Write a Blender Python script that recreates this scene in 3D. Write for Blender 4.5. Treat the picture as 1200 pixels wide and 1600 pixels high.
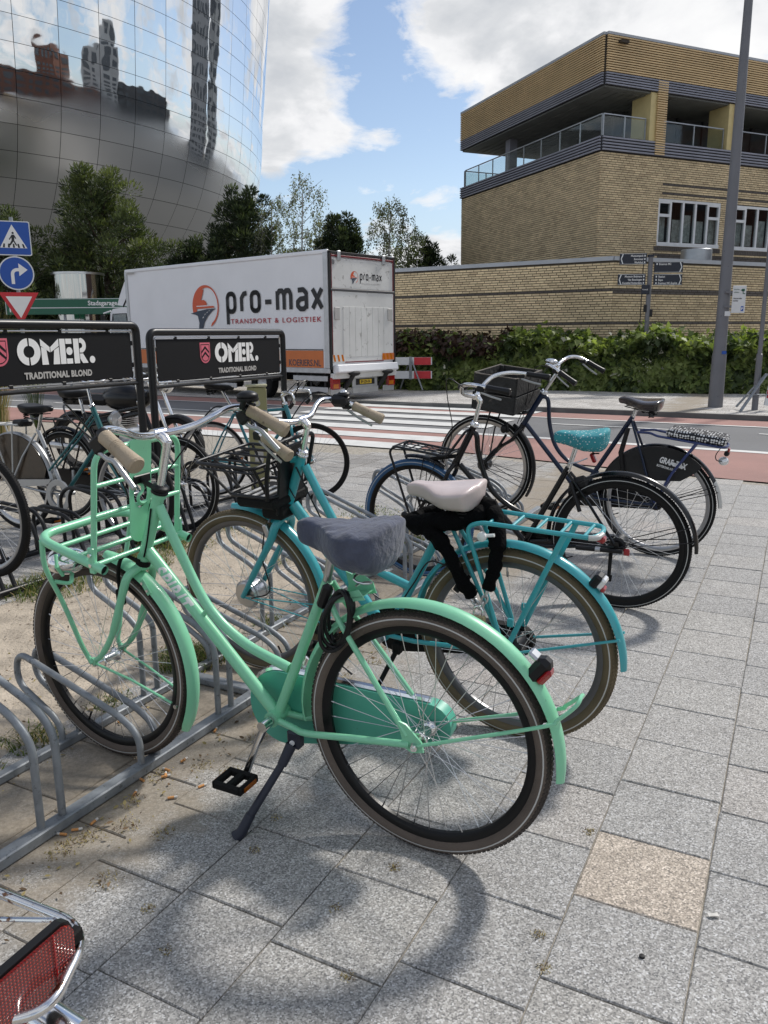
import bpy, bmesh, math, random
import numpy as np
from mathutils import Vector, Matrix, noise

random.seed(7)
R = math.radians
for o in list(bpy.data.objects):
    bpy.data.objects.remove(o)
sc = bpy.context.scene
COL = sc.collection

# ------------------------------------------------------------------ camera
F_PX, PITCH, ROLL, CAM_H = 1235.0, R(12.6), R(0.5), 1.40
cd = bpy.data.cameras.new('camera')
cam = bpy.data.objects.new('camera', cd)
COL.objects.link(cam)
cd.sensor_fit = 'VERTICAL'
cd.sensor_height = 24.0
cd.lens = F_PX / 1600.0 * 24.0
cd.clip_start = 0.05
cd.clip_end = 3000
fw = Vector((0, math.cos(PITCH), -math.sin(PITCH)))
up0 = Vector((0, math.sin(PITCH), math.cos(PITCH)))
rt0 = Vector((1, 0, 0))
rt = rt0 * math.cos(ROLL) - up0 * math.sin(ROLL)
up = up0 * math.cos(ROLL) + rt0 * math.sin(ROLL)
cam.matrix_world = Matrix(((rt.x, up.x, -fw.x, 0), (rt.y, up.y, -fw.y, 0), (rt.z, up.z, -fw.z, CAM_H), (0, 0, 0, 1)))
sc.camera = cam

# ------------------------------------------------------------------ light
SUN_AZ, SUN_EL = R(42), R(45)          # direction towards the sun: azimuth from +X towards +Y
w = bpy.data.worlds.new('World')
sc.world = w
w.use_nodes = True
nt = w.node_tree
N = nt.nodes
N.clear()


def wn(t, **k):
    n = N.new(t)
    for a, b in k.items():
        setattr(n, a, b)
    return n


wl = nt.links.new
out = wn('ShaderNodeOutputWorld')
bg = wn('ShaderNodeBackground')
bg.inputs['Strength'].default_value = 0.12
wl(bg.outputs[0], out.inputs[0])
sky = wn('ShaderNodeTexSky', sky_type='NISHITA', sun_disc=False)
sky.sun_elevation = SUN_EL
sky.sun_rotation = math.pi / 2 - SUN_AZ
sky.air_density = 1.0
sky.dust_density = 0.25
sky.ozone_density = 2.5
geo = wn('ShaderNodeTexCoord')
sep = wn('ShaderNodeSeparateXYZ')
wl(geo.outputs['Generated'], sep.inputs[0])


def wm(op, a, b=None, clamp=False):
    n = wn('ShaderNodeMath', operation=op, use_clamp=clamp)
    for i, x in enumerate((a, b)):
        if x is None:
            continue
        if isinstance(x, (int, float)):
            n.inputs[i].default_value = x
        else:
            wl(x, n.inputs[i])
    return n.outputs[0]


dx, dy, dz = (sep.outputs[i] for i in range(3))
den = wm('ADD', wm('MAXIMUM', dz, 0.0), 0.30)
comb = wn('ShaderNodeCombineXYZ')
wl(wm('DIVIDE', dx, den), comb.inputs[0])
wl(wm('DIVIDE', dy, den), comb.inputs[1])


def wnoise(scale, detail, rough, off, dist=0.3):
    mp = wn('ShaderNodeMapping')
    mp.inputs['Location'].default_value = off
    wl(comb.outputs[0], mp.inputs[0])
    n = wn('ShaderNodeTexNoise')
    n.inputs['Scale'].default_value = scale
    n.inputs['Detail'].default_value = detail
    n.inputs['Roughness'].default_value = rough
    n.inputs['Distortion'].default_value = dist
    wl(mp.outputs[0], n.inputs['Vector'])
    return n.outputs['Fac']


def wblob(az, el, r, flat=1.0):
    """soft mask round one direction of the sky; clouds stand there"""
    d = (math.sin(R(az)) * math.cos(R(el)), math.cos(R(az)) * math.cos(R(el)), math.sin(R(el)))
    ex = wm('MULTIPLY', wm('SUBTRACT', dz, d[2]), flat)
    q = wm('ADD', wm('ADD', wm('POWER', wm('ABSOLUTE', wm('SUBTRACT', dx, d[0])), 2.0),
                     wm('POWER', wm('ABSOLUTE', wm('SUBTRACT', dy, d[1])), 2.0)),
           wm('POWER', wm('ABSOLUTE', ex), 2.0))
    return wm('SUBTRACT', 1.0, wm('DIVIDE', wm('SQRT', q), r), clamp=True)


def wramp(fac, stops):
    n = wn('ShaderNodeValToRGB')
    el = n.color_ramp.elements
    while len(el) > 1:
        el.remove(el[-1])
    el[0].position, el[0].color = stops[0][0], (*stops[0][1], 1)
    for p, c in stops[1:]:
        e = el.new(p)
        e.color = (*c, 1)
    wl(fac, n.inputs[0])
    return n.outputs[0]


big = wnoise(2.0, 9, 0.56, (3.1, 1.7, 0.0))
fine = wnoise(6.5, 9, 0.62, (9.3, 4.2, 2.0), 0.5)
mid_ = wnoise(11.0, 8, 0.66, (4.1, 2.2, 7.0), 0.6)
cov = wm('SUBTRACT', wm('ADD', wm('ADD', wm('MULTIPLY', big, 0.85), wm('MULTIPLY', fine, 0.65)), wm('MULTIPLY', mid_, 0.30)), 0.36)
CLOUDS = [(2, 14, .80, 1, -.17),
          (-7.2, 17.2, .10, 1, .30), (-6.6, 13.8, .085, 1.3, .32), (-2.7, 13.4, .065, 1.7, .30), (.3, 12.5, .038, 2.2, .26), (-9, 21, .14, 1, .22),
          (4.5, 18.4, .085, 1, .30), (6.8, 21, .12, 1, .30), (8.9, 15.6, .09, 1.1, .28), (12.5, 21.4, .14, 1, .26), (18.6, 21, .16, 1, .24), (24, 19, .14, 1, .22),
          (-3.5, 21.6, .09, 1.3, .24), (-8.5, 11.8, .05, 1.6, .22), (-4.4, 12.4, .05, 1.8, .2), (7.5, 13.2, .05, 1.2, .24), (-1.6, 17.4, .045, 1, .16), (3.0, 4.6, .075, 1.6, .36), (5.2, 5.4, .07, 1.8, .32), (-9, 13.2, .07, 1.4, .3), (-8, 19, .10, 1, .22), (.1, 7.2, .03, 1.5, .20), (-14, 24, .2, 1, .2)]
for az, el, r, f, g in CLOUDS:
    cov = wm('ADD', cov, wm('MULTIPLY', wblob(az, el, r, f), g))
mask = wramp(cov, [(0.0, (0, 0, 0)), (0.47, (0, 0, 0)), (0.55, (.55, .55, .55)), (0.66, (1, 1, 1))])
# cloud bodies: bright rims, greyer thick middles
shade = wm('ADD', wm('MULTIPLY', wnoise(4.2, 7, .55, (1.3, 8.2, 4.0)), .80), wm('MULTIPLY', cov, .17))
ccol = wramp(shade, [(0.40, (4.7, 4.7, 4.7)), (0.51, (4.2, 4.22, 4.3)), (0.58, (3.4, 3.48, 3.6)), (0.68, (2.8, 2.92, 3.1))])
mix = wn('ShaderNodeMix', data_type='RGBA')
wl(mask, mix.inputs[0])
tint = wn('ShaderNodeMix', data_type='RGBA', blend_type='MULTIPLY')
tint.inputs[0].default_value = 1.0
tint.inputs[7].default_value = (.72, .64, .59, 1)
wl(sky.outputs[0], tint.inputs[6])
haze = wn('ShaderNodeMix', data_type='RGBA')
wl(wm('MULTIPLY', wm('SUBTRACT', 1.0, wm('DIVIDE', wm('MAXIMUM', dz, 0.0), 0.17), clamp=True), 0.9), haze.inputs[0])
wl(tint.outputs[2], haze.inputs[6])
haze.inputs[7].default_value = (2.15, 2.75, 3.5, 1)
wl(haze.outputs[2], mix.inputs[6])
wl(ccol, mix.inputs[7])
wl(mix.outputs[2], bg.inputs['Color'])

sd = bpy.data.lights.new('sun', 'SUN')
sun = bpy.data.objects.new('sun', sd)
COL.objects.link(sun)
sd.energy = 2.0
sd.angle = R(5.5)
sd.color = (1.0, 0.955, 0.89)
sv = Vector((math.cos(SUN_AZ) * math.cos(SUN_EL), math.sin(SUN_AZ) * math.cos(SUN_EL), math.sin(SUN_EL)))
sun.rotation_euler = sv.to_track_quat('Z', 'Y').to_euler()
sun.location = sv * 80

sc.view_settings.view_transform = 'Standard'
sc.view_settings.look = 'None'
sc.view_settings.exposure = 0.85
sc.view_settings.gamma = 1.0
sc.view_settings.use_curve_mapping = False
sc.cycles.max_bounces = 8
sc.cycles.transparent_max_bounces = 12
sc.cycles.caustics_reflective = False
sc.cycles.caustics_refractive = False

# ------------------------------------------------------------------ materials
M = {}


def mat(name, col, rough=0.6, metal=0.0, var=0.12, scale=6.0, bump=0.0, bscale=60.0, coat=0.0,
        spots=None, spotscale=18.0, spotcut=0.68, spec=0.5, rand=0.0, trans=0.0, sheen=0.0):
    m = bpy.data.materials.new(name)
    m.use_nodes = True
    t = m.node_tree
    b = t.nodes['Principled BSDF']
    L = t.links.new
    b.inputs['Roughness'].default_value = rough
    b.inputs['Metallic'].default_value = metal
    b.inputs['Specular IOR Level'].default_value = spec
    if coat:
        b.inputs['Coat Weight'].default_value = coat
        b.inputs['Coat Roughness'].default_value = 0.12
    if trans:
        b.inputs['Transmission Weight'].default_value = trans
    if sheen:
        b.inputs['Sheen Weight'].default_value = sheen
    tc = t.nodes.new('ShaderNodeTexCoord')
    n = t.nodes.new('ShaderNodeTexNoise')
    n.inputs['Scale'].default_value = scale
    n.inputs['Detail'].default_value = 6
    L(tc.outputs['Object'], n.inputs['Vector'])
    r = t.nodes.new('ShaderNodeValToRGB')
    lo = [max(0, c * (1 - var)) for c in col]
    hi = [min(1, c * (1 + var)) for c in col]
    r.color_ramp.elements[0].position = 0.3
    r.color_ramp.elements[1].position = 0.7
    r.color_ramp.elements[0].color = (*lo, 1)
    r.color_ramp.elements[1].color = (*hi, 1)
    L(n.outputs['Fac'], r.inputs[0])
    c = r.outputs[0]
    if spots:
        n2 = t.nodes.new('ShaderNodeTexNoise')
        n2.inputs['Scale'].default_value = spotscale
        n2.inputs['Detail'].default_value = 8
        n2.inputs['Roughness'].default_value = 0.7
        L(tc.outputs['Object'], n2.inputs['Vector'])
        r2 = t.nodes.new('ShaderNodeValToRGB')
        r2.color_ramp.elements[0].position = spotcut
        r2.color_ramp.elements[1].position = min(.99, spotcut + 0.04)
        L(n2.outputs['Fac'], r2.inputs[0])
        mx = t.nodes.new('ShaderNodeMix')
        mx.data_type = 'RGBA'
        mx.inputs[7].default_value = (*spots, 1)
        L(r2.outputs[0], mx.inputs[0])
        L(c, mx.inputs[6])
        c = mx.outputs[2]
    if rand:
        oi = t.nodes.new('ShaderNodeObjectInfo')
        hs = t.nodes.new('ShaderNodeHueSaturation')
        mr = t.nodes.new('ShaderNodeMapRange')
        mr.inputs[3].default_value = 1 - rand
        mr.inputs[4].default_value = 1 + rand
        L(oi.outputs['Random'], mr.inputs[0])
        L(mr.outputs[0], hs.inputs['Value'])
        L(c, hs.inputs['Color'])
        c = hs.outputs[0]
    L(c, b.inputs['Base Color'])
    rr = t.nodes.new('ShaderNodeMapRange')
    rr.inputs[3].default_value = max(0.03, rough * 0.85)
    rr.inputs[4].default_value = min(1, rough * 1.15)
    L(n.outputs['Fac'], rr.inputs[0])
    L(rr.outputs[0], b.inputs['Roughness'])
    if bump:
        n3 = t.nodes.new('ShaderNodeTexNoise')
        n3.inputs['Scale'].default_value = bscale
        n3.inputs['Detail'].default_value = 5
        L(tc.outputs['Object'], n3.inputs['Vector'])
        bp = t.nodes.new('ShaderNodeBump')
        bp.inputs['Strength'].default_value = bump
        bp.inputs['Distance'].default_value = 0.01
        L(n3.outputs['Fac'], bp.inputs['Height'])
        L(bp.outputs[0], b.inputs['Normal'])
    M[name] = m
    return m


RUST = (.12, .05, .025)
mat('mint', (.235, .62, .385), .36, var=.05, coat=.3, spots=(.07, .12, .09), spotscale=32, spotcut=.675)
mat('mint_case', (.085, .40, .29), .42, var=.12, coat=.1, spots=(.04, .14, .10), spotscale=10, spotcut=.62)
mat('turquoise', (.045, .36, .40), .30, var=.06, coat=.3, spots=(.03, .10, .11), spotscale=30, spotcut=.72)
mat('teal', (.012, .12, .13), .35, var=.1, coat=.2)
mat('teal_light', (.03, .20, .25), .35, var=.1, coat=.2)
mat('black_paint', (.004, .004, .005), .25, var=.2, coat=.15, spec=.35, spots=(.05, .035, .03), spotscale=30, spotcut=.74)
mat('dark_blue', (.006, .015, .042), .28, var=.2, coat=.15, spec=.4)
mat('royal_blue', (.018, .035, .14), .32, var=.2, coat=.2)
mat('silver_paint', (.42, .43, .44), .35, .6, var=.08)
mat('chrome', (.78, .78, .78), .14, 1.0, var=.06, scale=14, spots=(.30, .22, .16), spotscale=50, spotcut=.70)
mat('steel', (.55, .55, .55), .30, 1.0, var=.10)
mat('spoke_metal', (.62, .62, .62), .28, 1.0, var=.05)
mat('rim_black', (.004, .004, .0045), .35, var=.1, spec=.3)
mat('rim_dark', (.13, .13, .135), .35, .6, var=.15)
mat('rim_silver', (.45, .45, .46), .30, .9, var=.08)
mat('rubber', (.009, .009, .0095), .75, var=.2, bump=.3, bscale=220, spec=.25)
mat('rubber_brown', (.120, .094, .076), .75, var=.2, bump=.5, bscale=260)
mat('rubber_tan', (.13, .10, .055), .75, var=.25, bump=.4, bscale=260)
mat('tread_dark', (.05, .040, .034), .85, var=.3, bump=.6, bscale=240)
mat('blue_tyre', (.03, .10, .22), .6, var=.15)
mat('reflector_white', (.50, .50, .48), .4, var=.06)
mat('black_plastic', (.006, .006, .007), .42, var=.2, spec=.35)
mat('matte_black', (.006, .006, .006), .75, var=.2, bump=.3, bscale=90, spec=.25)
mat('chain_cloth', (.002, .002, .0025), .95, var=.3, bump=.9, bscale=55, spec=.12)
mat('grip_tan', (.36, .29, .205), .62, var=.10, scale=20, spots=(.16, .125, .09), spotscale=30, spotcut=.62, bump=.25, bscale=200)
mat('saddle_pink', (.56, .47, .45), .38, var=.06, scale=12, coat=.1, bump=.06, bscale=80)
mat('saddle_black', (.008, .008, .009), .35, var=.3, spec=.35)
mat('saddle_brown', (.060, .045, .045), .26, var=.5, scale=9, coat=.4)
mat('red_lens', (.30, .008, .010), .12, var=.15, coat=.5)
mat('orange_lens', (.55, .16, .01), .2, var=.1, coat=.4)
mat('clear_lens', (.75, .76, .76), .08, .35, var=.1, coat=.6)
mat('galvanised', (.25, .27, .29), .52, .35, var=.18, scale=25, spots=(.13, .14, .15), spotscale=40, spotcut=.6)
mat('rack_black', (.005, .0055, .007), .38, var=.3, spec=.4, spots=(.035, .035, .037), spotscale=20, spotcut=.68)
mat('sign_black', (.010, .011, .013), .35, var=.15)
mat('sign_face', (.006, .0065, .008), .7, var=.1, scale=3, spec=.2)
mat('wood_black', (.020, .020, .019), .75, var=.5, scale=14, bump=.8, bscale=45, spots=(.07, .06, .05), spotscale=16, spotcut=.62)
mat('wood_edge', (.16, .14, .12), .8, var=.4, scale=20, bump=.6, bscale=45)
mat('brass', (.42, .35, .20), .45, .4, var=.25, scale=30)
mat('white_print', (.78, .78, .77), .5, var=.03)
mat('grey_print', (.42, .41, .39), .55, var=.04)
mat('black_print', (.012, .012, .014), .5, var=.05)
mat('red_print', (.42, .03, .045), .5, var=.04)
mat('pink_print', (.60, .13, .18), .5, var=.05)
mat('orange_print', (.62, .10, .035), .5, var=.04)
mat('stand_navy', (.016, .019, .034), .5, var=.15)
mat('navy_print', (.035, .05, .08), .5, var=.04)


# ------------------------------------------------------------------ mesh helpers
class MB:
    """collects shapes, then links them as ONE mesh object"""

    def __init__(s):
        s.v, s.f, s.mi, s.k = [], [], [], 0

    def add(s, vs, fs, mi=None):
        b = len(s.v)
        s.v += [tuple(p) for p in vs]
        s.f += [tuple(i + b for i in q) for q in fs]
        s.mi += [s.k if mi is None else mi] * len(fs)
        return s

    def box(s, c, d, rot=None, mi=None, bev=0.0):
        x, y, z = (q / 2 for q in d)
        if bev:
            b = min(bev, x * .9, y * .9, z * .9)
            vs = []
            for sx in (-1, 1):
                for sy in (-1, 1):
                    for sz in (-1, 1):
                        vs += [(sx * x, sy * (y - b), sz * (z - b)), (sx * (x - b), sy * y, sz * (z - b)), (sx * (x - b), sy * (y - b), sz * z)]
            bm = bmesh.new()
            for p in vs:
                bm.verts.new(p)
            r = bmesh.ops.convex_hull(bm, input=bm.verts)
            bm.verts.index_update()
            vs = [v.co.copy() for v in bm.verts]
            fs = [tuple(v.index for v in f.verts) for f in bm.faces]
            bm.free()
        else:
            vs = [Vector((sx * x, sy * y, sz * z)) for sx in (-1, 1) for sy in (-1, 1) for sz in (-1, 1)]
            fs = [(0, 1, 3, 2), (4, 6, 7, 5), (0, 4, 5, 1), (2, 3, 7, 6), (0, 2, 6, 4), (1, 5, 7, 3)]
        c = Vector(c)
        if rot is not None:
            vs = [rot @ Vector(p) + c for p in vs]
        else:
            vs = [Vector(p) + c for p in vs]
        return s.add(vs, fs, mi)

    def tube(s, pts, r, n=10, caps=True, mi=None, closed=False, flat=1.0):
        pts = [Vector(p) for p in pts]
        m = len(pts)
        rs = r if isinstance(r, (list, tuple)) else [r] * m
        vs, fs = [], []
        prev = None
        for i, p in enumerate(pts):
            if closed:
                t = pts[(i + 1) % m] - pts[i - 1]
            else:
                t = pts[min(i + 1, m - 1)] - pts[max(i - 1, 0)]
            t.normalize()
            if prev is None:
                a = Vector((0, 0, 1)) if abs(t.z) < .9 else Vector((1, 0, 0))
                u = t.cross(a).normalized()
            else:
                u = (prev - t * prev.dot(t)).normalized()
            prev = u
            q = t.cross(u)
            # widen at bends so the tube keeps its section
            for k in range(n):
                a = 2 * math.pi * k / n
                vs.append(p + (u * math.cos(a) * flat + q * math.sin(a)) * rs[i])
        rng = m if closed else m - 1
        for i in range(rng):
            j = (i + 1) % m
            for k in range(n):
                k2 = (k + 1) % n
                fs.append((i * n + k, i * n + k2, j * n + k2, j * n + k))
        if caps and not closed:
            fs.append(tuple(range(n))[::-1])
            fs.append(tuple((m - 1) * n + k for k in range(n)))
        return s.add(vs, fs, mi)

    def lathe(s, prof, n=48, axis='y', c=(0, 0, 0), a0=0.0, a1=2 * math.pi, mis=None, closed_prof=True, mi=None):
        """prof: list of (radius, offset along axis)"""
        full = abs(a1 - a0 - 2 * math.pi) < 1e-6
        m = len(prof)
        cnt = n if full else n + 1
        vs, fs, ms = [], [], []
        for i in range(cnt):
            a = a0 + (a1 - a0) * i / n
            ca, sa = math.cos(a), math.sin(a)
            for (r, h) in prof:
                if axis == 'y':
                    p = (r * ca, h, r * sa)
                elif axis == 'z':
                    p = (r * ca, r * sa, h)
                else:
                    p = (h, r * ca, r * sa)
                vs.append(Vector(p) + Vector(c))
        for i in range(n):
            j = (i + 1) % cnt
            for k in range(m if closed_prof else m - 1):
                k2 = (k + 1) % m
                fs.append((i * m + k, j * m + k, j * m + k2, i * m + k2))
                ms.append((mis[k] if mis else (s.k if mi is None else mi)))
        if not full and closed_prof:
            fs.append(tuple(range(m)))
            fs.append(tuple((cnt - 1) * m + k for k in range(m))[::-1])
            ms += [ms[0]] * 2
        b = len(s.v)
        s.v += [tuple(p) for p in vs]
        s.f += [tuple(i + b for i in q) for q in fs]
        s.mi += ms
        return s

    def prism(s, poly, h0, h1, mapf, mi=None):
        """poly in 2d; mapf(a, b, h) -> 3d"""
        n = len(poly)
        vs = [mapf(a, b, h0) for a, b in poly] + [mapf(a, b, h1) for a, b in poly]
        fs = [tuple(range(n)), tuple(range(2 * n - 1, n - 1, -1))]
        fs += [(i, i + n, (i + 1) % n + n, (i + 1) % n) for i in range(n)]
        return s.add(vs, fs, mi)

    def cyl(s, a, b, r, n=16, r2=None, mi=None):
        return s.tube([a, b], [r, r if r2 is None else r2], n, True, mi)

    def ball(s, c, rad, nu=14, nv=10, mi=None, rot=None):
        rx, ry, rz = rad if isinstance(rad, (tuple, list)) else (rad,) * 3
        vs, fs = [], []
        for i in range(1, nv):
            t = math.pi * i / nv
            for k in range(nu):
                a = 2 * math.pi * k / nu
                vs.append(Vector((rx * math.sin(t) * math.cos(a), ry * math.sin(t) * math.sin(a), rz * math.cos(t))))
        vs += [Vector((0, 0, rz)), Vector((0, 0, -rz))]
        T, Bt = len(vs) - 2, len(vs) - 1
        for i in range(nv - 2):
            for k in range(nu):
                k2 = (k + 1) % nu
                fs.append((i * nu + k, (i + 1) * nu + k, (i + 1) * nu + k2, i * nu + k2))
        for k in range(nu):
            k2 = (k + 1) % nu
            fs.append((T, k, k2))
            fs.append((Bt, (nv - 2) * nu + k2, (nv - 2) * nu + k))
        if rot is not None:
            vs = [rot @ p for p in vs]
        return s.add([p + Vector(c) for p in vs], fs, mi)

    def xf(s, fn):
        s.v = [tuple(fn(Vector(p))) for p in s.v]
        return s

    def mesh(s, name, mats, smooth=True, angle=35):
        me = bpy.data.meshes.new(name)
        me.from_pydata(s.v, [], s.f)
        if not isinstance(mats, (list, tuple)):
            mats = [mats]
        for m in mats:
            me.materials.append(M[m] if isinstance(m, str) else m)
        if len(mats) > 1:
            me.polygons.foreach_set('material_index', s.mi)
        bm = bmesh.new()
        bm.from_mesh(me)
        bmesh.ops.recalc_face_normals(bm, faces=bm.faces)
        if smooth:
            for f in bm.faces:
                f.smooth = True
            lim = R(angle)
            for e in bm.edges:
                if len(e.link_faces) == 2 and e.calc_face_angle(0) > lim:
                    e.smooth = False
        bm.to_mesh(me)
        bm.free()
        return me

    def build(s, name, mats, parent=None, smooth=True, angle=35, kind=None):
        return link(name, s.mesh(name, mats, smooth, angle), parent, kind)


def link(name, me, parent=None, kind=None, mtx=None):
    o = bpy.data.objects.new(name, me)
    COL.objects.link(o)
    if parent is not None:
        o.parent = parent
    if mtx is not None:
        o.matrix_basis = mtx
    if kind:
        o['kind'] = kind
    return o


def thing(name, label, cat, mtx=None, group=None, loc=None, rz=0):
    o = bpy.data.objects.new(name, None)
    COL.objects.link(o)
    o.empty_display_size = 0.2
    if mtx is not None:
        o.matrix_basis = mtx
    elif loc is not None:
        o.matrix_basis = Matrix.Translation(Vector(loc)) @ Matrix.Rotation(rz, 4, 'Z')
    return tag(o, label, cat, group)


def tag(o, label, cat, group=None):
    o['label'] = label
    o['category'] = cat
    if group:
        o['group'] = group
    return o


def smooth_path(pts, sub=6):
    """Catmull-Rom through pts"""
    P = [Vector(p) for p in pts]
    P = [P[0] * 2 - P[1]] + P + [P[-1] * 2 - P[-2]]
    o = []
    for i in range(1, len(P) - 2):
        p0, p1, p2, p3 = P[i - 1:i + 3]
        for k in range(sub):
            t = k / sub
            o.append(0.5 * ((2 * p1) + (-p0 + p2) * t + (2 * p0 - 5 * p1 + 4 * p2 - p3) * t * t + (-p0 + 3 * p1 - 3 * p2 + p3) * t ** 3))
    o.append(P[-2])
    return o


def round_path(pts, rad, n=5, closed=False):
    """polyline with rounded corners"""
    P = [Vector(p) for p in pts]
    m = len(P)
    o = []
    for i, p in enumerate(P):
        if not closed and i in (0, m - 1):
            o.append(p)
            continue
        a, b = P[i - 1], P[(i + 1) % m]
        r = rad[i] if isinstance(rad, (list, tuple)) else rad
        ra = min(r, (a - p).length * .49, (b - p).length * .49)
        A = p + (a - p).normalized() * ra
        B = p + (b - p).normalized() * ra
        for k in range(n + 1):
            t = k / n
            o.append(A * (1 - t) ** 2 + p * 2 * t * (1 - t) + B * t * t)
    return o


def text_mesh(body, size, depth=0.001, bold=0.0, spacing=1.0, xs=1.0, shear=0.0, align='LEFT', line=1.0):
    c = bpy.data.curves.new('lettering', 'FONT')
    c.body = body
    c.size = size
    c.extrude = depth
    c.offset = bold
    c.space_character = spacing
    c.space_line = line
    c.shear = shear
    c.align_x = align
    c.resolution_u = 3
    o = bpy.data.objects.new('lettering', c)
    COL.objects.link(o)
    dg = bpy.context.evaluated_depsgraph_get()
    me = bpy.data.meshes.new_from_object(o.evaluated_get(dg))
    bpy.data.objects.remove(o)
    if xs != 1.0:
        for v in me.vertices:
            v.co.x *= xs
    return me


def lettering(body, size, mtx, material, parent, name='lettering', width=None, **k):
    me = text_mesh(body, size, **k)
    if width:
        xs_ = [v.co.x for v in me.vertices]
        f_ = width / (max(xs_) - min(xs_))
        x0_ = min(xs_)
        for v in me.vertices:
            v.co.x = (v.co.x - x0_) * f_
    me.materials.clear()
    me.materials.append(M[material])
    return link(name, me, parent, None, mtx)


def frame_mtx(o, x, y):
    """matrix with origin o, x axis x, y axis y"""
    x = Vector(x).normalized()
    y = Vector(y)
    y = (y - x * y.dot(x)).normalized()
    z = x.cross(y)
    return Matrix(((x.x, y.x, z.x, o[0]), (x.y, y.y, z.y, o[1]), (x.z, y.z, z.z, o[2]), (0, 0, 0, 1)))
# ================================================================== bicycles
WHEEL_CACHE = {}


def wheel_meshes(tyre, rim, spoke_n, hub, Rw, tw, stripe, fine=True):
    key = (tyre, rim, spoke_n, hub, Rw, tw, stripe, fine)
    if key in WHEEL_CACHE:
        return WHEEL_CACHE[key]
    n = 96 if fine else 56
    rm = Rw - tw * .5                    # centre of the tyre section
    prof, mis = [], []
    half_a = [0, 20, 38, 52, 64, 74, 83.5, 104, 122, 145] if fine else [0, 30, 55, 74, 83, 110, 145]
    angs = half_a + [180] + [360 - q for q in reversed(half_a[1:])]
    m = len(angs)
    for k, q in enumerate(angs):
        a = R(q)
        prof.append((rm + tw * .5 * math.cos(a), tw * .5 * math.sin(a)))
        nx_ = angs[(k + 1) % m] if k < m - 1 else 360
        mid = (q + nx_) / 2
        md = min(mid, 360 - mid)
        mis.append(1 if (stripe and 74 < md < 83) else (2 if md < 46 else 0))
    b = MB().lathe(prof, n, mis=mis)
    if fine:                            # raised tread blocks round the outside
        for i in range(150):
            a = 2 * math.pi * i / 150
            for sy in (-1, 1):
                for (off, lat) in ((0, .30), (.02, .78)):
                    aa = a + off
                    rr = rm + tw * .5 * math.cos(math.asin(lat * .98)) + .0005
                    c = Vector((rr * math.cos(aa), sy * tw * .5 * lat, rr * math.sin(aa)))
                    rot = Matrix.Rotation(-aa, 3, 'Y') @ Matrix.Rotation(-sy * math.asin(lat * .9) * -1, 3, 'Z')
                    b.box(c, (.0024, tw * .13, Rw * .022), rot, mi=2)
    me_t = b.mesh('tyre', [tyre, 'reflector_white', 'tread_dark' if tyre == 'rubber_brown' else tyre], angle=50)
    r0 = rm - tw * .46
    w2 = .0135
    rp = [(r0 + .004, -w2), (r0 + .004, w2), (r0 - .002, w2), (r0 - .016, w2 * .75), (r0 - .021, w2 * .4), (r0 - .021, -w2 * .4), (r0 - .016, -w2 * .75), (r0 - .002, -w2)]
    me_r = MB().lathe(rp, n).mesh('rim', rim, angle=30)
    h = MB()
    if hub == 'big':
        h.lathe([(0.001, -.045), (.05, -.045), (.056, -.038), (.056, .038), (.05, .045), (.001, .045)], 32)
        h.lathe([(.058, -.034), (.061, -.03), (.058, -.026)], 32)
        h.lathe([(.058, .026), (.061, .03), (.058, .034)], 32)
    elif hub == 'drum':
        h.lathe([(0.001, -.04), (.042, -.04), (.042, .03), (.03, .04), (.001, .04)], 28)
    else:
        h.lathe([(0.001, -.036), (.022, -.036), (.024, -.033), (.022, -.028), (.014, -.022), (.014, .022), (.022, .028), (.024, .033), (.022, .036), (.001, .036)], 20)
    h.cyl((0, -.07, 0), (0, .07, 0), .0048, 8)
    h.cyl((0, -.066, 0), (0, -.056, 0), .009, 6)
    h.cyl((0, .056, 0), (0, .066, 0), .009, 6)
    me_h = h.mesh('wheel', {'big': 'steel', 'drum': 'black_plastic', 'slim': 'chrome'}[hub])
    hr = {'big': .055, 'drum': .04, 'slim': .021}[hub]
    sm = []
    rr = r0 - .018
    for side in (-1, 1):
        for lace in (-1, 1):
            a1 = lace * (.95 if hub == 'slim' else .8)
            p0 = Vector((hr * math.cos(a1), side * .031, hr * math.sin(a1)))
            p1 = Vector((rr, side * .003, 0))
            q = MB().tube([p0, p1], .00115, 4, caps=False)
            q.tube([p1 + (p0 - p1).normalized() * .014, p1], .0021, 4, caps=False)
            sm.append(q.mesh('spoke', 'spoke_metal'))
    v = MB().tube([(rr + .002, .0, 0), (rr - .022, 0, 0)], [.0035, .0028], 6).tube([(rr - .022, 0, 0), (rr - .038, 0, 0)], [.0038, .0038], 6).mesh('valve', 'black_plastic')
    WHEEL_CACHE[key] = (me_t, me_r, me_h, sm, v)
    return WHEEL_CACHE[key]


def make_wheel(parent, mtx, tyre='rubber', rim='rim_silver', spokes=36, hub='slim', Rw=.352, tw=.042, stripe=True, fine=True, phase=0.0, valve=-0.9):
    t, r, h, sm, v = wheel_meshes(tyre, rim, spokes, hub, Rw, tw, stripe, fine)
    wh = link('wheel', h, parent, None, mtx)
    link('tyre', t, wh)
    link('rim', r, wh)
    per = spokes // 4
    for i in range(per):
        for k in range(4):
            a = 2 * math.pi * (i + k / 4.0) / per + phase
            link('spoke', sm[(0, 2, 1, 3)[k]], wh, None, Matrix.Rotation(a, 4, 'Y'))
    if fine:
        link('valve', v, wh, None, Matrix.Rotation(valve, 4, 'Y'))
    return wh


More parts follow.
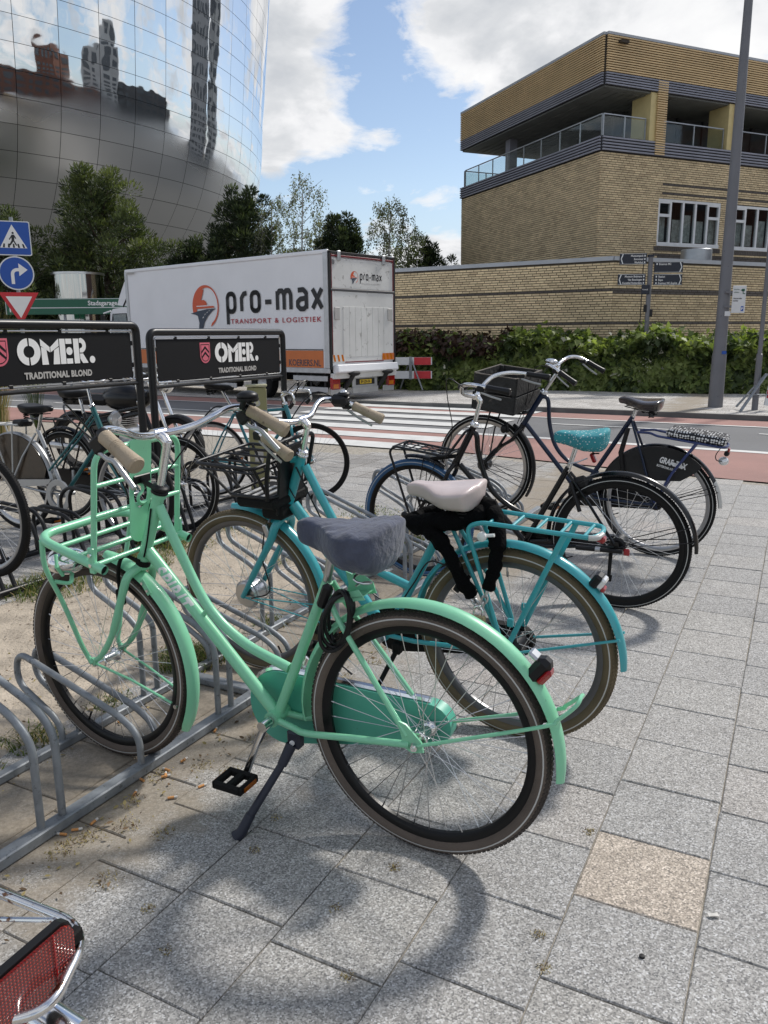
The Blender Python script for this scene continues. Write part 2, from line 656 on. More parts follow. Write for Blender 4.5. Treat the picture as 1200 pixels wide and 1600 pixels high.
def fender(b, cx, cz, r, a0, a1, width=.056, lip=.014, th=.0016, n=40, taper=0.0, mi=None):
    """arched mudguard round (cx, cz); angles in degrees, 0 = rearwards (-x), 90 = up"""
    m = 9
    sec = []
    for k in range(m):
        t = -1 + 2 * k / (m - 1)
        sec.append((t * width / 2, -lip * (abs(t) ** 2.4)))
    ring = sec + [(y * (1 - 2 * th / width), z - th) for y, z in reversed(sec)]
    vs, fs = [], []
    M_ = len(ring)
    for i in range(n + 1):
        t = i / n
        a = R(a0 + (a1 - a0) * t)
        e = min(t, 1 - t) * n
        ws = 1.0 if e > 1.5 else (.86 if e > .5 else .62)
        for (y, h) in ring:
            rr = r + h
            vs.append(Vector((cx - rr * math.cos(a), y * ws, cz + rr * math.sin(a))))
    for i in range(n):
        for k in range(M_):
            k2 = (k + 1) % M_
            fs.append((i * M_ + k, (i + 1) * M_ + k, (i + 1) * M_ + k2, i * M_ + k2))
    fs.append(tuple(range(M_)))
    fs.append(tuple(n * M_ + k for k in range(M_))[::-1])
    b.add(vs, fs, mi)


def saddle_mesh(length=.27, wid=.21, nose=.045, depth=.055, puff=1.0, nx=26, nr=22, drop=.018, wrinkle=0.0, hem=False):
    """nose towards +x, origin at the middle of the top"""
    b = MB()
    vs, fs = [], []
    for i in range(nx + 1):
        t = i / nx                       # 0 rear, 1 nose
        x = -length * .45 + length * t
        ends = 1.0
        if t < .12:
            hw = wid / 2 * (max(.0, 1 - ((.12 - t) / .12) ** 2.6) ** .42) * (.95 + .05 * t / .12)
            ends = max(.45, (1 - ((.12 - t) / .12) ** 3) ** .4)
        elif t < .30:
            hw = wid / 2
        else:
            q = (t - .30) / .70
            hw = nose / 2 + (wid - nose) / 2 * max(0, 1 - min(1, q / .62)) ** 1.35 if q < .62 else nose / 2
            hw = (wid / 2 - nose / 2) * (.5 + .5 * math.cos(math.pi * min(1, q / .74))) + nose / 2
            if t > .86:
                e_ = (t - .86) / .14
                hw *= max(.05, math.sqrt(max(0, 1 - e_ ** 2.2)))
                ends = max(.3, math.sqrt(max(0, 1 - e_ ** 3)))
        hw = max(hw, .004)
        zt = drop * (.9 * max(0, 1 - t / .45) ** 1.4 - .22 * math.sin(math.pi * min(1, t / .9))) - .010 * max(0, t - .85) / .15
        dep = depth * (.62 + .50 * max(0, 1 - t * 1.1)) * ends
        for k in range(nr):
            a = 2 * math.pi * k / nr
            ca, sa = math.cos(a), math.sin(a)
            y = hw * (abs(ca) ** .75) * (1 if ca >= 0 else -1)
            if sa >= 0:
                z = zt + dep * .34 * (sa ** .8) * puff - .012 * math.exp(-(y / .012) ** 2) * (0 if wrinkle else .25)
            else:
                z = zt - dep * (abs(sa) ** .55)
                if not hem:
                    y *= .90
            if wrinkle:
                nn = noise.noise(Vector((x * 16, y * 14, z * 20)))
                fold = math.sin(math.atan2(y, x + .06) * 13 + 5 * noise.noise(Vector((x * 15, y * 15, z * 15))))
                y += wrinkle * nn * .7
                z += wrinkle * (.8 * nn + .38 * fold * min(1, abs(y) / .04))
            vs.append(Vector((x, y, z)))
    for i in range(nx):
        for k in range(nr):
            k2 = (k + 1) % nr
            fs.append((i * nr + k, i * nr + k2, (i + 1) * nr + k2, (i + 1) * nr + k))
    fs.append(tuple(range(nr))[::-1])
    fs.append(tuple(nx * nr + k for k in range(nr)))
    return b.add(vs, fs)


def springs(b, x, z, w=.055, h=.055, r=.018):
    for sy in (-1, 1):
        pts = []
        for i in range(37):
            a = i * 2 * math.pi / 9
            t = i / 36
            rr = r * (1.15 - .35 * t)
            pts.append((x + rr * math.cos(a), sy * w + rr * math.sin(a), z - h * t))
        b.tube(pts, .0032, 6)


def pose(b):
    (x, y), hd, ln = b
    a, l = R(hd), R(ln)
    f = Vector((math.cos(a), math.sin(a), 0))
    u = Vector((-math.sin(a) * math.sin(l), math.cos(a) * math.sin(l), math.cos(l)))
    s_ = u.cross(f)
    return Matrix(((f.x, s_.x, u.x, x), (f.y, s_.y, u.y, y), (f.z, s_.z, u.z, 0), (0, 0, 0, 1)))


def pedal(parent, c, crank_mat='chrome'):
    b = MB()
    for sy in (-1, 1):
        b.k = 0
        b.box((c[0], c[1] + sy * .033, c[2]), (.095, .014, .024), bev=.005)
        b.k = 1
        b.box((c[0] - .048, c[1] + sy * 0.0, c[2]), (.003, .05, .012))
        b.box((c[0] + .048, c[1] + sy * 0.0, c[2]), (.003, .05, .012))
        b.k = 0
        b.box((c[0] + sy * .040, c[1], c[2]), (.014, .08, .024), bev=.005)
    b.box(c, (.022, .07, .018), bev=.004)
    b.xf(lambda p: (p - Vector(c)) * 1.12 + Vector(c))
    return b.build('pedal', ['matte_black', 'orange_lens'], parent)


def crankset(parent, bb, ang, side_off=.075, length=.17, metal='chrome'):
    """left crank at angle ang (deg, 0 = forward, 90 = down), right one opposite"""
    for sy, a in ((1, ang), (-1, ang + 180)):
        ex = bb[0] + length * math.cos(R(a))
        ez = bb[1] - length * math.sin(R(a))
        b = MB()
        b.tube([(bb[0], sy * (side_off - .012), bb[1]), (bb[0] * .6 + ex * .4, sy * side_off, bb[1] * .6 + ez * .4), (ex, sy * (side_off + .006), ez)], [.014, .011, .012], 8, flat=.7)
        b.cyl((bb[0], sy * (side_off - .03), bb[1]), (bb[0], sy * (side_off + .005), bb[1]), .016, 16)
        b.build('crank', metal, parent)
        pedal(parent, (ex, sy * (side_off + .062), ez))
    MB().cyl((bb[0], -.055, bb[1]), (bb[0], .055, bb[1]), .012, 14).build('crank_axle', 'steel', parent)


def grip(b, p0, p1, r=.0165, flat=1.0, mi=None, rib=0):
    p0, p1 = Vector(p0), Vector(p1)
    pts = [p0.lerp(p1, t) for t in (0, .03, .12, .35, .6, .85, .96, 1.0)]
    rs = [r * .85, r * 1.02, r, r * .97, r * 1.02, r * 1.14, r * 1.22, r * 1.02]
    b.tube(pts, rs, 16, mi=mi)
    if rib:
        for k in range(rib):
            t = .34 + .045 * k
            c = p0.lerp(p1, t)
            d = (p1 - p0).normalized()
            b.tube([c - d * .0022, c + d * .0022], r * 1.03, 16, mi=mi)


def steer_fn(st, deg):
    """rotation about the steering axis through st=((x,z) top,(x,z) bottom)"""
    a, c = Vector((st[0][0], 0, st[0][1])), Vector((st[1][0], 0, st[1][1]))
    rot = Matrix.Rotation(R(deg), 4, (a - c).normalized())
    return Matrix.Translation(c) @ rot @ Matrix.Translation(-c)


def steered(o, mtx):
    o.matrix_basis = mtx @ o.matrix_basis
    return o


def wrapped_text(body, size, origin, xdir, ydir, radius, material, parent, name='frame_lettering', h=None, **k):
    """flat print wrapped over a round tube; origin lies on the tube's axis at the text's middle height"""
    me = text_mesh(body, size, **k)
    ymid = (h or size * .36)
    bm = bmesh.new()
    bm.from_mesh(me)
    for q in range(-7, 8):
        bmesh.ops.bisect_plane(bm, geom=bm.verts[:] + bm.edges[:] + bm.faces[:], plane_co=(0, ymid + radius * q / 8, 0), plane_no=(0, 1, 0))
    bm.to_mesh(me)
    bm.free()
    for v in me.vertices:
        yy = max(-radius * .95, min(radius * .95, v.co.y - ymid))
        v.co.z += math.sqrt(radius * radius - yy * yy) + .0004
        v.co.y = yy
    me.materials.clear()
    me.materials.append(M[material])
    return link(name, me, parent, None, frame_mtx(origin, xdir, ydir))


# ------------------------------------------------------------------ mint transport bicycle
def curve2(pts, y=0.0):
    return [(p[0], (p[2] if len(p) > 2 else y), p[1]) for p in pts]


GREEN = ((.108, 1.956), 152.6, 2.0)
g = thing('bicycle', 'mint green step-through bicycle with a front carrier and a grey cloth saddle cover', 'bicycle', pose(GREEN), 'bicycles parked in the racks')
HT, HB, FA = (.862, .945), (.962, .705), (1.160, .366)
BB = (.478, .300)
b = MB()
b.tube(curve2([HT, HB]), .0185, 20)
b.tube(curve2([(HT[0] - .0, HT[1]), (HT[0] + .004, HT[1] - .012)]), .022, 20)
b.tube(smooth_path(curve2([(.868, .905), (.800, .765), (.712, .610), (.590, .515), (.427, .461)]), 8), .0150, 16)
b.tube(curve2([(.932, .760), (BB[0] + .012, BB[1] + .012)]), .0185, 18)
b.tube(curve2([(.712, .600), (.742, .565)]), .0075, 10)
b.tube(curve2([(.283, .748), BB]), .0152, 18)
b.tube([(BB[0], -.036, BB[1]), (BB[0], .036, BB[1])], .0235, 20)
for s_ in (-1, 1):
    b.tube(smooth_path([(BB[0] - .01, s_ * .024, BB[1] - .002), (.40, s_ * .034, .292), (.345, s_ * .052, .298), (.20, s_ * .058, .322), (.012, s_ * .064, .352)], 5), .0100, 12)
    b.tube(smooth_path([(.277, s_ * .017, .742), (.240, s_ * .034, .668), (.130, s_ * .050, .520), (.022, s_ * .062, .375)], 5), .0080, 10)
    b.prism([(-.028, .338), (.006, .330), (.038, .345), (.034, .366), (.048, .415), (.022, .408), (-.022, .366)], s_ * .060, s_ * .066, lambda a, c, h: (a, h, c))
b.build('frame', 'mint', g)
wrapped_text('SPIRIT', .052, (.888, 0, .715), (-.7, 0, -.71), (-.71, 0, .7), .0187, 'white_print', g, bold=.0012, shear=.35, spacing=1.12, depth=.0004)
# rear mudguard with its stays
b = MB()
fender(b, 0, .352, .385, -6, 186, .060, .016)
b.build('rear_mudguard', 'mint', g)
b = MB()
pts = [(.0, .066, .350), (-.33, .046, .475), (-.37, .040, .500), (-.41, .028, .540), (-.415, 0, .552), (-.41, -.028, .540), (-.37, -.040, .500), (-.33, -.046, .475), (0, -.066, .350)]
b.tube(smooth_path(pts, 5), .0052, 8)
b.build('mudguard_stay', 'mint', g)
b = MB()
b.cyl((-.342, .036, .480), (-.342, .046, .483), .006, 8)
b.cyl((-.342, -.036, .480), (-.342, -.046, .483), .006, 8)
b.cyl((-.004, .064, .350), (-.004, .083, .350), .0055, 8)
b.cyl((-.004, .066, .350), (-.004, .075, .350), .0105, 6)
b.build('bolt', 'chrome', g)
# tail lamp on the mudguard
tl = MB()
rot = Matrix.Rotation(R(-38), 3, 'Y')
tl.box((-.310, 0, .602), (.040, .044, .082), rot, bev=.012)
tlo = tl.build('tail_lamp', 'black_plastic', g)
MB().box((-.326, 0, .590), (.022, .040, .050), rot, bev=.008).build('lens', 'red_lens', tlo)
MB().box((-.300, 0, .640), (.030, .038, .012), rot, bev=.005).build('lamp_cap', 'steel', tlo)
# chain case on the far side
b = MB()
cc = []
cF, cR, rF, rR = (.490, .300), (0.0, .358), .118, .062
for k in range(17):
    a = R(-92 + 180 * k / 16)
    cc.append((cF[0] + rF * math.cos(a), cF[1] + rF * math.sin(a)))
for k in range(11):
    a = R(88 + 180 * k / 10)
    cc.append((cR[0] + rR * math.cos(a), cR[1] + rR * math.sin(a)))
b.prism(cc, -.040, -.082, lambda a, c, h: (a, h, c))
case = b.build('chain_case', 'mint_case', g)
b = MB()
top = [p for p in cc[6:17]] + [cc[17]]
b.tube([(p[0], -.060, p[1] + .002) for p in top], .0115, 8)
b.build('chrome_trim', 'chrome', case)
make_wheel(g, Matrix.Translation((0, 0, .352)), 'rubber_brown', 'rim_black', 36, 'slim', .352, .044, True, True, .05, -.55)
crankset(g, BB, 68, .078, .172)
# kick stand
b = MB()
b.box((.398, .030, .258), (.045, .035, .060), bev=.008)
b.tube([(.402, .046, .245), (.420, .075, .190)], [.017, .014], 12)
b.tube([(.418, .072, .196), (.486, .178, .042)], [.0115, .0125], 12)
b.tube([(.476, .162, .066), (.492, .190, .020), (.505, .200, .006)], [.0145, .016, .020], 12)
ks = b.build('kick_stand', 'stand_navy', g)
MB().cyl((.398, .046, .252), (.398, .052, .252), .008, 12).build('bolt', 'white_print', ks)
# saddle with cover
b = MB().tube([(.287, 0, .735), (.262, 0, .852)], .0127, 14)
b.build('seat_post', 'steel', g)
b = saddle_mesh(.290, .238, .056, .098, .75, 72, 56, .016, .0052, True)
tilt = Matrix.Translation((.210, 0, .902)) @ Matrix.Rotation(R(-3), 4, 'Y')
b.xf(lambda p: tilt @ p)
mat('grey_cloth', (.058, .068, .105), .85, var=.25, scale=26, bump=.55, bscale=48, sheen=.2)
sdl = b.build('saddle', 'grey_cloth', g, angle=80)
b = MB()
springs(b, .140, .875, .058, .105, .027)
b.tube([(.30, .02, .855), (.10, .05, .852)], .004, 6)
b.tube([(.30, -.02, .855), (.10, -.05, .852)], .004, 6)
b.build('spring', 'steel', sdl)
# crumpled plate where a rack was bolted
b = MB()
b.prism([(.150, .722), (.245, .700), (.235, .735), (.243, .772), (.222, .765), (.208, .800), (.190, .770), (.160, .752)], -.03, -.034, lambda a, c, h: (a, h, c))
b.prism([(.152, .722), (.245, .700), (.238, .728), (.222, .745), (.205, .735), (.172, .748)], .03, .026, lambda a, c, h: (a, h, c))
b.box((.195, 0, .722), (.075, .060, .003), Matrix.Rotation(R(14), 3, 'Y'))
b.build('bracket', 'mint', g)
# cable lock wound round the seat tube
b = MB()
for k in range(4):
    r = .070 + .005 * k
    pts = []
    for i in range(28):
        a = 2 * math.pi * i / 28
        pts.append((.232 + r * .50 * math.cos(a) - .25 * r * math.sin(a), .030 + .006 * k + .012 * math.sin(a * 2 + k), .655 + r * 1.05 * math.sin(a)))
    b.tube(pts, .0058, 8, closed=True)
b.box((.275, .030, .715), (.030, .026, .075), Matrix.Rotation(R(-22), 3, 'Y'), bev=.008)
b.build('cable_lock', 'black_plastic', g)
# front end
ST = (HT, HB)
sg = steer_fn(ST, -1.0)
b = MB()
b.tube(curve2([(.948, .739), (.964, .700)]), .021, 18)
for s_ in (-1, 1):
    b.tube(smooth_path([(.962, s_ * .012, .705), (.975, s_ * .052, .680), (.998, s_ * .060, .620), (1.060, s_ * .060, .480), (1.118, s_ * .060, .398), (1.160, s_ * .060, .366)], 6), [.0135] * 12 + [.0125] * 6 + [.010] * 6 + [.0085] * 7, 14)
    b.cyl((1.160, s_ * .056, .366), (1.160, s_ * .068, .366), .014, 12)
steered(b.build('fork', 'mint', g), sg)
steered(make_wheel(g, Matrix.Translation((1.160, 0, .355)), 'rubber_brown', 'rim_black', 36, 'slim', .352, .044, True, True, .12, 1.1), sg)
b = MB()
fender(b, 1.160, .355, .383, -30, 83, .058, .016)
steered(b.build('front_mudguard', 'mint', g), sg)
b = MB()
for s_ in (-1, 1):
    b.tube([(1.160, s_ * .062, .362), (1.02, s_ * .045, .325), (.862, s_ * .030, .270)], .0042, 8)
b.box((.925, .031, .648), (.020, .004, .052), Matrix.Rotation(R(35), 3, 'Y'), bev=.0015)
steered(b.build('mudguard_stay', 'mint', g), sg)
b = MB().cyl((.845, .030, .262), (.845, .036, .262), .007, 10).cyl((.935, .033, .660), (.935, .037, .660), .005, 8).cyl((.917, .033, .638), (.917, .037, .638), .005, 8)
steered(b.build('bolt', 'chrome', g), sg)
b = MB()
b.tube(smooth_path([(.935, .036, .732), (.995, .040, .742), (1.03, .036, .690), (1.035, .034, .610)], 6), .006, 8)
b.box((1.035, .032, .600), (.022, .028, .055), bev=.005)
b.tube(smooth_path([(.930, .020, .742), (.905, .024, .800), (.880, .022, .900)], 4), .0028, 6)
b.tube(curve2([(.950, .728), (.958, .712)]), .0235, 16)
steered(b.build('brake_cable', 'matte_black', g), sg)
b = MB()
b.lathe([(.020, 0), (.026, .003), (.026, .010), (.022, .013), (.026, .016), (.025, .024), (.018, .028), (.001, .028), (.001, 0)], 24, axis='z')
ax = (Vector((HT[0], 0, HT[1])) - Vector((HB[0], 0, HB[1]))).normalized()
q = ax.to_track_quat('Z', 'Y').to_matrix().to_4x4()
b.xf(lambda p: Matrix.Translation((HT[0], 0, HT[1])) @ q @ p)
b.build('headset', 'black_plastic', g)
b = MB()
b.tube([(HT[0], 0, HT[1]), (.815, 0, 1.092)], .0130, 18)
b.tube([(.816, 0, 1.090), (.813, 0, 1.104)], [.0150, .0158], 18)
b.tube([(.812, 0, 1.098), (.822, 0, 1.110), (.845, 0, 1.124)], [.0155, .0165, .0165], 16)
b.tube([(.845, -.022, 1.124), (.845, .022, 1.124)], .0175, 18)
steered(b.build('stem', 'chrome', g), sg)
hb = MB()
half = [(.845, 0, 1.124), (.830, .06, 1.127), (.806, .125, 1.138), (.788, .185, 1.158), (.780, .235, 1.172), (.765, .272, 1.174), (.735, .292, 1.165), (.640, .315, 1.115)]
pts = smooth_path([(x, -y, z) for x, y, z in reversed(half)] + half[1:], 7)
hb.tube(pts, .0112, 16)
hbo = steered(hb.build('handlebar', 'chrome', g), sg)
for s_ in (-1, 1):
    b = MB()
    grip(b, (.740, s_ * .296, 1.166), (.612, s_ * .318, 1.100), .0200, rib=5)
    b.build('grip', 'grip_tan', hbo)
    b = MB()
    b.tube([(.752, s_ * .291, 1.171), (.738, s_ * .295, 1.166)], .0170, 14)
    b.box((.762, s_ * .296, 1.142), (.045, .024, .045), Matrix.Rotation(R(30), 3, 'Y'), bev=.007)
    bl = b.build('brake_lever', 'black_plastic', hbo)
    b = MB()
    b.tube(smooth_path([(.768, s_ * .300, 1.128), (.735, s_ * .300, 1.108), (.705, s_ * .304, 1.102), (.665, s_ * .306, 1.064), (.640, s_ * .308, 1.040)], 4), [.007] * 9 + [.0085] * 8, 10, flat=.7)
    b.build('lever_blade', 'silver_paint', bl)
# bell on the right half of the bar
b = MB()
b.ball((.722, -.272, 1.212), (.034, .034, .017), 20, 10)
b.lathe([(.001, -.010), (.032, -.010), (.035, -.004), (.035, .001), (.001, .001)], 24, axis='z', c=(.722, -.272, 1.205))
b.tube([(.735, -.270, 1.197), (.750, -.276, 1.172)], .010, 10)
b.tube([(.715, -.264, 1.192), (.675, -.245, 1.188)], .005, 6)
b.build('bell', 'black_plastic', hbo)
# cables
b = MB()
b.tube(smooth_path([(.772, .298, 1.150), (.86, .30, 1.21), (.93, .24, 1.23), (.96, .13, 1.12), (.955, .04, .95), (.965, .02, .78)], 8), .0026, 6)
b.tube(smooth_path([(.772, -.298, 1.150), (.86, -.27, 1.17), (.90, -.16, 1.05), (.93, -.05, .93), (.975, -.02, .78)], 8), .0026, 6)
steered(b.build('brake_cable', 'black_plastic', g), sg)
# ---- front carrier, bolted to the head tube and propped on the axle
car = MB()
Z = .80
ZF = lambda x: .818 - (1.20 - x) * .25
rail = round_path([(.925, .182, ZF(.925)), (1.205, .182, ZF(1.205)), (1.205, -.182, ZF(1.205)), (.925, -.182, ZF(.925))], .075, 8)
car.tube(rail, .0142, 16, caps=False)
for x in (.965, 1.035, 1.115):
    car.tube([(x, -.180, ZF(x)), (x, .180, ZF(x))], .0078, 12)
# upright loop
loop = round_path([(.975, .178, .742), (.925, .172, 1.095), (.925, -.172, 1.095), (.975, -.178, .742)], .055, 8)
car.tube(loop, .0088, 14)
for zz, k in ((.995, .938), (.905, .948)):
    car.tube([(k, -.176, zz), (k, .176, zz)], .0072, 12)
for s_ in (-1, 1):
    car.box((.968, s_ * .186, .775), (.022, .014, .080), bev=.004)
crr = car.build('front_carrier', 'mint', g)
for s_ in (-1, 1):
    MB().cyl((.932, s_ * .182, ZF(.932)), (.945, s_ * .182, ZF(.945)), .0136, 14).build('tube_opening', 'matte_black', crr)
# carrier plate with its cut-out numeral
PZ = lambda a, c, h: (.935 + (.96 - c) * .13 + h, a, c)
pw = .042


def arc(cx, cz, rx, rz, a0, a1, n=10):
    return [(cx + rx * math.cos(R(a0 + (a1 - a0) * i / n)), cz + rz * math.sin(R(a0 + (a1 - a0) * i / n))) for i in range(n + 1)]


outer = [(-.044, 1.108), (-.044, .83)] + arc(0, .83, .044, .045, 180, 360, 12) + [(.044, .83), (.044, 1.108)]
hole = arc(0, .938, .029, .044, 0, 360, 28)[:-1]
cu = bpy.data.curves.new('plate', 'CURVE')
cu.dimensions = '2D'
cu.fill_mode = 'BOTH'
cu.extrude = .0016
for poly in (outer, hole):
    s2 = cu.splines.new('POLY')
    s2.points.add(len(poly) - 1)
    for i, (a, c) in enumerate(poly):
        s2.points[i].co = (a, c, 0, 1)
    s2.use_cyclic_u = True
tmp = bpy.data.objects.new('plate', cu)
COL.objects.link(tmp)
me = bpy.data.meshes.new_from_object(tmp.evaluated_get(bpy.context.evaluated_depsgraph_get()))
bpy.data.objects.remove(tmp)
for v in me.vertices:
    a, c, h = v.co
    v.co = PZ(a, c, h)
me.materials.clear()
me.materials.append(M['mint'])
plo = link('carrier_plate', me, crr)
b = MB()
spts = [PZ(a_, c_, .0) for a_, c_ in [(.012, .974), (-.002, .966), (-.010, .954), (-.006, .942), (.006, .934), (.010, .922), (.002, .910), (-.012, .906), (-.026, .910)]]
b.tube(smooth_path(spts, 3), .0052, 6)
b.build('cutout_bar', 'mint', plo)
# clamp arm from plate to head tube
b = MB()
b.box((.925, .0, .985), (.006, .070, .026), bev=.003)
b.tube([(.926, .010, .985), (.862, .012, .962)], .009, 8, flat=.4)
b.build('clamp', 'black_plastic', crr)
b = MB()
for s_ in (-1, 1):
    b.tube(smooth_path([(1.175, s_ * .184, .812), (1.190, s_ * .172, .72), (1.188, s_ * .130, .60), (1.182, s_ * .085, .44), (1.180, s_ * .068, .392), (1.163, s_ * .066, .362)], 5), .0090, 10, flat=.8)
b.build('strut', 'mint', crr)
b = MB()
for s_ in (-1, 1):
    for z in (.793, .762):
        b.cyl((.967, s_ * .192, z), (.967, s_ * .198, z), .006, 8)
b.build('bolt', 'chrome', crr)
# head lamp under the carrier
hl = MB()
hl.ball((1.205, .075, .712), (.056, .066, .042), 24, 14)
hlo = hl.build('head_lamp', 'chrome', g)
b = MB()
b.tube(smooth_path([(1.188, .148, .668), (1.165, .11, .655), (1.180, .085, .676)], 4), .0065, 8)
b.tube([(1.20, .120, .745), (1.18, .138, .712), (1.18, .12, .68)], .006, 8)
b.build('lamp_bracket', 'mint', hlo)
MB().cyl((1.250, .075, .712), (1.262, .075, .712), .03, 20).build('lens', 'clear_lens', hlo)
# ------------------------------------------------------------------ shared parts of the other bicycles
def cycle(d):
    """a bicycle from its measured side view; d holds points (x, z) and finishes"""
    t = thing('bicycle', d['label'], 'bicycle', pose(d['pose']) @ Matrix.Translation((0, 0, d.get('lift', 0))) @ d.get('pitch', Matrix.Identity(4)), d['group'])
    HT, HB, FA, BB, SE = d['HT'], d['HB'], d['FA'], d['BB'], d['SE']
    RA = d.get('RA', (0, .352))
    fr = d.get('frame', 'black_paint')
    rt_, rd = d.get('r_tube', .015), d.get('r_down', .017)
    b = MB()
    b.tube(curve2([HT, HB]), .0185, 16)
    for pts in d['tubes']:
        y = pts[0][2] if len(pts[0]) > 2 else 0
        if len(pts) > 2:
            b.tube(smooth_path(curve2(pts), 6), d.get('r_top', rt_), 12)
        else:
            b.tube(curve2(pts), d.get('r_top', rt_), 12)
    b.tube(curve2([d.get('down0', (HB[0] - .02, HB[1] + .03)), (BB[0] + .01, BB[1] + .012)]), rd, 14)
    b.build('frame', d.get('frame_front', fr), t)
    b = MB()
    b.tube(curve2([SE, BB]), rt_, 14)
    b.tube([(BB[0], -.036, BB[1]), (BB[0], .036, BB[1])], .022, 16)
    for s_ in (-1, 1):
        b.tube([(BB[0] - .01, s_ * .024, BB[1]), (BB[0] * .72, s_ * .046, BB[1] * .8 + RA[1] * .2), (RA[0] + .01, s_ * .062, RA[1])], .0088, 10)
        b.tube([(SE[0] - .004, s_ * .018, SE[1] - .03), (SE[0] * .5 + RA[0] * .5, s_ * .048, SE[1] * .5 + RA[1] * .5), (RA[0] + .012, s_ * .062, RA[1] + .015)], .0075, 10)
        b.prism([(-.02, RA[1] - .02), (.03, RA[1] - .014), (.035, RA[1] + .03), (-.01, RA[1] + .025)], s_ * .058, s_ * .063, lambda a, c, h: (a + RA[0], h, c))
    b.build('rear_frame', fr, t)
    st = steer_fn((HT, HB), d.get('steer', 0))
    fine = d.get('fine', True)
    Rw = d.get('Rw', .352)
    make_wheel(t, Matrix.Translation((RA[0], 0, RA[1])), d.get('tyre', 'rubber'), d.get('rim', 'rim_silver'), 36, d.get('rhub', 'drum'), Rw, d.get('tw', .040), d.get('stripe', True), fine, .07, d.get('valve', 1.3))
    steered(make_wheel(t, Matrix.Translation((FA[0], 0, FA[1])), d.get('ftyre', d.get('tyre', 'rubber')), d.get('frim', d.get('rim', 'rim_silver')), 36, d.get('fhub', 'slim'), Rw, d.get('tw', .040), d.get('stripe', True), fine, .2, 2.0), st)
    # fork
    b = MB()
    fk = d.get('fork_r', .0125)
    ax = Vector((HB[0] - HT[0], 0, HB[1] - HT[1])).normalized()
    cr = Vector((HB[0], 0, HB[1])) + ax * .012
    b.cyl(cr - ax * .02, cr + ax * .012, .021, 14)
    for s_ in (-1, 1):
        p1 = cr + ax * .035 + Vector((0, s_ * .052, 0))
        p2 = cr + ax * .10 + Vector((0, s_ * .058, 0))
        p3 = Vector((FA[0] - .085, s_ * .059, FA[1] + .13))
        b.tube(smooth_path([cr + Vector((0, s_ * .012, 0)), p1, p2, p3, (FA[0], s_ * .060, FA[1])], 5), [fk] * 12 + [fk * .85] * 5 + [fk * .65] * 4, 12)
    steered(b.build('fork', d.get('fork', fr), t), st)
    # mudguards
    if d.get('guards', 'paint'):
        gm = d.get('guard_mat', fr)
        b = MB()
        a0, a1 = d.get('rg', (0, 186))
        fender(b, RA[0], RA[1], Rw + .03, a0, a1, .056, .015)
        b.build('rear_mudguard', gm, t)
        b = MB()
        for s_ in (-1, 1):
            for aa in d.get('stays', (14, 30)):
                rr = Rw + .026
                b.tube([(RA[0] - .01, s_ * .064, RA[1]), (RA[0] - rr * math.cos(R(a0 + aa)), s_ * .030, RA[1] + rr * math.sin(R(a0 + aa)))], .0026 if not d.get('fat_stay') else .0048, 6)
        b.build('mudguard_stay', d.get('stay_mat', gm), t)
        if d.get('fg', (-20, 88)):
            f0, f1 = d.get('fg', (-20, 88))
            b = MB()
            fender(b, FA[0], FA[1], Rw + .028, f0, f1, .054, .014)
            steered(b.build('front_mudguard', d.get('fguard_mat', gm), t), st)
            b = MB()
            for s_ in (-1, 1):
                rr = Rw + .022
                for aa in (8, 20):
                    b.tube([(FA[0], s_ * .062, FA[1]), (FA[0] - rr * math.cos(R(f0 + aa)), s_ * .028, FA[1] + rr * math.sin(R(f0 + aa)))], .0026, 6)
            steered(b.build('mudguard_stay', d.get('stay_mat', gm), t), st)
    # saddle
    sx, sz, stl = d['saddle']
    b = MB().tube([(SE[0] + .003, 0, SE[1] - .02), (sx + .03, 0, sz - .045)], .0127, 12)
    b.build('seat_post', 'chrome', t)
    k = dict(length=.265, wid=.20, nose=.05, depth=.052)
    k.update(d.get('sad', {}))
    b = saddle_mesh(**k)
    tl_ = Matrix.Translation((sx, 0, sz)) @ Matrix.Rotation(R(stl), 4, 'Y')
    b.xf(lambda p: tl_ @ p)
    s0 = b.build('saddle', d.get('sad_mat', 'saddle_black'), t, angle=70)
    b = MB()
    springs(b, sx - .075, sz - .035, .045, .05, .018)
    b.tube([(sx + .10, .018, sz - .045), (sx - .09, .045, sz - .058)], .0035, 6)
    b.tube([(sx + .10, -.018, sz - .045), (sx - .09, -.045, sz - .058)], .0035, 6)
    b.tube([(sx - .02, -.03, sz - .055), (sx - .02, .03, sz - .055)], .012, 8)
    b.build('spring', 'matte_black', s0)
    crankset(t, BB, d.get('crank', 20), .072, .168, d.get('crank_mat', 'silver_paint'))
    # head set, stem and bar
    q = (Vector((HT[0], 0, HT[1])) - Vector((HB[0], 0, HB[1]))).normalized().to_track_quat('Z', 'Y').to_matrix().to_4x4()
    b = MB().lathe([(.019, 0), (.024, .002), (.024, .008), (.02, .011), (.023, .014), (.021, .022), (.015, .026), (.001, .026), (.001, 0)], 20, axis='z')
    b.xf(lambda p: Matrix.Translation((HT[0], 0, HT[1])) @ q @ p)
    b.build('headset', d.get('headset', 'chrome'), t)
    sp_, bar = d['stem'], d['bar']
    c0 = Vector((bar[0][0], 0, bar[0][2]))
    b = MB()
    b.tube([(HT[0], 0, HT[1]), (sp_[0], 0, sp_[1])], .0115, 14)
    b.tube([(sp_[0], 0, sp_[1] - .012), (sp_[0], 0, sp_[1]), c0 * .5 + Vector((sp_[0], 0, sp_[1] + .008)) * .5, c0], [.013, .016, .0155, .015], 12)
    b.tube([c0 + Vector((0, -.022, 0)), c0 + Vector((0, .022, 0))], .0165, 14)
    steered(b.build('stem', 'chrome', t), st)
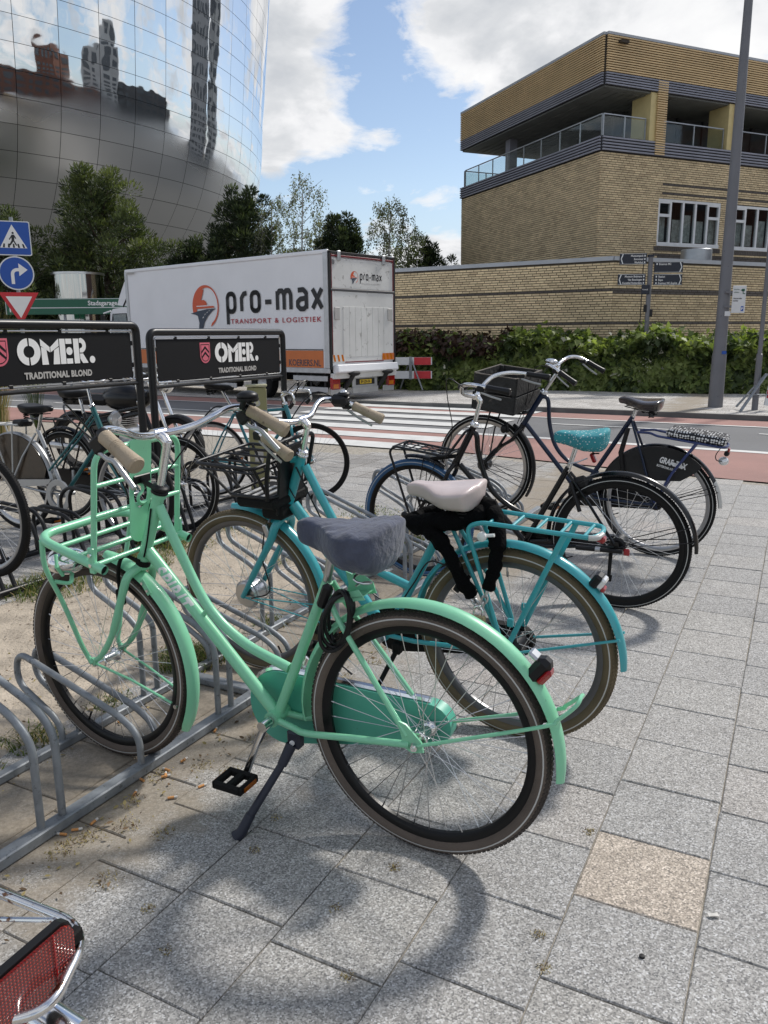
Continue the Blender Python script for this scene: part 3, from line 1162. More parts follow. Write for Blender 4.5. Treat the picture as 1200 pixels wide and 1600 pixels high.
    pts = smooth_path([(x, -y, z) for x, y, z in reversed(bar)] + bar[1:], 6)
    ho = steered(MB().tube(pts, .0108, 14).build('handlebar', d.get('bar_mat', 'chrome'), t), st)
    e1, e0 = Vector(bar[-1]), Vector(bar[-2])
    gl = d.get('grip_len', .125)
    gd = (e1 - e0).normalized()
    for s_ in (-1, 1):
        b = MB()
        grip(b, Vector(((e1 - gd * gl).x, s_ * (e1 - gd * gl).y, (e1 - gd * gl).z)), Vector(((e1 + gd * .006).x, s_ * (e1 + gd * .006).y, (e1 + gd * .006).z)), d.get('grip_r', .0150), rib=d.get('rib', 0))
        b.build('grip', d.get('grip', 'black_plastic'), ho)
        if d.get('levers', True):
            p = e1 - gd * (gl + .03)
            q0 = e1 - gd * (gl * .35)
            b = MB().box((p.x, s_ * p.y, p.z - .012), (.040, .022, .030), bev=.005)
            lv = b.build('brake_lever', 'black_plastic', ho)
            b = MB().tube(smooth_path([(p.x, s_ * p.y, p.z - .03), ((p.x + q0.x) / 2, s_ * (p.y + q0.y) / 2, (p.z + q0.z) / 2 - .040), (q0.x, s_ * q0.y, q0.z - .045)], 5), .0055, 8, flat=.6)
            b.build('lever_blade', 'silver_paint', lv)
    return t, st, ho


def chain_guard(t, cF, rF, cR, rR, material, y0=-.042, y1=-.074, name='chain_case'):
    cc = [(cF[0] + rF * math.cos(R(-90 + 180 * k / 16)), cF[1] + rF * math.sin(R(-90 + 180 * k / 16))) for k in range(17)]
    cc += [(cR[0] + rR * math.cos(R(90 + 180 * k / 10)), cR[1] + rR * math.sin(R(90 + 180 * k / 10))) for k in range(11)]
    return MB().prism(cc, y0, y1, lambda a, c, h: (a, h, c)).build(name, material, t)


def side_stand(t, top, foot, material='matte_black'):
    b = MB()
    b.box((top[0], .03, top[1]), (.035, .03, .045), bev=.006)
    b.tube([(top[0], .04, top[1] - .01), foot], [.010, .0085], 10)
    b.tube([Vector(foot) + Vector((-.006, -.005, .03)), foot], [.011, .014], 10)
    return b.build('kick_stand', material, t)


GRP = 'bicycles parked in the racks'
# ------------------------------------------------------------------ turquoise bicycle
d = dict(label='turquoise step-through bicycle with a pale pink saddle and a deep black front carrier', group=GRP,
         pose=((.463, 2.60), 150.0, 6.0), HT=(.828, .970), HB=(.930, .735), FA=(1.150, .366), BB=(.505, .305), SE=(.222, .812),
         tubes=[[(.818, .932), (.75, .80), (.66, .65), (.56, .565), (.392, .505)]], down0=(.890, .772), r_top=.0165, r_tube=.0165, r_down=.0225,
         frame='turquoise', tyre='rubber_tan', rim='rim_dark', rhub='drum', fhub='big', tw=.048, Rw=.356, stripe=True,
         guard_mat='turquoise', rg=(-2, 186), fg=(-18, 97), fat_stay=True, stays=(18,), fork_r=.0165,
         saddle=(.235, .895, -3), sad_mat='saddle_pink', sad=dict(length=.275, wid=.215, nose=.055, depth=.062, nx=40, nr=32), crank=-15,
         stem=(.790, 1.085), bar=[(.815, 0, 1.105), (.82, .07, 1.110), (.845, .145, 1.132), (.852, .205, 1.142), (.815, .262, 1.130), (.76, .285, 1.105), (.655, .305, 1.055)],
         grip='grip_tan', grip_r=.0180, rib=5, steer=0, valve=-1.5)
T, stT, hT = cycle(d)
chain_guard(T, (.50, .300), .095, (-.0, .345), .055, 'matte_black')
side_stand(T, (.45, .262), (.545, .175, .012))
wrapped_text('7', .055, (.80, 0, .668), (-.66, 0, -.75), (-.75, 0, .66), .0225, 'navy_print', T, bold=.003)
b = MB()
for i, j in ((0, 0), (1, 0), (0, 1), (1, 1)):
    b.box((.835 - .024 * i * .66 - .02 * j * .75 + .008, .0215, .712 - .024 * i * .75 + .02 * j * .66 - .008), (.016, .004, .014), Matrix.Rotation(R(48), 3, 'Y'))
b.build('frame_badge', 'navy_print', T)
# rear carrier
b = MB()
fr_ = round_path([(.02, .062, .385), (.135, .065, .790), (.085, .065, .812), (-.285, .060, .800), (-.300, 0, .802), (-.285, -.060, .800), (.085, -.065, .812), (.135, -.065, .790), (.02, -.062, .385)], .035, 6)
b.tube(fr_, .0078, 12)
for x in (.06, -.02, -.10, -.18, -.255):
    b.tube([(x, .062, .808 - (.06 - x) * .02), (x, -.062, .808 - (.06 - x) * .02)], .0055, 10)
for s_ in (-1, 1):
    b.tube([(-.002, s_ * .066, .375), (-.085, s_ * .066, .56), (-.195, s_ * .064, .800)], .0095, 10, flat=.6)
    b.box((-.015, s_ * .066, .47), (.022, .012, .03), bev=.003)
rc = b.build('rear_carrier', 'turquoise', T)
b = MB()
b.lathe([(.001, -.010), (.016, -.010), (.016, .002), (.010, .006), (.001, .006)], 18, c=(.075, .082, .768))
b.tube([(.075, .07, .768), (.035, .07, .775)], .006, 8)
b.build('clamp', 'white_print', rc)
b = MB().box((-.300, .030, .790), (.030, .030, .022), bev=.006)
b.build('rack_reflector', 'red_lens', rc)
MB().tube(round_path([(-.270, .061, .800), (-.295, .055, .800), (-.302, .02, .802)], .02, 4), .0086, 10).build('tape', 'reflector_white', rc)
rot = Matrix.Rotation(R(-34), 3, 'Y')
tl = MB().box((-.283, 0, .640), (.030, .050, .050), rot, bev=.008).build('tail_lamp', 'black_plastic', T)
MB().box((-.300, 0, .634), (.020, .044, .040), rot, bev=.006).build('lens', 'clear_lens', tl)
MB().box((-.304, 0, .612), (.014, .034, .016), rot, bev=.004).build('red_lens', 'red_lens', tl)
# rim brake and cables
b = MB()
for s_ in (-1, 1):
    b.box((.185, s_ * .030, .560), (.024, .014, .060), Matrix.Rotation(R(-30), 3, 'Y'), bev=.004)
    b.box((.160, s_ * .022, .545), (.045, .012, .014), Matrix.Rotation(R(-40), 3, 'Y'), bev=.003)
b.build('rim_brake', 'black_plastic', T)
b = MB()
b.tube(smooth_path([(.845, .02, .93), (.78, .025, .80), (.70, .028, .66), (.58, .03, .50), (.45, .03, .44), (.37, .03, .53), (.30, .03, .63), (.22, .03, .62), (.18, .03, .60)], 6), .0030, 6)
b.tube(smooth_path([(.80, .27, 1.12), (.88, .22, 1.18), (.93, .10, 1.08), (.93, .03, .93), (.86, .02, .80)], 6), .0026, 6)
b.tube(smooth_path([(.80, -.27, 1.12), (.89, -.20, 1.17), (.94, -.08, 1.06), (.95, -.02, .92), (.99, -.03, .72)], 6), .0026, 6)
b.tube(smooth_path([(1.0, .062, .66), (1.02, .064, .55), (1.00, .066, .42), (1.1, .066, .37)], 6), .0028, 6)
b.build('brake_cable', 'black_plastic', T)
b = MB()
b.box((1.0, .038, .655), (.024, .018, .070), Matrix.Rotation(R(20), 3, 'Y'), bev=.004)
b.box((1.0, -.038, .655), (.024, .018, .070), Matrix.Rotation(R(20), 3, 'Y'), bev=.004)
b.tube([(.99, .04, .70), (.98, 0, .735), (.99, -.04, .70)], .004, 6)
steered(b.build('front_brake', 'steel', T), stT)
b = MB()
for zz, x0, x1 in ((.952, .835, .905), (.815, .905, .955)):
    b.box(((x0 + x1) / 2, 0, zz), (x1 - x0, .036, .020), bev=.004)
b.build('carrier_mount', 'turquoise', T)
# black front carrier
b = MB()
ring = round_path([(.930, .165, .950), (1.215, .165, .955), (1.215, -.165, .955), (.930, -.165, .950)], .03, 5, closed=True)
b.tube(ring, .0068, 10, closed=True)
b.tube([(p.x, p.y * .93, p.z - .022) for p in ring], .0045, 8, closed=True)
low = round_path([(.900, .125, .830), (1.10, .125, .830), (1.10, -.125, .830), (.900, -.125, .830)], .03, 5, closed=True)
b.tube(low, .0068, 10, closed=True)
for (x, y, x2, y2) in ((1.19, .155, 1.09, .12), (1.19, -.155, 1.09, -.12), (.935, .16, .91, .12), (.935, -.16, .91, -.12), (1.215, .06, 1.10, .05), (1.215, -.06, 1.10, -.05)):
    b.tube([(x, y, .952), (x2, y2, .830)], .0058, 8)
for y in (-.09, 0, .09):
    b.tube([(.93, y, .951), (1.214, y, .955)], .0048, 8)
for s_ in (-1, 1):
    b.tube(round_path([(.915, s_ * .12, .82), (.900, s_ * .135, .90), (.865, s_ * .14, 1.025), (.86, s_ * .06, 1.035)], .03, 5), .0085, 10)
b.tube([(.86, -.06, 1.035), (.86, .06, 1.035)], .0085, 10)
b.box((.890, 0, .88), (.012, .16, .27), Matrix.Rotation(R(-10), 3, 'Y'), bev=.004)
bk = b.build('front_carrier', 'rack_black', T)
b = MB().box((.985, 0, .800), (.19, .23, .045), bev=.012)
b.box((.945, 0, .755), (.10, .15, .06), bev=.012)
b.build('carrier_deck', 'matte_black', bk)
b = MB()
for k in range(3):
    b.box((1.04 - .04 * k, .03, .8245), (.018, .15, .004))
b.build('deck_pad', 'reflector_white', bk)
# bell on left half
b = MB().ball((.835, .20, 1.165), (.026, .026, .015), 16, 8)
b.box((.83, .22, 1.135), (.05, .06, .04), bev=.01)
b.build('gear_shifter', 'black_plastic', hT)
b = MB().box((.80, -.245, 1.135), (.07, .06, .05), bev=.016)
b.ball((.785, -.250, 1.158), (.026, .026, .012), 16, 8)
b.build('gear_shifter', 'black_plastic', hT)
b = MB().ball((.785, -.250, 1.166), (.016, .016, .009), 14, 8)
b.build('shifter_badge', 'chrome', hT)
# chain lock in its black sleeve, hung over the seat tube
lk = thing('chain_lock', 'thick chain lock in a black cloth sleeve with a brass padlock, below the pink saddle', 'chain lock', pose(d['pose']))
b = MB()
lp = [(.118, .070, .545), (.150, .080, .60), (.205, .075, .70), (.275, .060, .765), (.345, .045, .775), (.345, -.02, .775), (.28, -.065, .79), (.18, -.06, .83), (.09, -.03, .83), (.045, .02, .76), (.040, .060, .66), (.062, .075, .58)]
pts = smooth_path(lp, 8)
rs = []
for i, p in enumerate(pts):
    rs.append((.023 if p.z < .72 else .031) + .004 * noise.noise(Vector((i * .55, 1.2, 0))) + .004 * noise.noise(Vector((i * 1.4, 5.2, 0))))
rs[0] = rs[-1] = .016
b.tube(pts, rs, 14)
lp2 = smooth_path([(.335, .0, .755), (.325, .045, .77), (.26, .052, .79), (.19, .045, .80), (.12, .0, .815), (.13, -.05, .82), (.22, -.06, .80), (.31, -.045, .77)], 6)
b.tube(lp2, [.033 + .006 * noise.noise(Vector((i * .8, 3.3, 0))) for i in range(len(lp2))], 12)
b.xf(lambda p: p + Vector((.006 * noise.noise(p * 40), .006 * noise.noise(p * 40 + Vector((9, 0, 0))), .006 * noise.noise(p * 40 + Vector((0, 9, 0))))))
b.build('sleeve', 'chain_cloth', lk)


def chain_links(p0, p1, n, rl=.016, rw=.010, r=.0038):
    b = MB()
    p0, p1 = Vector(p0), Vector(p1)
    dr = (p1 - p0).normalized()
    side = dr.cross(Vector((0, 1, 0))).normalized()
    oth = dr.cross(side)
    for i in range(n):
        c = p0.lerp(p1, (i + .5) / n)
        s2 = side if i % 2 else oth
        pts = [c + dr * (rl * math.cos(a)) + s2 * (rw * math.sin(a)) for a in [2 * math.pi * k / 14 for k in range(14)]]
        b.tube(pts, r, 6, closed=True)
    return b


b = chain_links((.125, .075, .548), (.088, .080, .512), 3)
b2 = chain_links((.060, .077, .580), (.080, .082, .512), 3)
b.add(b2.v, b2.f)
b.build('chain', 'steel', lk)
b = MB().box((.088, .098, .468), (.054, .018, .048), Matrix.Rotation(R(4), 3, 'Y'), bev=.003)
pl = b.build('padlock', 'brass', lk)
MB().tube(smooth_path([(.102, .098, .490), (.102, .096, .512), (.088, .094, .525), (.072, .096, .512), (.072, .098, .490)], 5), .0040, 10).build('shackle', 'chrome', pl)

# ------------------------------------------------------------------ black bicycle with the blue front tyre
d = dict(label='black step-through bicycle with a speckled turquoise saddle cover and a blue front tyre', group=GRP,
         pose=((1.215, 3.935), 151.5, 5.0), HT=(.785, .925), HB=(.893, .718), FA=(1.145, .366), BB=(.500, .300), SE=(.268, .735),
         tubes=[[(.797, .900), (.770, .872), (.763, .788), (.731, .666), (.680, .568), (.579, .492), (.440, .430)]], down0=(.872, .708), r_top=.0145, r_down=.0155,
         frame='black_paint', tyre='rubber', ftyre='blue_tyre', rim='rim_black', rhub='drum', rg=(-1, 184), fg=(60, 100), stays=(10, 22),
         saddle=(.195, .905, -2), sad_mat='confetti', sad=dict(length=.275, wid=.21, nose=.07, depth=.075, nx=40, nr=30, hem=True, wrinkle=.0025), crank=170,
         stem=(.748, 1.060), bar=[(.770, 0, 1.085), (.785, .06, 1.095), (.79, .13, 1.12), (.755, .20, 1.165), (.685, .255, 1.180), (.590, .28, 1.172), (.470, .29, 1.155)], valve=.4, steer=-2)
mc = mat('confetti', (.035, .26, .30), .82, var=.10, scale=9, bump=.4, bscale=70)
tr = mc.node_tree
b_ = tr.nodes['Principled BSDF']
tc = tr.nodes.new('ShaderNodeTexCoord')
vo = tr.nodes.new('ShaderNodeTexVoronoi')
vo.feature = 'F1'
vo.inputs['Scale'].default_value = 62
mp = tr.nodes.new('ShaderNodeMapping')
mp.inputs['Scale'].default_value = (1, .8, 1.7)
tr.links.new(tc.outputs['Object'], mp.inputs[0])
tr.links.new(mp.outputs[0], vo.inputs['Vector'])
lt = tr.nodes.new('ShaderNodeMath')
lt.operation = 'LESS_THAN'
lt.inputs[1].default_value = .24
tr.links.new(vo.outputs['Distance'], lt.inputs[0])
mx = tr.nodes.new('ShaderNodeMix')
mx.data_type = 'RGBA'
mx.inputs[7].default_value = (.62, .70, .70, 1)
tr.links.new(lt.outputs[0], mx.inputs[0])
tr.links.new(b_.inputs['Base Color'].links[0].from_socket, mx.inputs[6])
tr.links.new(mx.outputs[2], b_.inputs['Base Color'])
K, stK, hK = cycle(d)
chain_guard(K, (.50, .300), .055, (0.02, .345), .030, 'black_paint')
side_stand(K, (.03, .335), (.02, .12, .19))
wrapped_text('MOVELO', .030, (.74, 0, .56), (-.67, 0, -.74), (-.74, 0, .67), .0155, 'grey_print', K, bold=.001)
b = MB()
for s_ in (-1, 1):
    b.tube(round_path([(1.150, s_ * .068, .372), (1.270, s_ * .080, .770), (1.235, s_ * .080, .800), (.935, s_ * .078, .765), (.905, s_ * .076, .775), (.815, s_ * .060, .895)], [0, .03, .03, .04, .03, 0], 6), .0072, 10)
b.tube(round_path([(.815, .060, .895), (.808, .045, .905), (.808, -.045, .905), (.815, -.060, .895)], .02, 4), .0072, 10)
b.tube([(1.245, -.08, .798), (1.245, .08, .798)], .0055, 8)
b.tube([(.915, -.077, .768), (.915, .077, .768)], .0055, 8)
for k in range(7):
    x = 1.20 - .045 * k
    b.tube([(x, -.079, .797 - (1.235 - x) * .11), (x, .079, .797 - (1.235 - x) * .11)], .0035, 6)
for y in (-.03, .03):
    b.tube([(1.24, y, .798), (.92, y, .766)], .0035, 6)
steered(b.build('front_carrier', 'rack_black', K), stK)
b = MB().box((.955, 0, .742), (.20, .030, .020), Matrix.Rotation(R(10), 3, 'Y'), bev=.006)
steered(b.build('deck_pad', 'matte_black', K), stK)
b = MB().box((.035, .082, .336), (.05, .012, .012), bev=.003).box((-.055, .075, .336), (.03, .018, .034), bev=.005)
lk2 = b.build('reflector', 'red_lens', K)
b = MB().tube([(.20, .078, .332), (-.035, .078, .338)], .012, 12)
b.build('axle_sleeve', 'black_plastic', K)
b = MB().tube([(.10, .0785, .335), (.075, .0785, .336)], .014, 12)
b.build('band', 'steel', K)
b = MB()
b.ball((.80, .10, 1.145), (.028, .028, .018), 16, 8)
b.build('bell', 'black_plastic', hK)
b = MB()
b.box((.205, .0, .655), (.10, .05, .07), Matrix.Rotation(R(20), 3, 'Y'), bev=.02)
b.tube([(.245, .034, .66), (.19, .058, .52)], .011, 8)
b.build('ring_lock', 'black_plastic', K)
b = MB()
b.tube([(.17, .01, .79), (.215, .02, .77), (.26, .03, .76)], .004, 6)
bb_ = b.build('lamp_arm', 'steel', K)
MB().box((.140, .01, .795), (.022, .03, .050), Matrix.Rotation(R(24), 3, 'Y'), bev=.006).build('red_lamp', 'red_lens', bb_)
b = MB()
b.tube(smooth_path([(.74, .22, 1.16), (.84, .2, 1.2), (.90, .08, 1.08), (.90, .03, .9), (.95, .04, .72)], 6), .0026, 6)
steered(b.build('brake_cable', 'black_plastic', K), stK)
b = MB()
b.ball((1.175, .092, .410), (.026, .020, .020), 12, 8)
b.box((1.155, .085, .375), (.02, .03, .06), bev=.005)
steered(b.build('lamp_dynamo', 'black_plastic', K), stK)

# ------------------------------------------------------------------ dark blue bicycle with crate
pv = Matrix.Translation((0, 0, .352)) @ Matrix.Rotation(R(-7.0), 4, 'Y') @ Matrix.Translation((0, 0, -.352))
mat('saddle_worn', (.035, .027, .028), .22, var=.6, scale=7, coat=.5, spots=(.13, .09, .09), spotscale=7, spotcut=.60)
d = dict(label='dark blue bicycle with a worn leather saddle and a spotted cushion on its rear carrier', group=GRP,
         pose=((1.745, 4.92), 148.0, 5.0), pitch=pv, HT=(.835, .925), HB=(.948, .690), FA=(1.200, .362), BB=(.500, .300), SE=(.235, .870),
         tubes=[[(.842, .905), (.795, .885), (.766, .735), (.711, .600), (.620, .515), (.50, .480), (.395, .468)]], down0=(.925, .700), r_top=.0135, r_down=.0155,
         frame='dark_blue', frame_front='dark_blue', fork='black_paint', tyre='rubber', rim='rim_silver', rhub='drum', fhub='drum', rg=(8, 186), fg=(-26, 60), fguard_mat='black_plastic', guard_mat='black_paint', stays=(16, 22),
         saddle=(.190, .975, -2), sad_mat='saddle_worn', sad=dict(length=.27, wid=.20, nose=.06, depth=.055, nx=36, nr=28), crank=30,
         stem=(.752, 1.085), bar=[(.765, 0, 1.115), (.775, .06, 1.120), (.775, .15, 1.135), (.755, .21, 1.150), (.715, .245, 1.150), (.66, .265, 1.130), (.540, .285, 1.075)], valve=.5, steer=0)
Bk, stB, hB = cycle(d)
chain_guard(Bk, (.50, .300), .095, (.02, .345), .055, 'black_plastic')
# skirt guards on both sides of the rear wheel
mat('skirt', (.007, .007, .008), .5, var=.3, bump=.2, bscale=30, coat=.15)
b = MB()
sk = [(.372 * math.cos(R(a)) * -1, .352 + .372 * math.sin(R(a))) for a in range(52, 168, 8)]
sk += [(.30, .40), (.16, .50), (.02, .505), (-.12, .53), (-.20, .60)]
for s_ in (-1, 1):
    b.prism(sk, s_ * .034, s_ * .038, lambda a, c, h: (a, h, c))
sko = b.build('skirt_guard', 'skirt', Bk)
for body, size, x, z, bold in (('GRAF  TAX', .052, -.005, .618, .0022), ('ROTTERDAM, 010.232', .020, .005, .590, .0006)):
    lettering(body, size, frame_mtx((x + .03, .0392, z + .008), (-.994, 0, -.105), (-.105, 0, .994)), 'white_print', sko, bold=bold, depth=.0004, xs=.62, shear=.15)
b = MB()
b.add([(-.060, .0394, .640), (-.110, .0394, .634), (-.135, .0394, .618), (-.110, .0394, .612), (-.062, .0394, .616), (-.045, .0394, .628)], [(0, 1, 2, 3, 4, 5)])
b.build('emblem', 'white_print', sko, smooth=False)
# rear carrier in bright blue with the cushion
b = MB()
fr_ = round_path([(.185, .03, .785), (.10, .055, .800), (.06, .070, .792), (-.33, .070, .790), (-.345, 0, .790), (-.33, -.070, .790), (.06, -.070, .792), (.10, -.055, .800), (.185, -.03, .785)], .03, 5)
b.tube(fr_, .0075, 10)
for s_ in (-1, 1):
    b.tube([(.005, s_ * .066, .372), (-.07, s_ * .068, .58), (-.175, s_ * .070, .788)], .0085, 10)
for x in (0, -.1, -.2, -.3):
    b.tube([(x, -.07, .790), (x, .07, .790)], .005, 8)
rcb = b.build('rear_carrier', 'royal_blue', Bk)
mcu = mat('spotted_cloth', (.015, .016, .020), .85, var=.1, bump=.2, bscale=150)
tr = mcu.node_tree
b_ = tr.nodes['Principled BSDF']
tc = tr.nodes.new('ShaderNodeTexCoord')
vo = tr.nodes.new('ShaderNodeTexVoronoi')
vo.inputs['Scale'].default_value = 62
vo.inputs['Randomness'].default_value = .35
tr.links.new(tc.outputs['Object'], vo.inputs['Vector'])
lt = tr.nodes.new('ShaderNodeMath')
lt.operation = 'LESS_THAN'
lt.inputs[1].default_value = .40
tr.links.new(vo.outputs['Distance'], lt.inputs[0])
mx = tr.nodes.new('ShaderNodeMix')
mx.data_type = 'RGBA'
mx.inputs[7].default_value = (.72, .72, .72, 1)
tr.links.new(lt.outputs[0], mx.inputs[0])
tr.links.new(b_.inputs['Base Color'].links[0].from_socket, mx.inputs[6])
tr.links.new(mx.outputs[2], b_.inputs['Base Color'])
b = MB().box((-.165, 0, .822), (.345, .165, .050), bev=.016)
b.build('cushion', 'spotted_cloth', Bk)
b = MB().box((-.345, 0, .745), (.028, .05, .03), bev=.008)
tlb = b.build('tail_lamp', 'black_plastic', Bk)
MB().ball((-.335, .0, .695), (.030, .032, .026), 16, 10).build('lens', 'clear_lens', tlb)
MB().box((-.352, 0, .765), (.012, .035, .028), bev=.004).build('red_lens', 'red_lens', tlb)
MB().tube(smooth_path([(-.31, .03, .78), (-.29, .03, .73), (-.30, .03, .70), (-.33, .03, .70)], 5), .003, 6).build('cable', 'black_plastic', Bk)
b = MB()
fender(b, 0, .352, .386, 8, 34, .058, .015)
b.build('mudguard_tip', 'reflector_white', Bk)
b = MB()
b.tube([(.245, .03, .80), (.262, .045, .64), (.225, .05, .50)], [.014, .016, .012], 10)
b.build('frame_lock', 'black_plastic', Bk)
# gear hub / drum parts and brake
b = MB()
b.box((1.045, .048, .66), (.03, .02, .06), Matrix.Rotation(R(20), 3, 'Y'), bev=.006)
b.tube([(1.20, .065, .36), (1.11, .07, .47), (1.035, .07, .62)], [.008, .010, .009], 8)
b.ball((1.060, .062, .655), (.022, .018, .030), 12, 8)
steered(b.build('brake_arm', 'black_plastic', Bk), stB)
# crate
cr = thing('crate', 'weathered dark wooden crate in front of the dark blue bicycle\'s handlebar', 'crate', pose(d['pose']) @ pv)
X0, X1, Y0, Y1, Z0, Z1 = .945, 1.235, -.215, .215, .800, 1.035
th = .010
rr_ = random.Random(5)


def board(a, c, name='board', m=('wood_black', 'wood_edge')):
    a, c = Vector(a), Vector(c)
    b = MB()
    b.box((a + c) / 2, [abs(q) for q in (c - a)], bev=.0015)
    return b.build(name, m[0], cr, smooth=False)


flare = .0
for k, (z0, z1) in enumerate(((Z0, Z0 + .105), (Z0 + .122, Z1 - .005))):
    board((X0, Y1 - th, z0), (X1, Y1, z1))
    board((X0, Y0, z0), (X1, Y0 + th, z1))
    board((X0 - th, Y0 + .002, z0 - .002), (X0 - .001, Y1 - .002, z1 + .003))
    board((X1 + .001, Y0 + .002, z0 - .002), (X1 + th, Y1 - .002, z1 + .003))
for k in range(4):
    y = Y0 + .02 + k * .105
    board((X0, y, Z0 - .010), (X1, y + .085, Z0 - .001))
for x, y in ((X0 + .012, Y0 + .022), (X0 + .012, Y1 - .022), (X1 - .012, Y0 + .022), (X1 - .012, Y1 - .022)):
    b = MB().box((x, y, (Z0 + Z1) / 2), (.022, .022, Z1 - Z0 - .004))
    b.build('corner_post', 'wood_black', cr, smooth=False)
b = MB()
for y in (Y0 + th / 2, Y1 - th / 2):
    b.box(((X0 + X1) / 2, y, Z1 - .003), (X1 - X0, th - .001, .005))
b.box((X0 - th / 2, 0, Z1 + .0005), (th - .001, Y1 - Y0, .005))
b.box((X1 + th / 2, 0, Z1 + .0005), (th - .001, Y1 - Y0, .005))
b.build('rim_edge', 'wood_edge', cr, smooth=False)
b = MB()
for s_ in (-1, 1):
    b.tube(smooth_path([(1.10, s_ * .06, Z0 - .012), (1.0, s_ * .05, Z0 - .03), (.93, s_ * .02, Z0 - .02), (.905, 0, .80)], 5), .007, 8)
    b.tube([(1.20, s_ * .07, .38), (1.19, s_ * .09, .60), (1.15, s_ * .10, Z0 - .012)], .006, 8)
b.build('crate_support', 'rack_black', Bk)
b = MB()
for s_ in (-1, 1):
    b.tube(smooth_path([(.70, s_ * .25, 1.14), (.82, s_ * .2, 1.13), (.90, s_ * .1, 1.02), (.93, s_ * .04, .86), (.98, s_ * .03, .70)], 6), .0028, 6)
steered(b.build('brake_cable', 'black_plastic', Bk), stB)
MB().ball((.79, .04, 1.148), (.040, .032, .016), 14, 8).build('bell', 'chrome', hB)
# ------------------------------------------------------------------ bicycles in the black rack, seen between the signs
G2 = 'bicycles behind the mint one'
HDG = -26.0
# silver / teal bicycle
base = dict(group=G2, fine=False, HT=(.80, .93), HB=(.90, .715), FA=(1.13, .352), BB=(.48, .30), SE=(.25, .76), steer=0,
            saddle=(.19, .90, -3), stem=(.765, 1.08), bar=[(.80, 0, 1.10), (.81, .08, 1.105), (.80, .16, 1.13), (.76, .22, 1.145), (.68, .26, 1.13), (.56, .28, 1.11)], down0=(.885, .745))
d = dict(base, label='silver and teal bicycle with a round headlamp and a grey chain case, facing right', pose=((-2.73, 5.80), HDG, 1.5),
         tubes=[[(.82, .885, .022), (.60, .68, .024), (.36, .47, .022)], [(.82, .885, -.022), (.60, .68, -.024), (.36, .47, -.022)]], frame='silver_paint', frame_front='teal', r_top=.008, r_down=.015, saddle=(.27, .92, -3),
         guard_mat='silver_paint', fork='teal', rim='rim_silver', tyre='rubber', stripe=False, fg=(-20, 100), crank=-88)
S1, st1, h1 = cycle(d)
# grey chain case lies on the side towards the camera
cc = MB()
cc.lathe([(.075, -.052), (.115, -.052), (.118, -.060), (.115, -.070), (.075, -.070), (.072, -.06)], 36, c=(.48, 0, .30))
cc.prism([(.40, .385), (.42, .415), (.02, .385), (-.02, .35), (.02, .33), (.36, .365)], -.054, -.068, lambda a, c, h: (a, h, c))
cc.build('chain_case', 'silver_paint', S1)
mat('brown_guard', (.045, .030, .018), .35, var=.5, scale=12, coat=.3)
b = MB()
sk = [(.365 * math.cos(R(a)) * -1, .352 + .365 * math.sin(R(a))) for a in range(40, 170, 10)] + [(.30, .36), (-.22, .36)]
for s_ in (-1, 1):
    b.prism(sk, s_ * .032, s_ * .035, lambda a, c, h: (a, h, c))
b.build('skirt_guard', 'brown_guard', S1)
wrapped_text('PARIS', .045, (.315, 0, .66), (.40, 0, -.90), (-.90 * -1, 0, .40), .015, 'black_print', S1, bold=.002).matrix_basis = frame_mtx((.33, 0, .63), (.447, 0, -.894), (.894, 0, .447))
b = MB()
b.tube(round_path([(.12, .06, .79), (-.33, .06, .78), (-.33, -.06, .78), (.12, -.06, .79)], .02, 4), .007, 8)
for s_ in (-1, 1):
    b.tube([(0, s_ * .062, .36), (-.17, s_ * .062, .78)], .006, 8)
    b.tube([(.02, s_ * .062, .36), (.06, s_ * .062, .785)], .006, 8)
for x in (.05, -.05, -.15, -.25):
    b.tube([(x, .06, .785), (x, -.06, .785)], .005, 6)
rc1 = b.build('rear_carrier', 'reflector_white', S1)
b = MB().box((.10, 0, .80), (.11, .11, .05), bev=.015)
b.build('carrier_clip', 'black_plastic', rc1)
b = MB()
for k in range(9):
    b.tube([(-.10 - .012 * (k % 2), -.066, .77 - k * .045), (-.12 + .012 * (k % 2), -.066, .725 - k * .045)], .008, 6)
b.build('strap', 'black_plastic', rc1)
b = MB().lathe([(.001, -.03), (.025, -.028), (.052, .012), (.056, .02), (.052, .026), (.001, .024)], 24, axis='x', c=(.985, 0, .86))
hl = b.build('head_lamp', 'steel', S1)
MB().lathe([(.001, .024), (.050, .024), (.046, .030), (.001, .036)], 24, axis='x', c=(.985, 0, .86)).build('lens', 'clear_lens', hl)
b = MB().tube([(.93, 0, .75), (.97, 0, .79), (.985, 0, .83)], .006, 8)
b.build('lamp_bracket', 'steel', hl)

# black gentleman's bicycle
d = dict(base, label='black bicycle with a double top tube, standing behind the silver and teal one', pose=((-2.50, 6.13), HDG, 1.5),
         tubes=[[(.805, .905), (.245, .800)], [(.825, .865), (.250, .740)]], frame='black_paint', r_top=.013, r_down=.016, SE=(.235, .84), saddle=(.17, 1.0, -3),
         rim='rim_black', tyre='rubber', stripe=True, stem=(.765, 1.10), crank=40, fg=(20, 95))
S2, st2, h2 = cycle(d)
chain_guard(S2, (.48, .30), .11, (0, .35), .06, 'black_plastic')
wrapped_text('BATAVIA', .040, (.60, 0, .435), (.66, 0, .75), (-.75, 0, .66), .016, 'grey_print', S2, bold=.001).matrix_basis = frame_mtx((.565, 0, .395), (.675, 0, .738), (-.738, 0, .675))
b = MB()
b.tube(round_path([(.12, .06, .79), (-.33, .06, .78), (-.33, -.06, .78), (.12, -.06, .79)], .02, 4), .007, 8)
for s_ in (-1, 1):
    b.tube([(0, s_ * .062, .36), (-.17, s_ * .062, .78)], .006, 8)
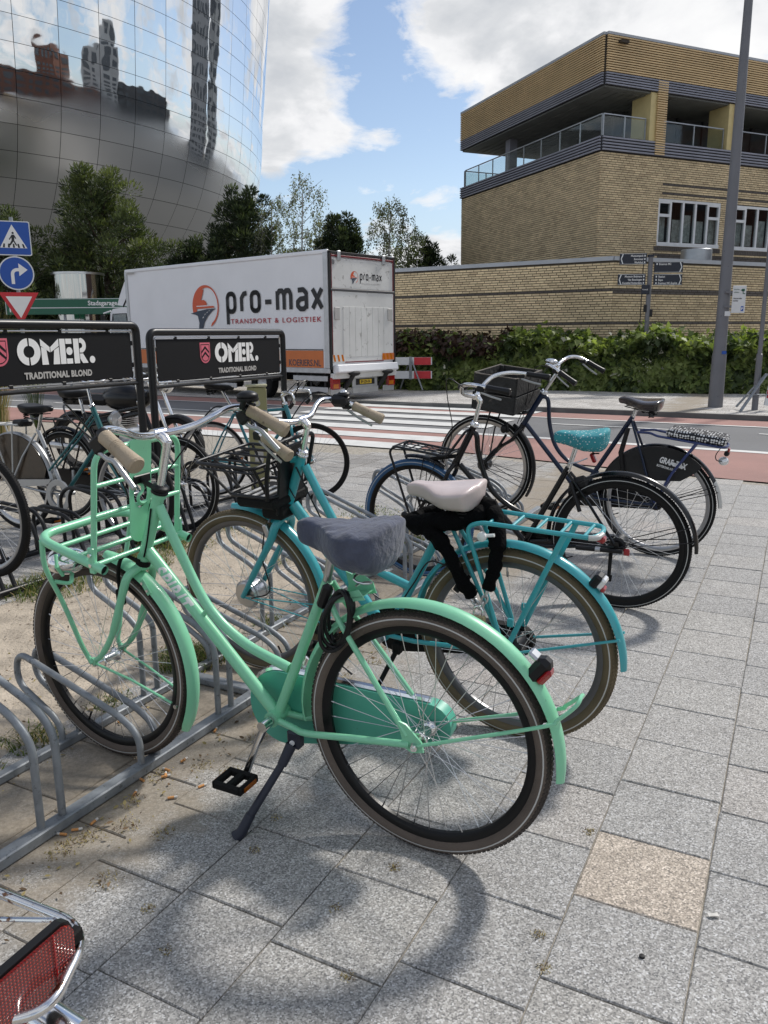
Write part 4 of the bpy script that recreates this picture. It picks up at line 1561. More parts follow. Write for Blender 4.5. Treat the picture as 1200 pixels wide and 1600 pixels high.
for x in (.05, -.05, -.15, -.25):
    b.tube([(x, .06, .785), (x, -.06, .785)], .005, 6)
b.build('rear_carrier', 'rack_black', S2)

# bicycle whose front wheel enters at the left edge
d = dict(base, label='bicycle with only its big black front wheel in view at the left edge', pose=((-3.19, 4.68), HDG, 0), lift=.12,
         tubes=[[(.80, .90), (.70, .70), (.40, .46)]], frame='black_paint', rim='rim_silver', tyre='rubber', fine=True, guards=None, stripe=False, tw=.044)
S3, st3, h3 = cycle(d)

# teal sports bicycle by the second sign
d = dict(base, label='slim teal bicycle without mudguards, standing behind the olive pillar', pose=((-1.53, 7.02), -12.0, 0), Rw=.335, tw=.028, RA=(0, .335),
         HT=(.70, .82), HB=(.75, .66), FA=(.93, .335), BB=(.42, .28), SE=(.23, .77), down0=(.735, .71), tubes=[[(.705, .785), (.24, .745)]], r_top=.013, r_tube=.013, r_down=.015,
         frame='teal_light', guards=None, rim='rim_silver', frim='rim_black', tyre='rubber', stripe=False, saddle=(.09, .99, 6), sad=dict(wid=.16, length=.27), stem=(.675, .90),
         bar=[(.74, 0, .93), (.75, .08, .935), (.75, .18, .94), (.76, .22, .94), (.84, .235, .93), (.86, .235, .86), (.82, .235, .82)], grip='black_plastic', grip_len=.05, crank=30, levers=False)
S4, st4, h4 = cycle(d)
b = MB()
for s_ in (-1, 1):
    b.tube(smooth_path([(.78, s_ * .23, .93), (.86, s_ * .15, 1.02), (.84, s_ * .03, 1.0), (.76, 0, .86), (.74, 0, .80)], 6), .004, 6)
b.build('brake_cable', 'black_plastic', h4)

# parked motor scooter far behind the first sign
mat('scooter_black', (.004, .004, .005), .30, var=.2, coat=.15, spec=.3)
sc_ = thing('motorcycle', 'black motorcycle with chrome fork tubes, half hidden behind the two signs', 'motorcycle', loc=(-2.80, 8.4, 0), rz=R(-20))
MB().lathe([(.24, -.05), (.29, -.05), (.30, 0), (.29, .05), (.24, .05)], 40, c=(-.55, 0, .30)).lathe([(.001, -.05), (.10, -.05), (.10, .05), (.001, .05)], 24, c=(-.55, 0, .30)).build('rear_wheel', 'rubber', sc_)
MB().lathe([(.24, -.045), (.29, -.045), (.30, 0), (.29, .045), (.24, .045)], 40, c=(.72, 0, .30)).lathe([(.001, -.04), (.08, -.04), (.08, .04), (.001, .04)], 24, c=(.72, 0, .30)).build('front_wheel', 'rubber', sc_)
b = MB()
for s_ in (-1, 1):
    b.cyl((.72, s_ * .085, .30), (.46, s_ * .085, .98), .021, 12)
b.build('fork', 'chrome', sc_)
b = MB()
fender(b, .72, .30, .33, 20, 150, .12, .03)
fender(b, -.55, .30, .34, 10, 140, .16, .04)
b.build('mudguard', 'scooter_black', sc_)
b = MB()
b.ball((.12, 0, .78), (.30, .15, .14), 20, 12)
b.box((-.05, 0, .45), (.40, .26, .34), bev=.08)
b.tube(smooth_path([(.42, 0, .85), (.2, 0, .62), (-.2, 0, .58), (-.55, 0, .60)], 5), .035, 10)
b.build('body', 'scooter_black', sc_)
MB().xf(lambda p: p).box((-.35, 0, .76), (.62, .24, .11), bev=.05).build('seat', 'saddle_black', sc_)
b = MB()
for k in range(5):
    b.lathe([(.001, -.12), (.13, -.12), (.14, 0), (.13, .12), (.001, .12)], 20, c=(.06, 0, .40)) if k == 0 else b.box((.10, 0, .50 + .02 * k), (.22, .28, .006))
b.tube([(.1, -.13, .35), (-.3, -.16, .25), (-.8, -.16, .28)], .035, 12)
b.build('engine', 'steel', sc_)
b = MB().tube(smooth_path([(.30, .38, 1.04), (.42, .25, 1.08), (.47, 0, 1.0), (.42, -.25, 1.08), (.30, -.38, 1.04)], 6), .012, 10)
b.build('handlebar', 'chrome', sc_)
b = MB().ball((.62, 0, .93), (.07, .09, .09), 18, 12)
b.build('head_lamp', 'chrome', sc_)
# ================================================================== ground, road, racks
U = Vector((.466, .885, 0))            # along the racks
PV = Vector((-.885, .466, 0))          # across them, away from the camera
Q0 = Vector((-.786, 2.386, 0))


def rk(t, s, z=0.0):
    return Q0 + U * t + PV * s + Vector((0, 0, z))


def st_of(p):
    q = Vector((p[0], p[1], 0)) - Q0
    return q.dot(U), q.dot(PV)


def nodes_of(m):
    return m.node_tree, m.node_tree.nodes['Principled BSDF']


def N_(t, typ, **k):
    n = t.nodes.new(typ)
    for a, b in k.items():
        setattr(n, a, b)
    return n


def mixc(t, fac, a, b, blend='MIX'):
    n = N_(t, 'ShaderNodeMix', data_type='RGBA', blend_type=blend)
    for i, x in ((0, fac), (6, a), (7, b)):
        if isinstance(x, (int, float)):
            n.inputs[i].default_value = x
        elif isinstance(x, tuple):
            n.inputs[i].default_value = (*x, 1)
        else:
            t.links.new(x, n.inputs[i])
    return n.outputs[2]


def mth(t, op, a, b=None, clamp=False):
    n = N_(t, 'ShaderNodeMath', operation=op, use_clamp=clamp)
    for i, x in enumerate((a, b)):
        if x is None:
            continue
        if isinstance(x, (int, float)):
            n.inputs[i].default_value = x
        else:
            t.links.new(x, n.inputs[i])
    return n.outputs[0]


def noi(t, vec, scale, detail=5, rough=.55, dist=0.0):
    n = N_(t, 'ShaderNodeTexNoise')
    n.inputs['Scale'].default_value = scale
    n.inputs['Detail'].default_value = detail
    n.inputs['Roughness'].default_value = rough
    n.inputs['Distortion'].default_value = dist
    t.links.new(vec, n.inputs['Vector'])
    return n.outputs['Fac']


def rmp(t, fac, stops):
    n = N_(t, 'ShaderNodeValToRGB')
    el = n.color_ramp.elements
    while len(el) > 1:
        el.remove(el[-1])
    el[0].position = stops[0][0]
    el[0].color = (*stops[0][1], 1)
    for p, c in stops[1:]:
        e = el.new(p)
        e.color = (*c, 1)
    t.links.new(fac, n.inputs[0])
    return n.outputs[0]


def g1(v):
    return (v, v, v)


def bump(t, b, h, strength, dist=.01):
    bp = N_(t, 'ShaderNodeBump')
    bp.inputs['Strength'].default_value = strength
    bp.inputs['Distance'].default_value = dist
    t.links.new(h, bp.inputs['Height'])
    t.links.new(bp.outputs[0], b.inputs['Normal'])


# washed-concrete paver: grey stone chippings, sandy dirt close to the racks
def paver_material(name, tiles=False, tone=1.0):
    m = mat(name, (.25, .245, .235), .85)
    t, b = nodes_of(m)
    gp = N_(t, 'ShaderNodeNewGeometry')
    P_ = gp.outputs['Position']
    v = N_(t, 'ShaderNodeTexVoronoi')
    v.inputs['Scale'].default_value = 260
    t.links.new(P_, v.inputs['Vector'])
    hs = N_(t, 'ShaderNodeSeparateColor')
    t.links.new(v.outputs['Color'], hs.inputs[0])
    chips = rmp(t, hs.outputs[0], [(0, g1(.14 * tone)), (.22, (.25 * tone, .245 * tone, .235 * tone)), (.6, (.36 * tone, .35 * tone, .332 * tone)), (.84, (.47 * tone, .46 * tone, .44 * tone)), (1, g1(.62 * tone))])
    big_ = rmp(t, noi(t, P_, 2.2, 6), [(.3, g1(.92)), (.7, g1(1.05))])
    c = mixc(t, 1.0, chips, big_, 'MULTIPLY')
    mid = rmp(t, noi(t, P_, 17, 4), [(.35, g1(.95)), (.65, g1(1.04))])
    c = mixc(t, 1.0, c, mid, 'MULTIPLY')
    if tiles:
        mp = N_(t, 'ShaderNodeMapping')
        mp.inputs['Rotation'].default_value = (0, 0, R(-tiles))
        t.links.new(P_, mp.inputs[0])
        br = N_(t, 'ShaderNodeTexBrick')
        br.inputs['Scale'].default_value = 1.0
        br.inputs['Brick Width'].default_value = .30
        br.inputs['Row Height'].default_value = .30
        br.inputs['Mortar Size'].default_value = .006
        br.inputs['Color1'].default_value = (.82, .80, .78, 1)
        br.inputs['Color2'].default_value = (1.12, 1.1, 1.08, 1)
        br.inputs['Mortar'].default_value = (.42, .38, .33, 1)
        t.links.new(mp.outputs[0], br.inputs['Vector'])
        c = mixc(t, 1.0, c, br.outputs['Color'], 'MULTIPLY')
    else:
        oi = N_(t, 'ShaderNodeObjectInfo')
        c = mixc(t, 1.0, c, rmp(t, oi.outputs['Random'], [(0, (.93, .93, .935)), (.3, (.975, .975, .975)), (.6, (1.01, 1.0, .99)), (.88, (1.04, 1.03, 1.01)), (1, (1.06, 1.0, .97))]), 'MULTIPLY')
    # sand drifted over the pavers along the rack
    vm = N_(t, 'ShaderNodeVectorMath', operation='DOT_PRODUCT')
    vm.inputs[1].default_value = tuple(PV)
    t.links.new(P_, vm.inputs[0])
    s_ = mth(t, 'SUBTRACT', vm.outputs['Value'], PV.dot(Q0))
    near = mth(t, 'SUBTRACT', 1.0, mth(t, 'DIVIDE', mth(t, 'ABSOLUTE', mth(t, 'SUBTRACT', s_, .10)), 1.05), True)
    f = mth(t, 'ADD', mth(t, 'MULTIPLY', noi(t, P_, 3.1, 8, .62), .62), mth(t, 'MULTIPLY', near, .40))
    f2 = rmp(t, f, [(.50, g1(0)), (.62, g1(.75)), (.72, g1(.92))])
    sand = rmp(t, noi(t, P_, 60, 4), [(.3, (.21, .175, .13)), (.7, (.33, .28, .215))])
    c = mixc(t, f2, c, sand)
    t.links.new(c, b.inputs['Base Color'])
    bump(t, b, hs.outputs[1], .35, .002)
    b.inputs['Roughness'].default_value = .9
    return m


paver_material('paver')
paver_material('paver_pink', tone=1.12)
t, b = nodes_of(M['paver_pink'])
t.links.new(mixc(t, 1.0, b.inputs['Base Color'].links[0].from_socket, (1.12, .99, .86), 'MULTIPLY'), b.inputs['Base Color'])
paver_material('paver_far', tiles=-30.5, tone=1.35)
paver_material('paver_mid', tiles=62.5, tone=1.0)
mat('joint_sand', (.34, .31, .26), .95, var=.35, scale=30, bump=.6, bscale=120)


def flat(name, pts, z, material, kind='structure', parent=None):
    me = bpy.data.meshes.new(name)
    me.from_pydata([(x, y, z) for x, y in pts], [], [tuple(range(len(pts)))])
    me.materials.append(M[material])
    bm = bmesh.new()
    bm.from_mesh(me)
    bmesh.ops.recalc_face_normals(bm, faces=bm.faces)
    for f in bm.faces:
        if f.normal.z < 0:
            f.normal_flip()
    bm.to_mesh(me)
    bm.free()
    return link(name, me, parent, kind)


def ribbon(name, A, B, z, material, zf=None, kind='structure', parent=None):
    """strip between two polylines with the same number of points"""
    n = len(A)
    vs = [(x, y, z if zf is None else zf(x)) for x, y in A] + [(x, y, z if zf is None else zf(x)) for x, y in B]
    fs = [(i, i + 1, n + i + 1, n + i) for i in range(n - 1)]
    return MB().add(vs, fs).build(name, material, parent, smooth=False, kind=kind)


mat('earth', (.085, .085, .080), .95, var=.3, scale=.6)
flat('ground', [(-500, -300), (500, -300), (500, 600), (-500, 600)], -.06, 'earth')
E_ = [(30, -8), (12, 1.5), (3.53, 7.5), (2.12, 8.6), (.95, 9.6), (-.33, 10.45), (-2.8, 12.2), (-5.2, 13.4), (-14, 17), (-40, 27)]
F_ = [(31.5, -6.5), (12.9, 3.1), (4.42, 9.28), (3.08, 10.15), (1.9, 10.95), (.6, 11.75), (-1.6, 13.35), (-4.3, 14.9), (-13, 19.2), (-39, 30)]
kd, kn = Vector((.862, -.508, 0)), Vector((-.508, -.862, 0))
K0 = Vector((3.09, 14.65, 0))


def kp(t, dd):
    p = K0 + kd * t + kn * dd
    return (p.x, p.y)


mat('asphalt', (.16, .162, .166), .88, var=.16, scale=.8, bump=.5, bscale=160, spots=(.15, .15, .155), spotscale=130, spotcut=.58)
mat('red_asphalt', (.33, .185, .16), .9, var=.16, scale=1.1, bump=.4, bscale=160, spots=(.40, .27, .245), spotscale=120, spotcut=.60)
mat('road_paint', (.62, .62, .60), .7, var=.10, scale=4, spots=(.30, .30, .30), spotscale=22, spotcut=.64)
# road surface out to the kerb and, on the left, to the park beyond it
flat('road', [F_[0], *F_[1:], (-46, 60), kp(-45, -4), kp(-9, -4), kp(-4.5, -.02), kp(40, -.02)], -.004, 'asphalt')
ribbon('cycle_path', E_, F_, .0, 'red_asphalt')
ofs = lambda P_, d_: [(x + .5 * d_, y + .86 * d_) for x, y in P_]
ribbon('edge_line', ofs(F_, -.02), ofs(F_, .15), .004, 'road_paint')
Akd = [kp(t, .12) for t in (-30, -4.6, -4.2, -.1, 0, 38)]
Bkd = [kp(t, 1.0) for t in (-30, -4.6, -4.2, -.1, 0, 38)]
ribbon('cycle_path_far', Akd, Bkd, .0, 'red_asphalt')
ribbon('edge_line', [kp(t, 1.02) for t in (-30, -4.2)], [kp(t, 1.12) for t in (-30, -4.2)], .004, 'road_paint')
ribbon('edge_line', [kp(t, 1.02) for t in (0, 38)], [kp(t, 1.12) for t in (0, 38)], .004, 'road_paint')
zc = thing('zebra_crossing', 'white striped zebra crossing on the road beyond the bicycles', 'zebra crossing', loc=(0, 0, 0))
for k, dd in enumerate((.30, 1.12, 1.96, 2.80, 3.66, 4.52, 5.36)):
    A = [kp(-4.15, dd - .24), kp(-.1 + .04 * k, dd - .24)]
    B_ = [kp(-4.15, dd + .24), kp(-.1 + .04 * k, dd + .24)]
    ribbon('stripe', A, B_, .008, 'road_paint', kind=None, parent=zc)
for k in range(14):
    t0 = .7 + 3.0 * k
    o = ribbon('lane_dash', [kp(t0, 1.93), kp(t0 + 2.4, 1.93)], [kp(t0, 2.01), kp(t0 + 2.4, 2.01)], .004, 'road_paint')
for k in range(5):
    t0 = -7.3 - 3.2 * k
    ribbon('lane_dash', [kp(t0, 2.6), kp(t0 + 2.4, 2.6)], [kp(t0, 2.7), kp(t0 + 2.4, 2.7)], .004, 'road_paint')
ribbon('lane_patch', [kp(-6.4, 2.1), kp(-4.6, 2.1)], [kp(-6.0, 2.55), kp(-4.3, 2.6)], .004, 'road_paint')

# far pavement with its kerb; it drops to the road beside the truck
mat('kerb_stone', (.12, .12, .115), .8, var=.25, scale=3)


def pz(x):
    q = max(0, min(1, (x + .4) / 1.6))
    return .002 + .078 * q * q * (3 - 2 * q)


xs_t = [-12, -8, -6, -4.6] + [-4.2 + .3 * i for i in range(12)] + [0, 4, 10, 40]
A = [kp(t, .0) for t in xs_t]
B_ = [(x + 9, y + 22) for x, y in A]
ribbon('far_pavement', A, B_, 0, 'paver_far', zf=lambda x: pz(x))
vs, fs = [], []
n = len(xs_t)
for i, t_ in enumerate(xs_t):
    x, y = kp(t_, .10)
    x2, y2 = kp(t_, -.001)
    z = pz(x2) + .002
    vs += [(x, y, -.01), (x, y, z), (x2, y2, z)]
for i in range(n - 1):
    for k in range(2):
        fs.append((i * 3 + k, (i + 1) * 3 + k, (i + 1) * 3 + k + 1, i * 3 + k + 1))
MB().add(vs, fs).build('kerb', 'kerb_stone', None, smooth=False, kind='structure')
# second kerb run where the strip by the truck starts
MB().box((*kp(-3.4, -.05), .035), (2.4, .12, .06), Matrix.Rotation(R(-30.5), 3, 'Z'), bev=.01).build('kerb', 'kerb_stone', None, smooth=False, kind='structure')

# near pavement: real pavers as far as they can be told apart
pav = flat('pavement', [(30, -8), (12, 1.45), (3.53, 7.45), (2.12, 8.55), (.95, 9.55), (-.33, 10.4), (-2.8, 12.15), (-5.2, 13.35), (-14, 16.95), (-40, 26.9), (-60, -30), (30, -30)], -.0075, 'joint_sand')
TA = R(62.46)
td, tn = Vector((math.cos(TA), math.sin(TA), 0)), Vector((math.sin(TA), -math.cos(TA), 0))
TO = Vector((.475, 1.761, 0))
rp = random.Random(11)


def paver_mesh(L=.2965, W=.2965):
    b = MB()
    h, c = .012, .003
    x, y = L / 2, W / 2
    vs = [(sx * x, sy * y, -h) for sx, sy in ((-1, -1), (1, -1), (1, 1), (-1, 1))]
    vs += [(sx * x, sy * y, -c) for sx, sy in ((-1, -1), (1, -1), (1, 1), (-1, 1))]
    vs += [(sx * (x - c), sy * (y - c), 0) for sx, sy in ((-1, -1), (1, -1), (1, 1), (-1, 1))]
    fs = [(8, 9, 10, 11)]
    for k in range(4):
        k2 = (k + 1) % 4
        fs += [(k, k2, 4 + k2, 4 + k), (4 + k, 4 + k2, 8 + k2, 8 + k)]
    return b.add(vs, fs)


pm = paver_mesh().mesh('paver', 'paver', smooth=False)
pmp = paver_mesh().mesh('paver', 'paver_pink', smooth=False)


def inside(p, poly):
    c = False
    n = len(poly)
    for i in range(n):
        x1, y1 = poly[i]
        x2, y2 = poly[(i + 1) % n]
        if (y1 > p[1]) != (y2 > p[1]) and p[0] < (x2 - x1) * (p[1] - y1) / (y2 - y1) + x1:
            c = not c
    return c


edge_poly = [(12, 1.35), (3.50, 7.35), (2.08, 8.45), (.9, 9.42), (-.38, 10.25), (-2.85, 12.0), (-5.2, 13.2), (-14, 16.8), (-14, -3), (12, -3)]
cells = []
for i in range(-16, 32):
    off = (0, .105, .15, .02, .12, .05)[i % 6] + (.15 if i % 2 else 0)
    for j in range(-10, 40):
        c = TO + tn * (.30 * (i + .5)) + td * (.30 * j + off - .15 + .30 * 0)
        if i == 0:
            c = TO + tn * .15 + td * (.30 * j + .15)
        if not (-.3 < c.y < 9.6) or not inside((c.x, c.y), edge_poly):
            continue
        if abs(c.x) > .53 * c.y + .9:
            continue
        t_, s_ = st_of(c)
        if .60 < s_ < 1.80 and t_ < 3.6:
            continue
        depth = c.y * math.cos(PITCH) + CAM_H * math.sin(PITCH)
        u_ = 600 + F_PX * c.x / depth
        v_ = 800 - F_PX * (c.y * math.sin(PITCH) - CAM_H * math.cos(PITCH)) / depth
        vis = -120 < u_ < 1320 and v_ < 1760
        cells.append((0 if vis else 1, depth, i, j, c))
cells.sort(key=lambda q: q[:2])
rest = MB()
base_v = [tuple(v.co) for v in pm.vertices]
base_f = [tuple(p.vertices) for p in pm.polygons]
for k, (_, dep, i, j, c) in enumerate(cells):
    mtx = Matrix.Translation(c + Vector((rp.uniform(-.0012, .0012), rp.uniform(-.0012, .0012), rp.uniform(-.0012, .0010)))) @ \
        Matrix.Rotation(TA + R(rp.uniform(-.35, .35)), 4, 'Z') @ Matrix.Rotation(R(rp.uniform(-.28, .28)), 4, 'X') @ Matrix.Rotation(R(rp.uniform(-.28, .28)), 4, 'Y')
    if k < 300:
        link('paver', pmp if (i == 0 and j == 0) else pm, pav, None, mtx)
    else:
        rest.add([mtx @ Vector(v) for v in base_v], base_f)
rest.build('pavers', 'paver_mid', pav, smooth=False, kind='stuff')

# sandy strip between the racks
mat('sand', (.42, .36, .285), .95, var=.26, scale=7, bump=1.0, bscale=70, spots=(.13, .10, .07), spotscale=30, spotcut=.60)
vs, fs = [], []
na, nb = 110, 46
for i in range(na + 1):
    for j in range(nb + 1):
        t_ = -3.6 + 7.5 * i / na
        s_ = .40 + 1.62 * j / nb
        p = rk(t_, s_)
        e = min(1, max(0, min((s_ - .42) / .16, (2.0 - s_) / .16, (3.85 - t_) / .5)))
        nn = noise.noise(p * 2.3) * .5 + .5
        fine_ = noise.noise(p * 11) * .006 + noise.noise(p * 31) * .003
        z = -.016 + e * (.016 + .022 * nn) + fine_ * e + (.012 * (noise.noise(p * 4.0)) * (1 - e))
        vs.append((p.x, p.y, z))
for i in range(na):
    for j in range(nb):
        a = i * (nb + 1) + j
        fs.append((a, a + 1, a + nb + 2, a + nb + 1))
MB().add(vs, fs).build('sand_strip', 'sand', None, angle=180, kind='structure')


# ------------------------------------------------------------------ bicycle racks
def rack_local(b, t, prof, r, rails=False):
    for dt in (-.037, .037):
        b.tube(round_path([rk(t + dt, s, z) for s, z in prof], .06, 6), r, 12)


LOWP = [(0, .02), (0, .135), (.08, .185), (.56, .325), (.575, .205), (.40, .110), (.37, .07), (.37, .02)]
HIGHP = [(0, .02), (0, .300), (.07, .365), (.60, .560), (.62, .440), (.42, .345), (.37, .30), (.37, .02)]
LOWR = [0, .06, .05, .055, .055, .04, .03, 0]
gr = thing('bicycle_rack', 'long galvanised steel rack holding the front wheels of the mint and turquoise bicycles', 'bicycle rack', loc=(0, 0, 0))
b = MB()
rot = Matrix.Rotation(math.atan2(U.y, U.x), 3, 'Z')
b.box(rk(1.1, 0, .019), (6.6, .045, .034), rot, bev=.004)
b.build('front_rail', 'galvanised', gr)
MB().box(rk(1.1, .37, .016), (6.6, .036, .030), rot, bev=.004).build('rear_rail', 'galvanised', gr)
for t_ in (-1.55, .60, 3.6):
    MB().box(rk(t_, .185, .017), (.05, .33, .028), rot, bev=.004).build('cross_rail', 'galvanised', gr)
k = 0
for i in range(-5, 11):
    t_ = .392 * i
    if t_ > 4.2:
        break
    prof = LOWP if i % 2 == 0 else HIGHP
    for dt in (-.037, .037):
        b = MB()
        b.tube(round_path([rk(t_ + dt + (.0), s, z) for s, z in prof], [0, .055, .055, .06, .055, .04, .03, 0], 6), .0115, 12)
        b.build('wheel_loop', 'galvanised', gr)
# black rack
br_ = thing('bicycle_rack', 'black painted bicycle rack under the two black advertising signs', 'bicycle rack', loc=(0, 0, 0))
for s_, nm in ((1.99, 'front_rail'), (2.55, 'rear_rail')):
    MB().tube([rk(-1.9, s_, .03), rk(3.95, s_, .03)], .020, 12).build(nm, 'rack_black', br_)
for i in range(-7, 13):
    t_ = .10 + .30 * i
    for dt in (-.037, .037):
        hz = .0 if i % 2 else .08
        b = MB().tube(round_path([rk(t_ + dt, 1.99, .03), rk(t_ + dt, 2.10, .28 + hz), rk(t_ + dt, 2.18, .33 + hz), rk(t_ + dt, 2.48, .35 + hz), rk(t_ + dt, 2.56, .28 + hz), rk(t_ + dt, 2.55, .03)], .07, 6), .0125, 10)
        b.build('wheel_loop', 'rack_black', br_)


# ------------------------------------------------------------------ advertising frames
def omer_sign(R_, L_, label, zt=1.435, h=.37):
    """R_, L_: ground points of the right and the left post"""
    R_, L_ = Vector((*R_, 0)), Vector((*L_, 0))
    o = thing('advertising_sign', label, 'sign', loc=(0, 0, 0), group=None)
    x = (R_ - L_).normalized()
    W_ = (R_ - L_).length
    up_ = Vector((0, 0, 1))
    nrm = Vector((x.y, -x.x, 0))        # towards the camera
    pr = .026
    b = MB()
    b.tube(round_path([L_, L_ + up_ * zt, R_ + up_ * zt, R_], .055, 8), pr, 14)
    b.build('post_frame', 'rack_black', o)
    zb = zt - h
    b = MB()
    b.tube([L_ + up_ * zb, R_ + up_ * zb], .014, 10)
    b.build('lower_rail', 'rack_black', o)
    c = (L_ + R_) / 2 + up_ * (zt - h / 2 - .006)
    rot = Matrix(((x.x, nrm.x, 0), (x.y, nrm.y, 0), (0, 0, 1)))
    b = MB()
    ww, hh = W_ - .085, h - .062
    inn = [c + x * (sx * ww / 2) + up_ * (sz * hh / 2) for sx, sz in ((-1, -1), (1, -1), (1, 1), (-1, 1))]
    b.tube(round_path(inn, .03, 5, closed=True), .0055, 8, closed=True)
    b.build('inner_frame', 'steel', o)
    b = MB().box(c, (ww - .03, .006, hh - .022), rot, bev=.002)
    pn = b.build('panel', 'sign_face', o)
    for fx in (-.36, -.12, .12, .36):
        for sz in (-1, 1):
            MB().box(c + x * (fx * ww) + up_ * (sz * (hh / 2 - .004)), (.030, .012, .022), rot, bev=.003).build('clip', 'black_plastic', o)
    for sx in (-1, 1):
        for fz in (-.2, .25):
            MB().box(c + x * (sx * (ww / 2 - .008)) + up_ * (fz * hh), (.016, .012, .030), rot, bev=.003).build('clip', 'black_plastic', o)
    # printed brand: stencil letters
    fr_o = c + nrm * .0045
    mt = frame_mtx(fr_o, x, up_)

    def P2(poly, material, name='letter', dz=0.0):
        me = bpy.data.meshes.new(name)
        me.from_pydata([(a, q, dz) for a, q in poly], [], [tuple(range(len(poly)))])
        me.materials.append(M[material])
        return me

    letters = []                          # list of polygons in a unit height of 1
    def arcp(cx, cy, r, a0, a1, n=14):
        return [(cx + r * math.cos(R(a0 + (a1 - a0) * i / n)), cy + r * math.sin(R(a0 + (a1 - a0) * i / n))) for i in range(n + 1)]
    def ringh(cx, cy, ro, ri, a0, a1):
        return arcp(cx, cy, ro, a0, a1) + arcp(cx, cy, ri, a1, a0)
    g_ = .022
    letters.append(('O', [[(a - g_, q) for a, q in ringh(.5, .5, .5, .22, 92, 268)], [(a + g_, q) for a, q in ringh(.5, .5, .5, .22, -88, 88)]]))
    mx_ = 1.06
    letters.append(('M', [[(mx_, 0), (mx_ + .30, 0), (mx_ + .24, .58), (mx_, .68)],
                          [(mx_ - .02, .98), (mx_ - .02, .72), (mx_ + .40, .46), (mx_ + .40, .66)],
                          [(mx_ + .43, .66), (mx_ + .43, .46), (mx_ + .84, .70), (mx_ + .84, .98)],
                          [(mx_ + .52, 0), (mx_ + .84, 0), (mx_ + .84, .66), (mx_ + .60, .54)]]))
    ex = 1.94
    letters.append(('E', [[(ex, 0), (ex + .27, 0), (ex + .27, .97), (ex, .97)],
                          [(ex + .30, 0), (ex + .60, 0), (ex + .60, .20), (ex + .30, .20)],
                          [(ex + .30, .77), (ex + .60, .77), (ex + .60, .97), (ex + .30, .97)],
                          arcp(ex + .46, .49, .155, 0, 360, 18)[:-1]]))
    rx = 2.62
    letters.append(('R', [[(rx, 0), (rx + .27, 0), (rx + .27, .97), (rx, .97)],
                          [(rx + .30, .97)] + arcp(rx + .34, .70, .30, 80, -70, 12) + [(rx + .34, .36), (rx + .62, .06), (rx + .60, 0), (rx + .44, 0), (rx + .30, .28)][0:0] + [(rx + .30, .42), (rx + .30, .56)] + arcp(rx + .34, .70, .11, -90, 90, 8) + [(rx + .30, .80)],
                          [(rx + .30, .38), (rx + .46, .38), (rx + .70, .02), (rx + .68, 0), (rx + .42, 0), (rx + .30, .18)]]))
    letters.append(('dot', [arcp(rx + .93, .13, .145, 0, 360, 16)[:-1]]))
    S = .150
    X0_, Z0_ = -.122, -.036
    grp = link('emblem_lettering', P2([(-.001, -.001), (.001, -.001), (.001, .001), (-.001, .001)], 'sign_face'), pn, None, mt)
    for nm, polys in letters:
        vs, fs = [], []
        q = MB()
        for pz_ in polys:
            q.add([(X0_ + a * S * 1.02, Z0_ + z * S, 0.001) for a, z in pz_], [tuple(range(len(pz_)))])
        me = q.mesh('letter', 'white_print', smooth=False)
        link('letter', me, pn, None, mt)
    bpy.data.objects.remove(grp)
    lettering('TRADITIONAL BLOND', .050, mt @ Matrix.Translation((-.092, -.112, .001)), 'grey_print', pn, width=.50, bold=.0024, spacing=1.08, depth=.0003)
    # shield with chevrons
    sx0, sz0, sw, sh_ = -.242, .040, .118, .150

    def shield(k_, dz, material):
        w_, h_ = sw * k_, sh_ * k_
        pts = [(-w_ / 2, h_ / 2), (w_ / 2, h_ / 2), (w_ / 2, -h_ * .12)] + [(w_ / 2 * math.cos(R(a)), -h_ * .12 + h_ * .38 * math.sin(R(a))) for a in range(-15, -166, -15)] + [(-w_ / 2, -h_ * .12)]
        me = P2([(sx0 + a, sz0 + z) for a, z in pts], material)
        link('shield', me, pn, None, mt @ Matrix.Translation((0, 0, dz)))
    shield(1.0, .001, 'pink_print')
    shield(.84, .0015, 'sign_face')
    shield(.76, .0020, 'pink_print')
    for k_, zz in ((0, .10), (1, -.16)):
        w_ = sw * .37
        pts = [(-w_, zz * sh_ - .13 * sh_), (0, zz * sh_ + .10 * sh_), (w_, zz * sh_ - .13 * sh_), (w_, zz * sh_ - .02 * sh_), (0, zz * sh_ + .24 * sh_), (-w_, zz * sh_ - .02 * sh_)]
        link('chevron', P2([(sx0 + a, sz0 + z) for a, z in pts], 'sign_face'), pn, None, mt @ Matrix.Translation((0, 0, .0025)))
    return o


omer_sign((-.86, 6.95), (-1.575, 5.47), 'complete black beer sign in a black tube frame, in front of the truck', 1.435, .37)
omer_sign((-1.62, 5.33), (-2.335, 3.85), 'black beer sign in a black tube frame, cut off by the left edge', 1.478, .37)

# olive pillar with stickers
mat('olive', (.25, .24, .115), .55, var=.08, scale=4)
mat('cream', (.52, .50, .33), .5, var=.06)
pl_ = thing('pillar', 'thin olive green pillar with small stickers, standing behind the turquoise handlebar', 'pillar', loc=(-1.05, 6.62, 0), rz=math.atan2(.30, 1.0) - .12)
MB().box((0, 0, .495), (.155, .075, .99), bev=.006).build('body', 'olive', pl_)
MB().box((.0775 + .003, .0, .495), (.004, .062, .95)).build('side_panel', 'cream', pl_)
MB().box((-.0, .0, 1.005), (.175, .10, .018), bev=.004).build('cap', 'cream', pl_)
fm = frame_mtx((0, -.0385, 0), (1, 0, 0), (0, 0, 1))
b = MB().box((.0, -.0385, .70), (.12, .001, .080))
stk = b.build('sticker', 'black_print', pl_)
lettering('JAHRESHT', .027, frame_mtx((-.054, -.0396, .712), (1, 0, 0), (0, 0, 1)), 'white_print', stk, bold=.0006, depth=.0002, xs=.72)
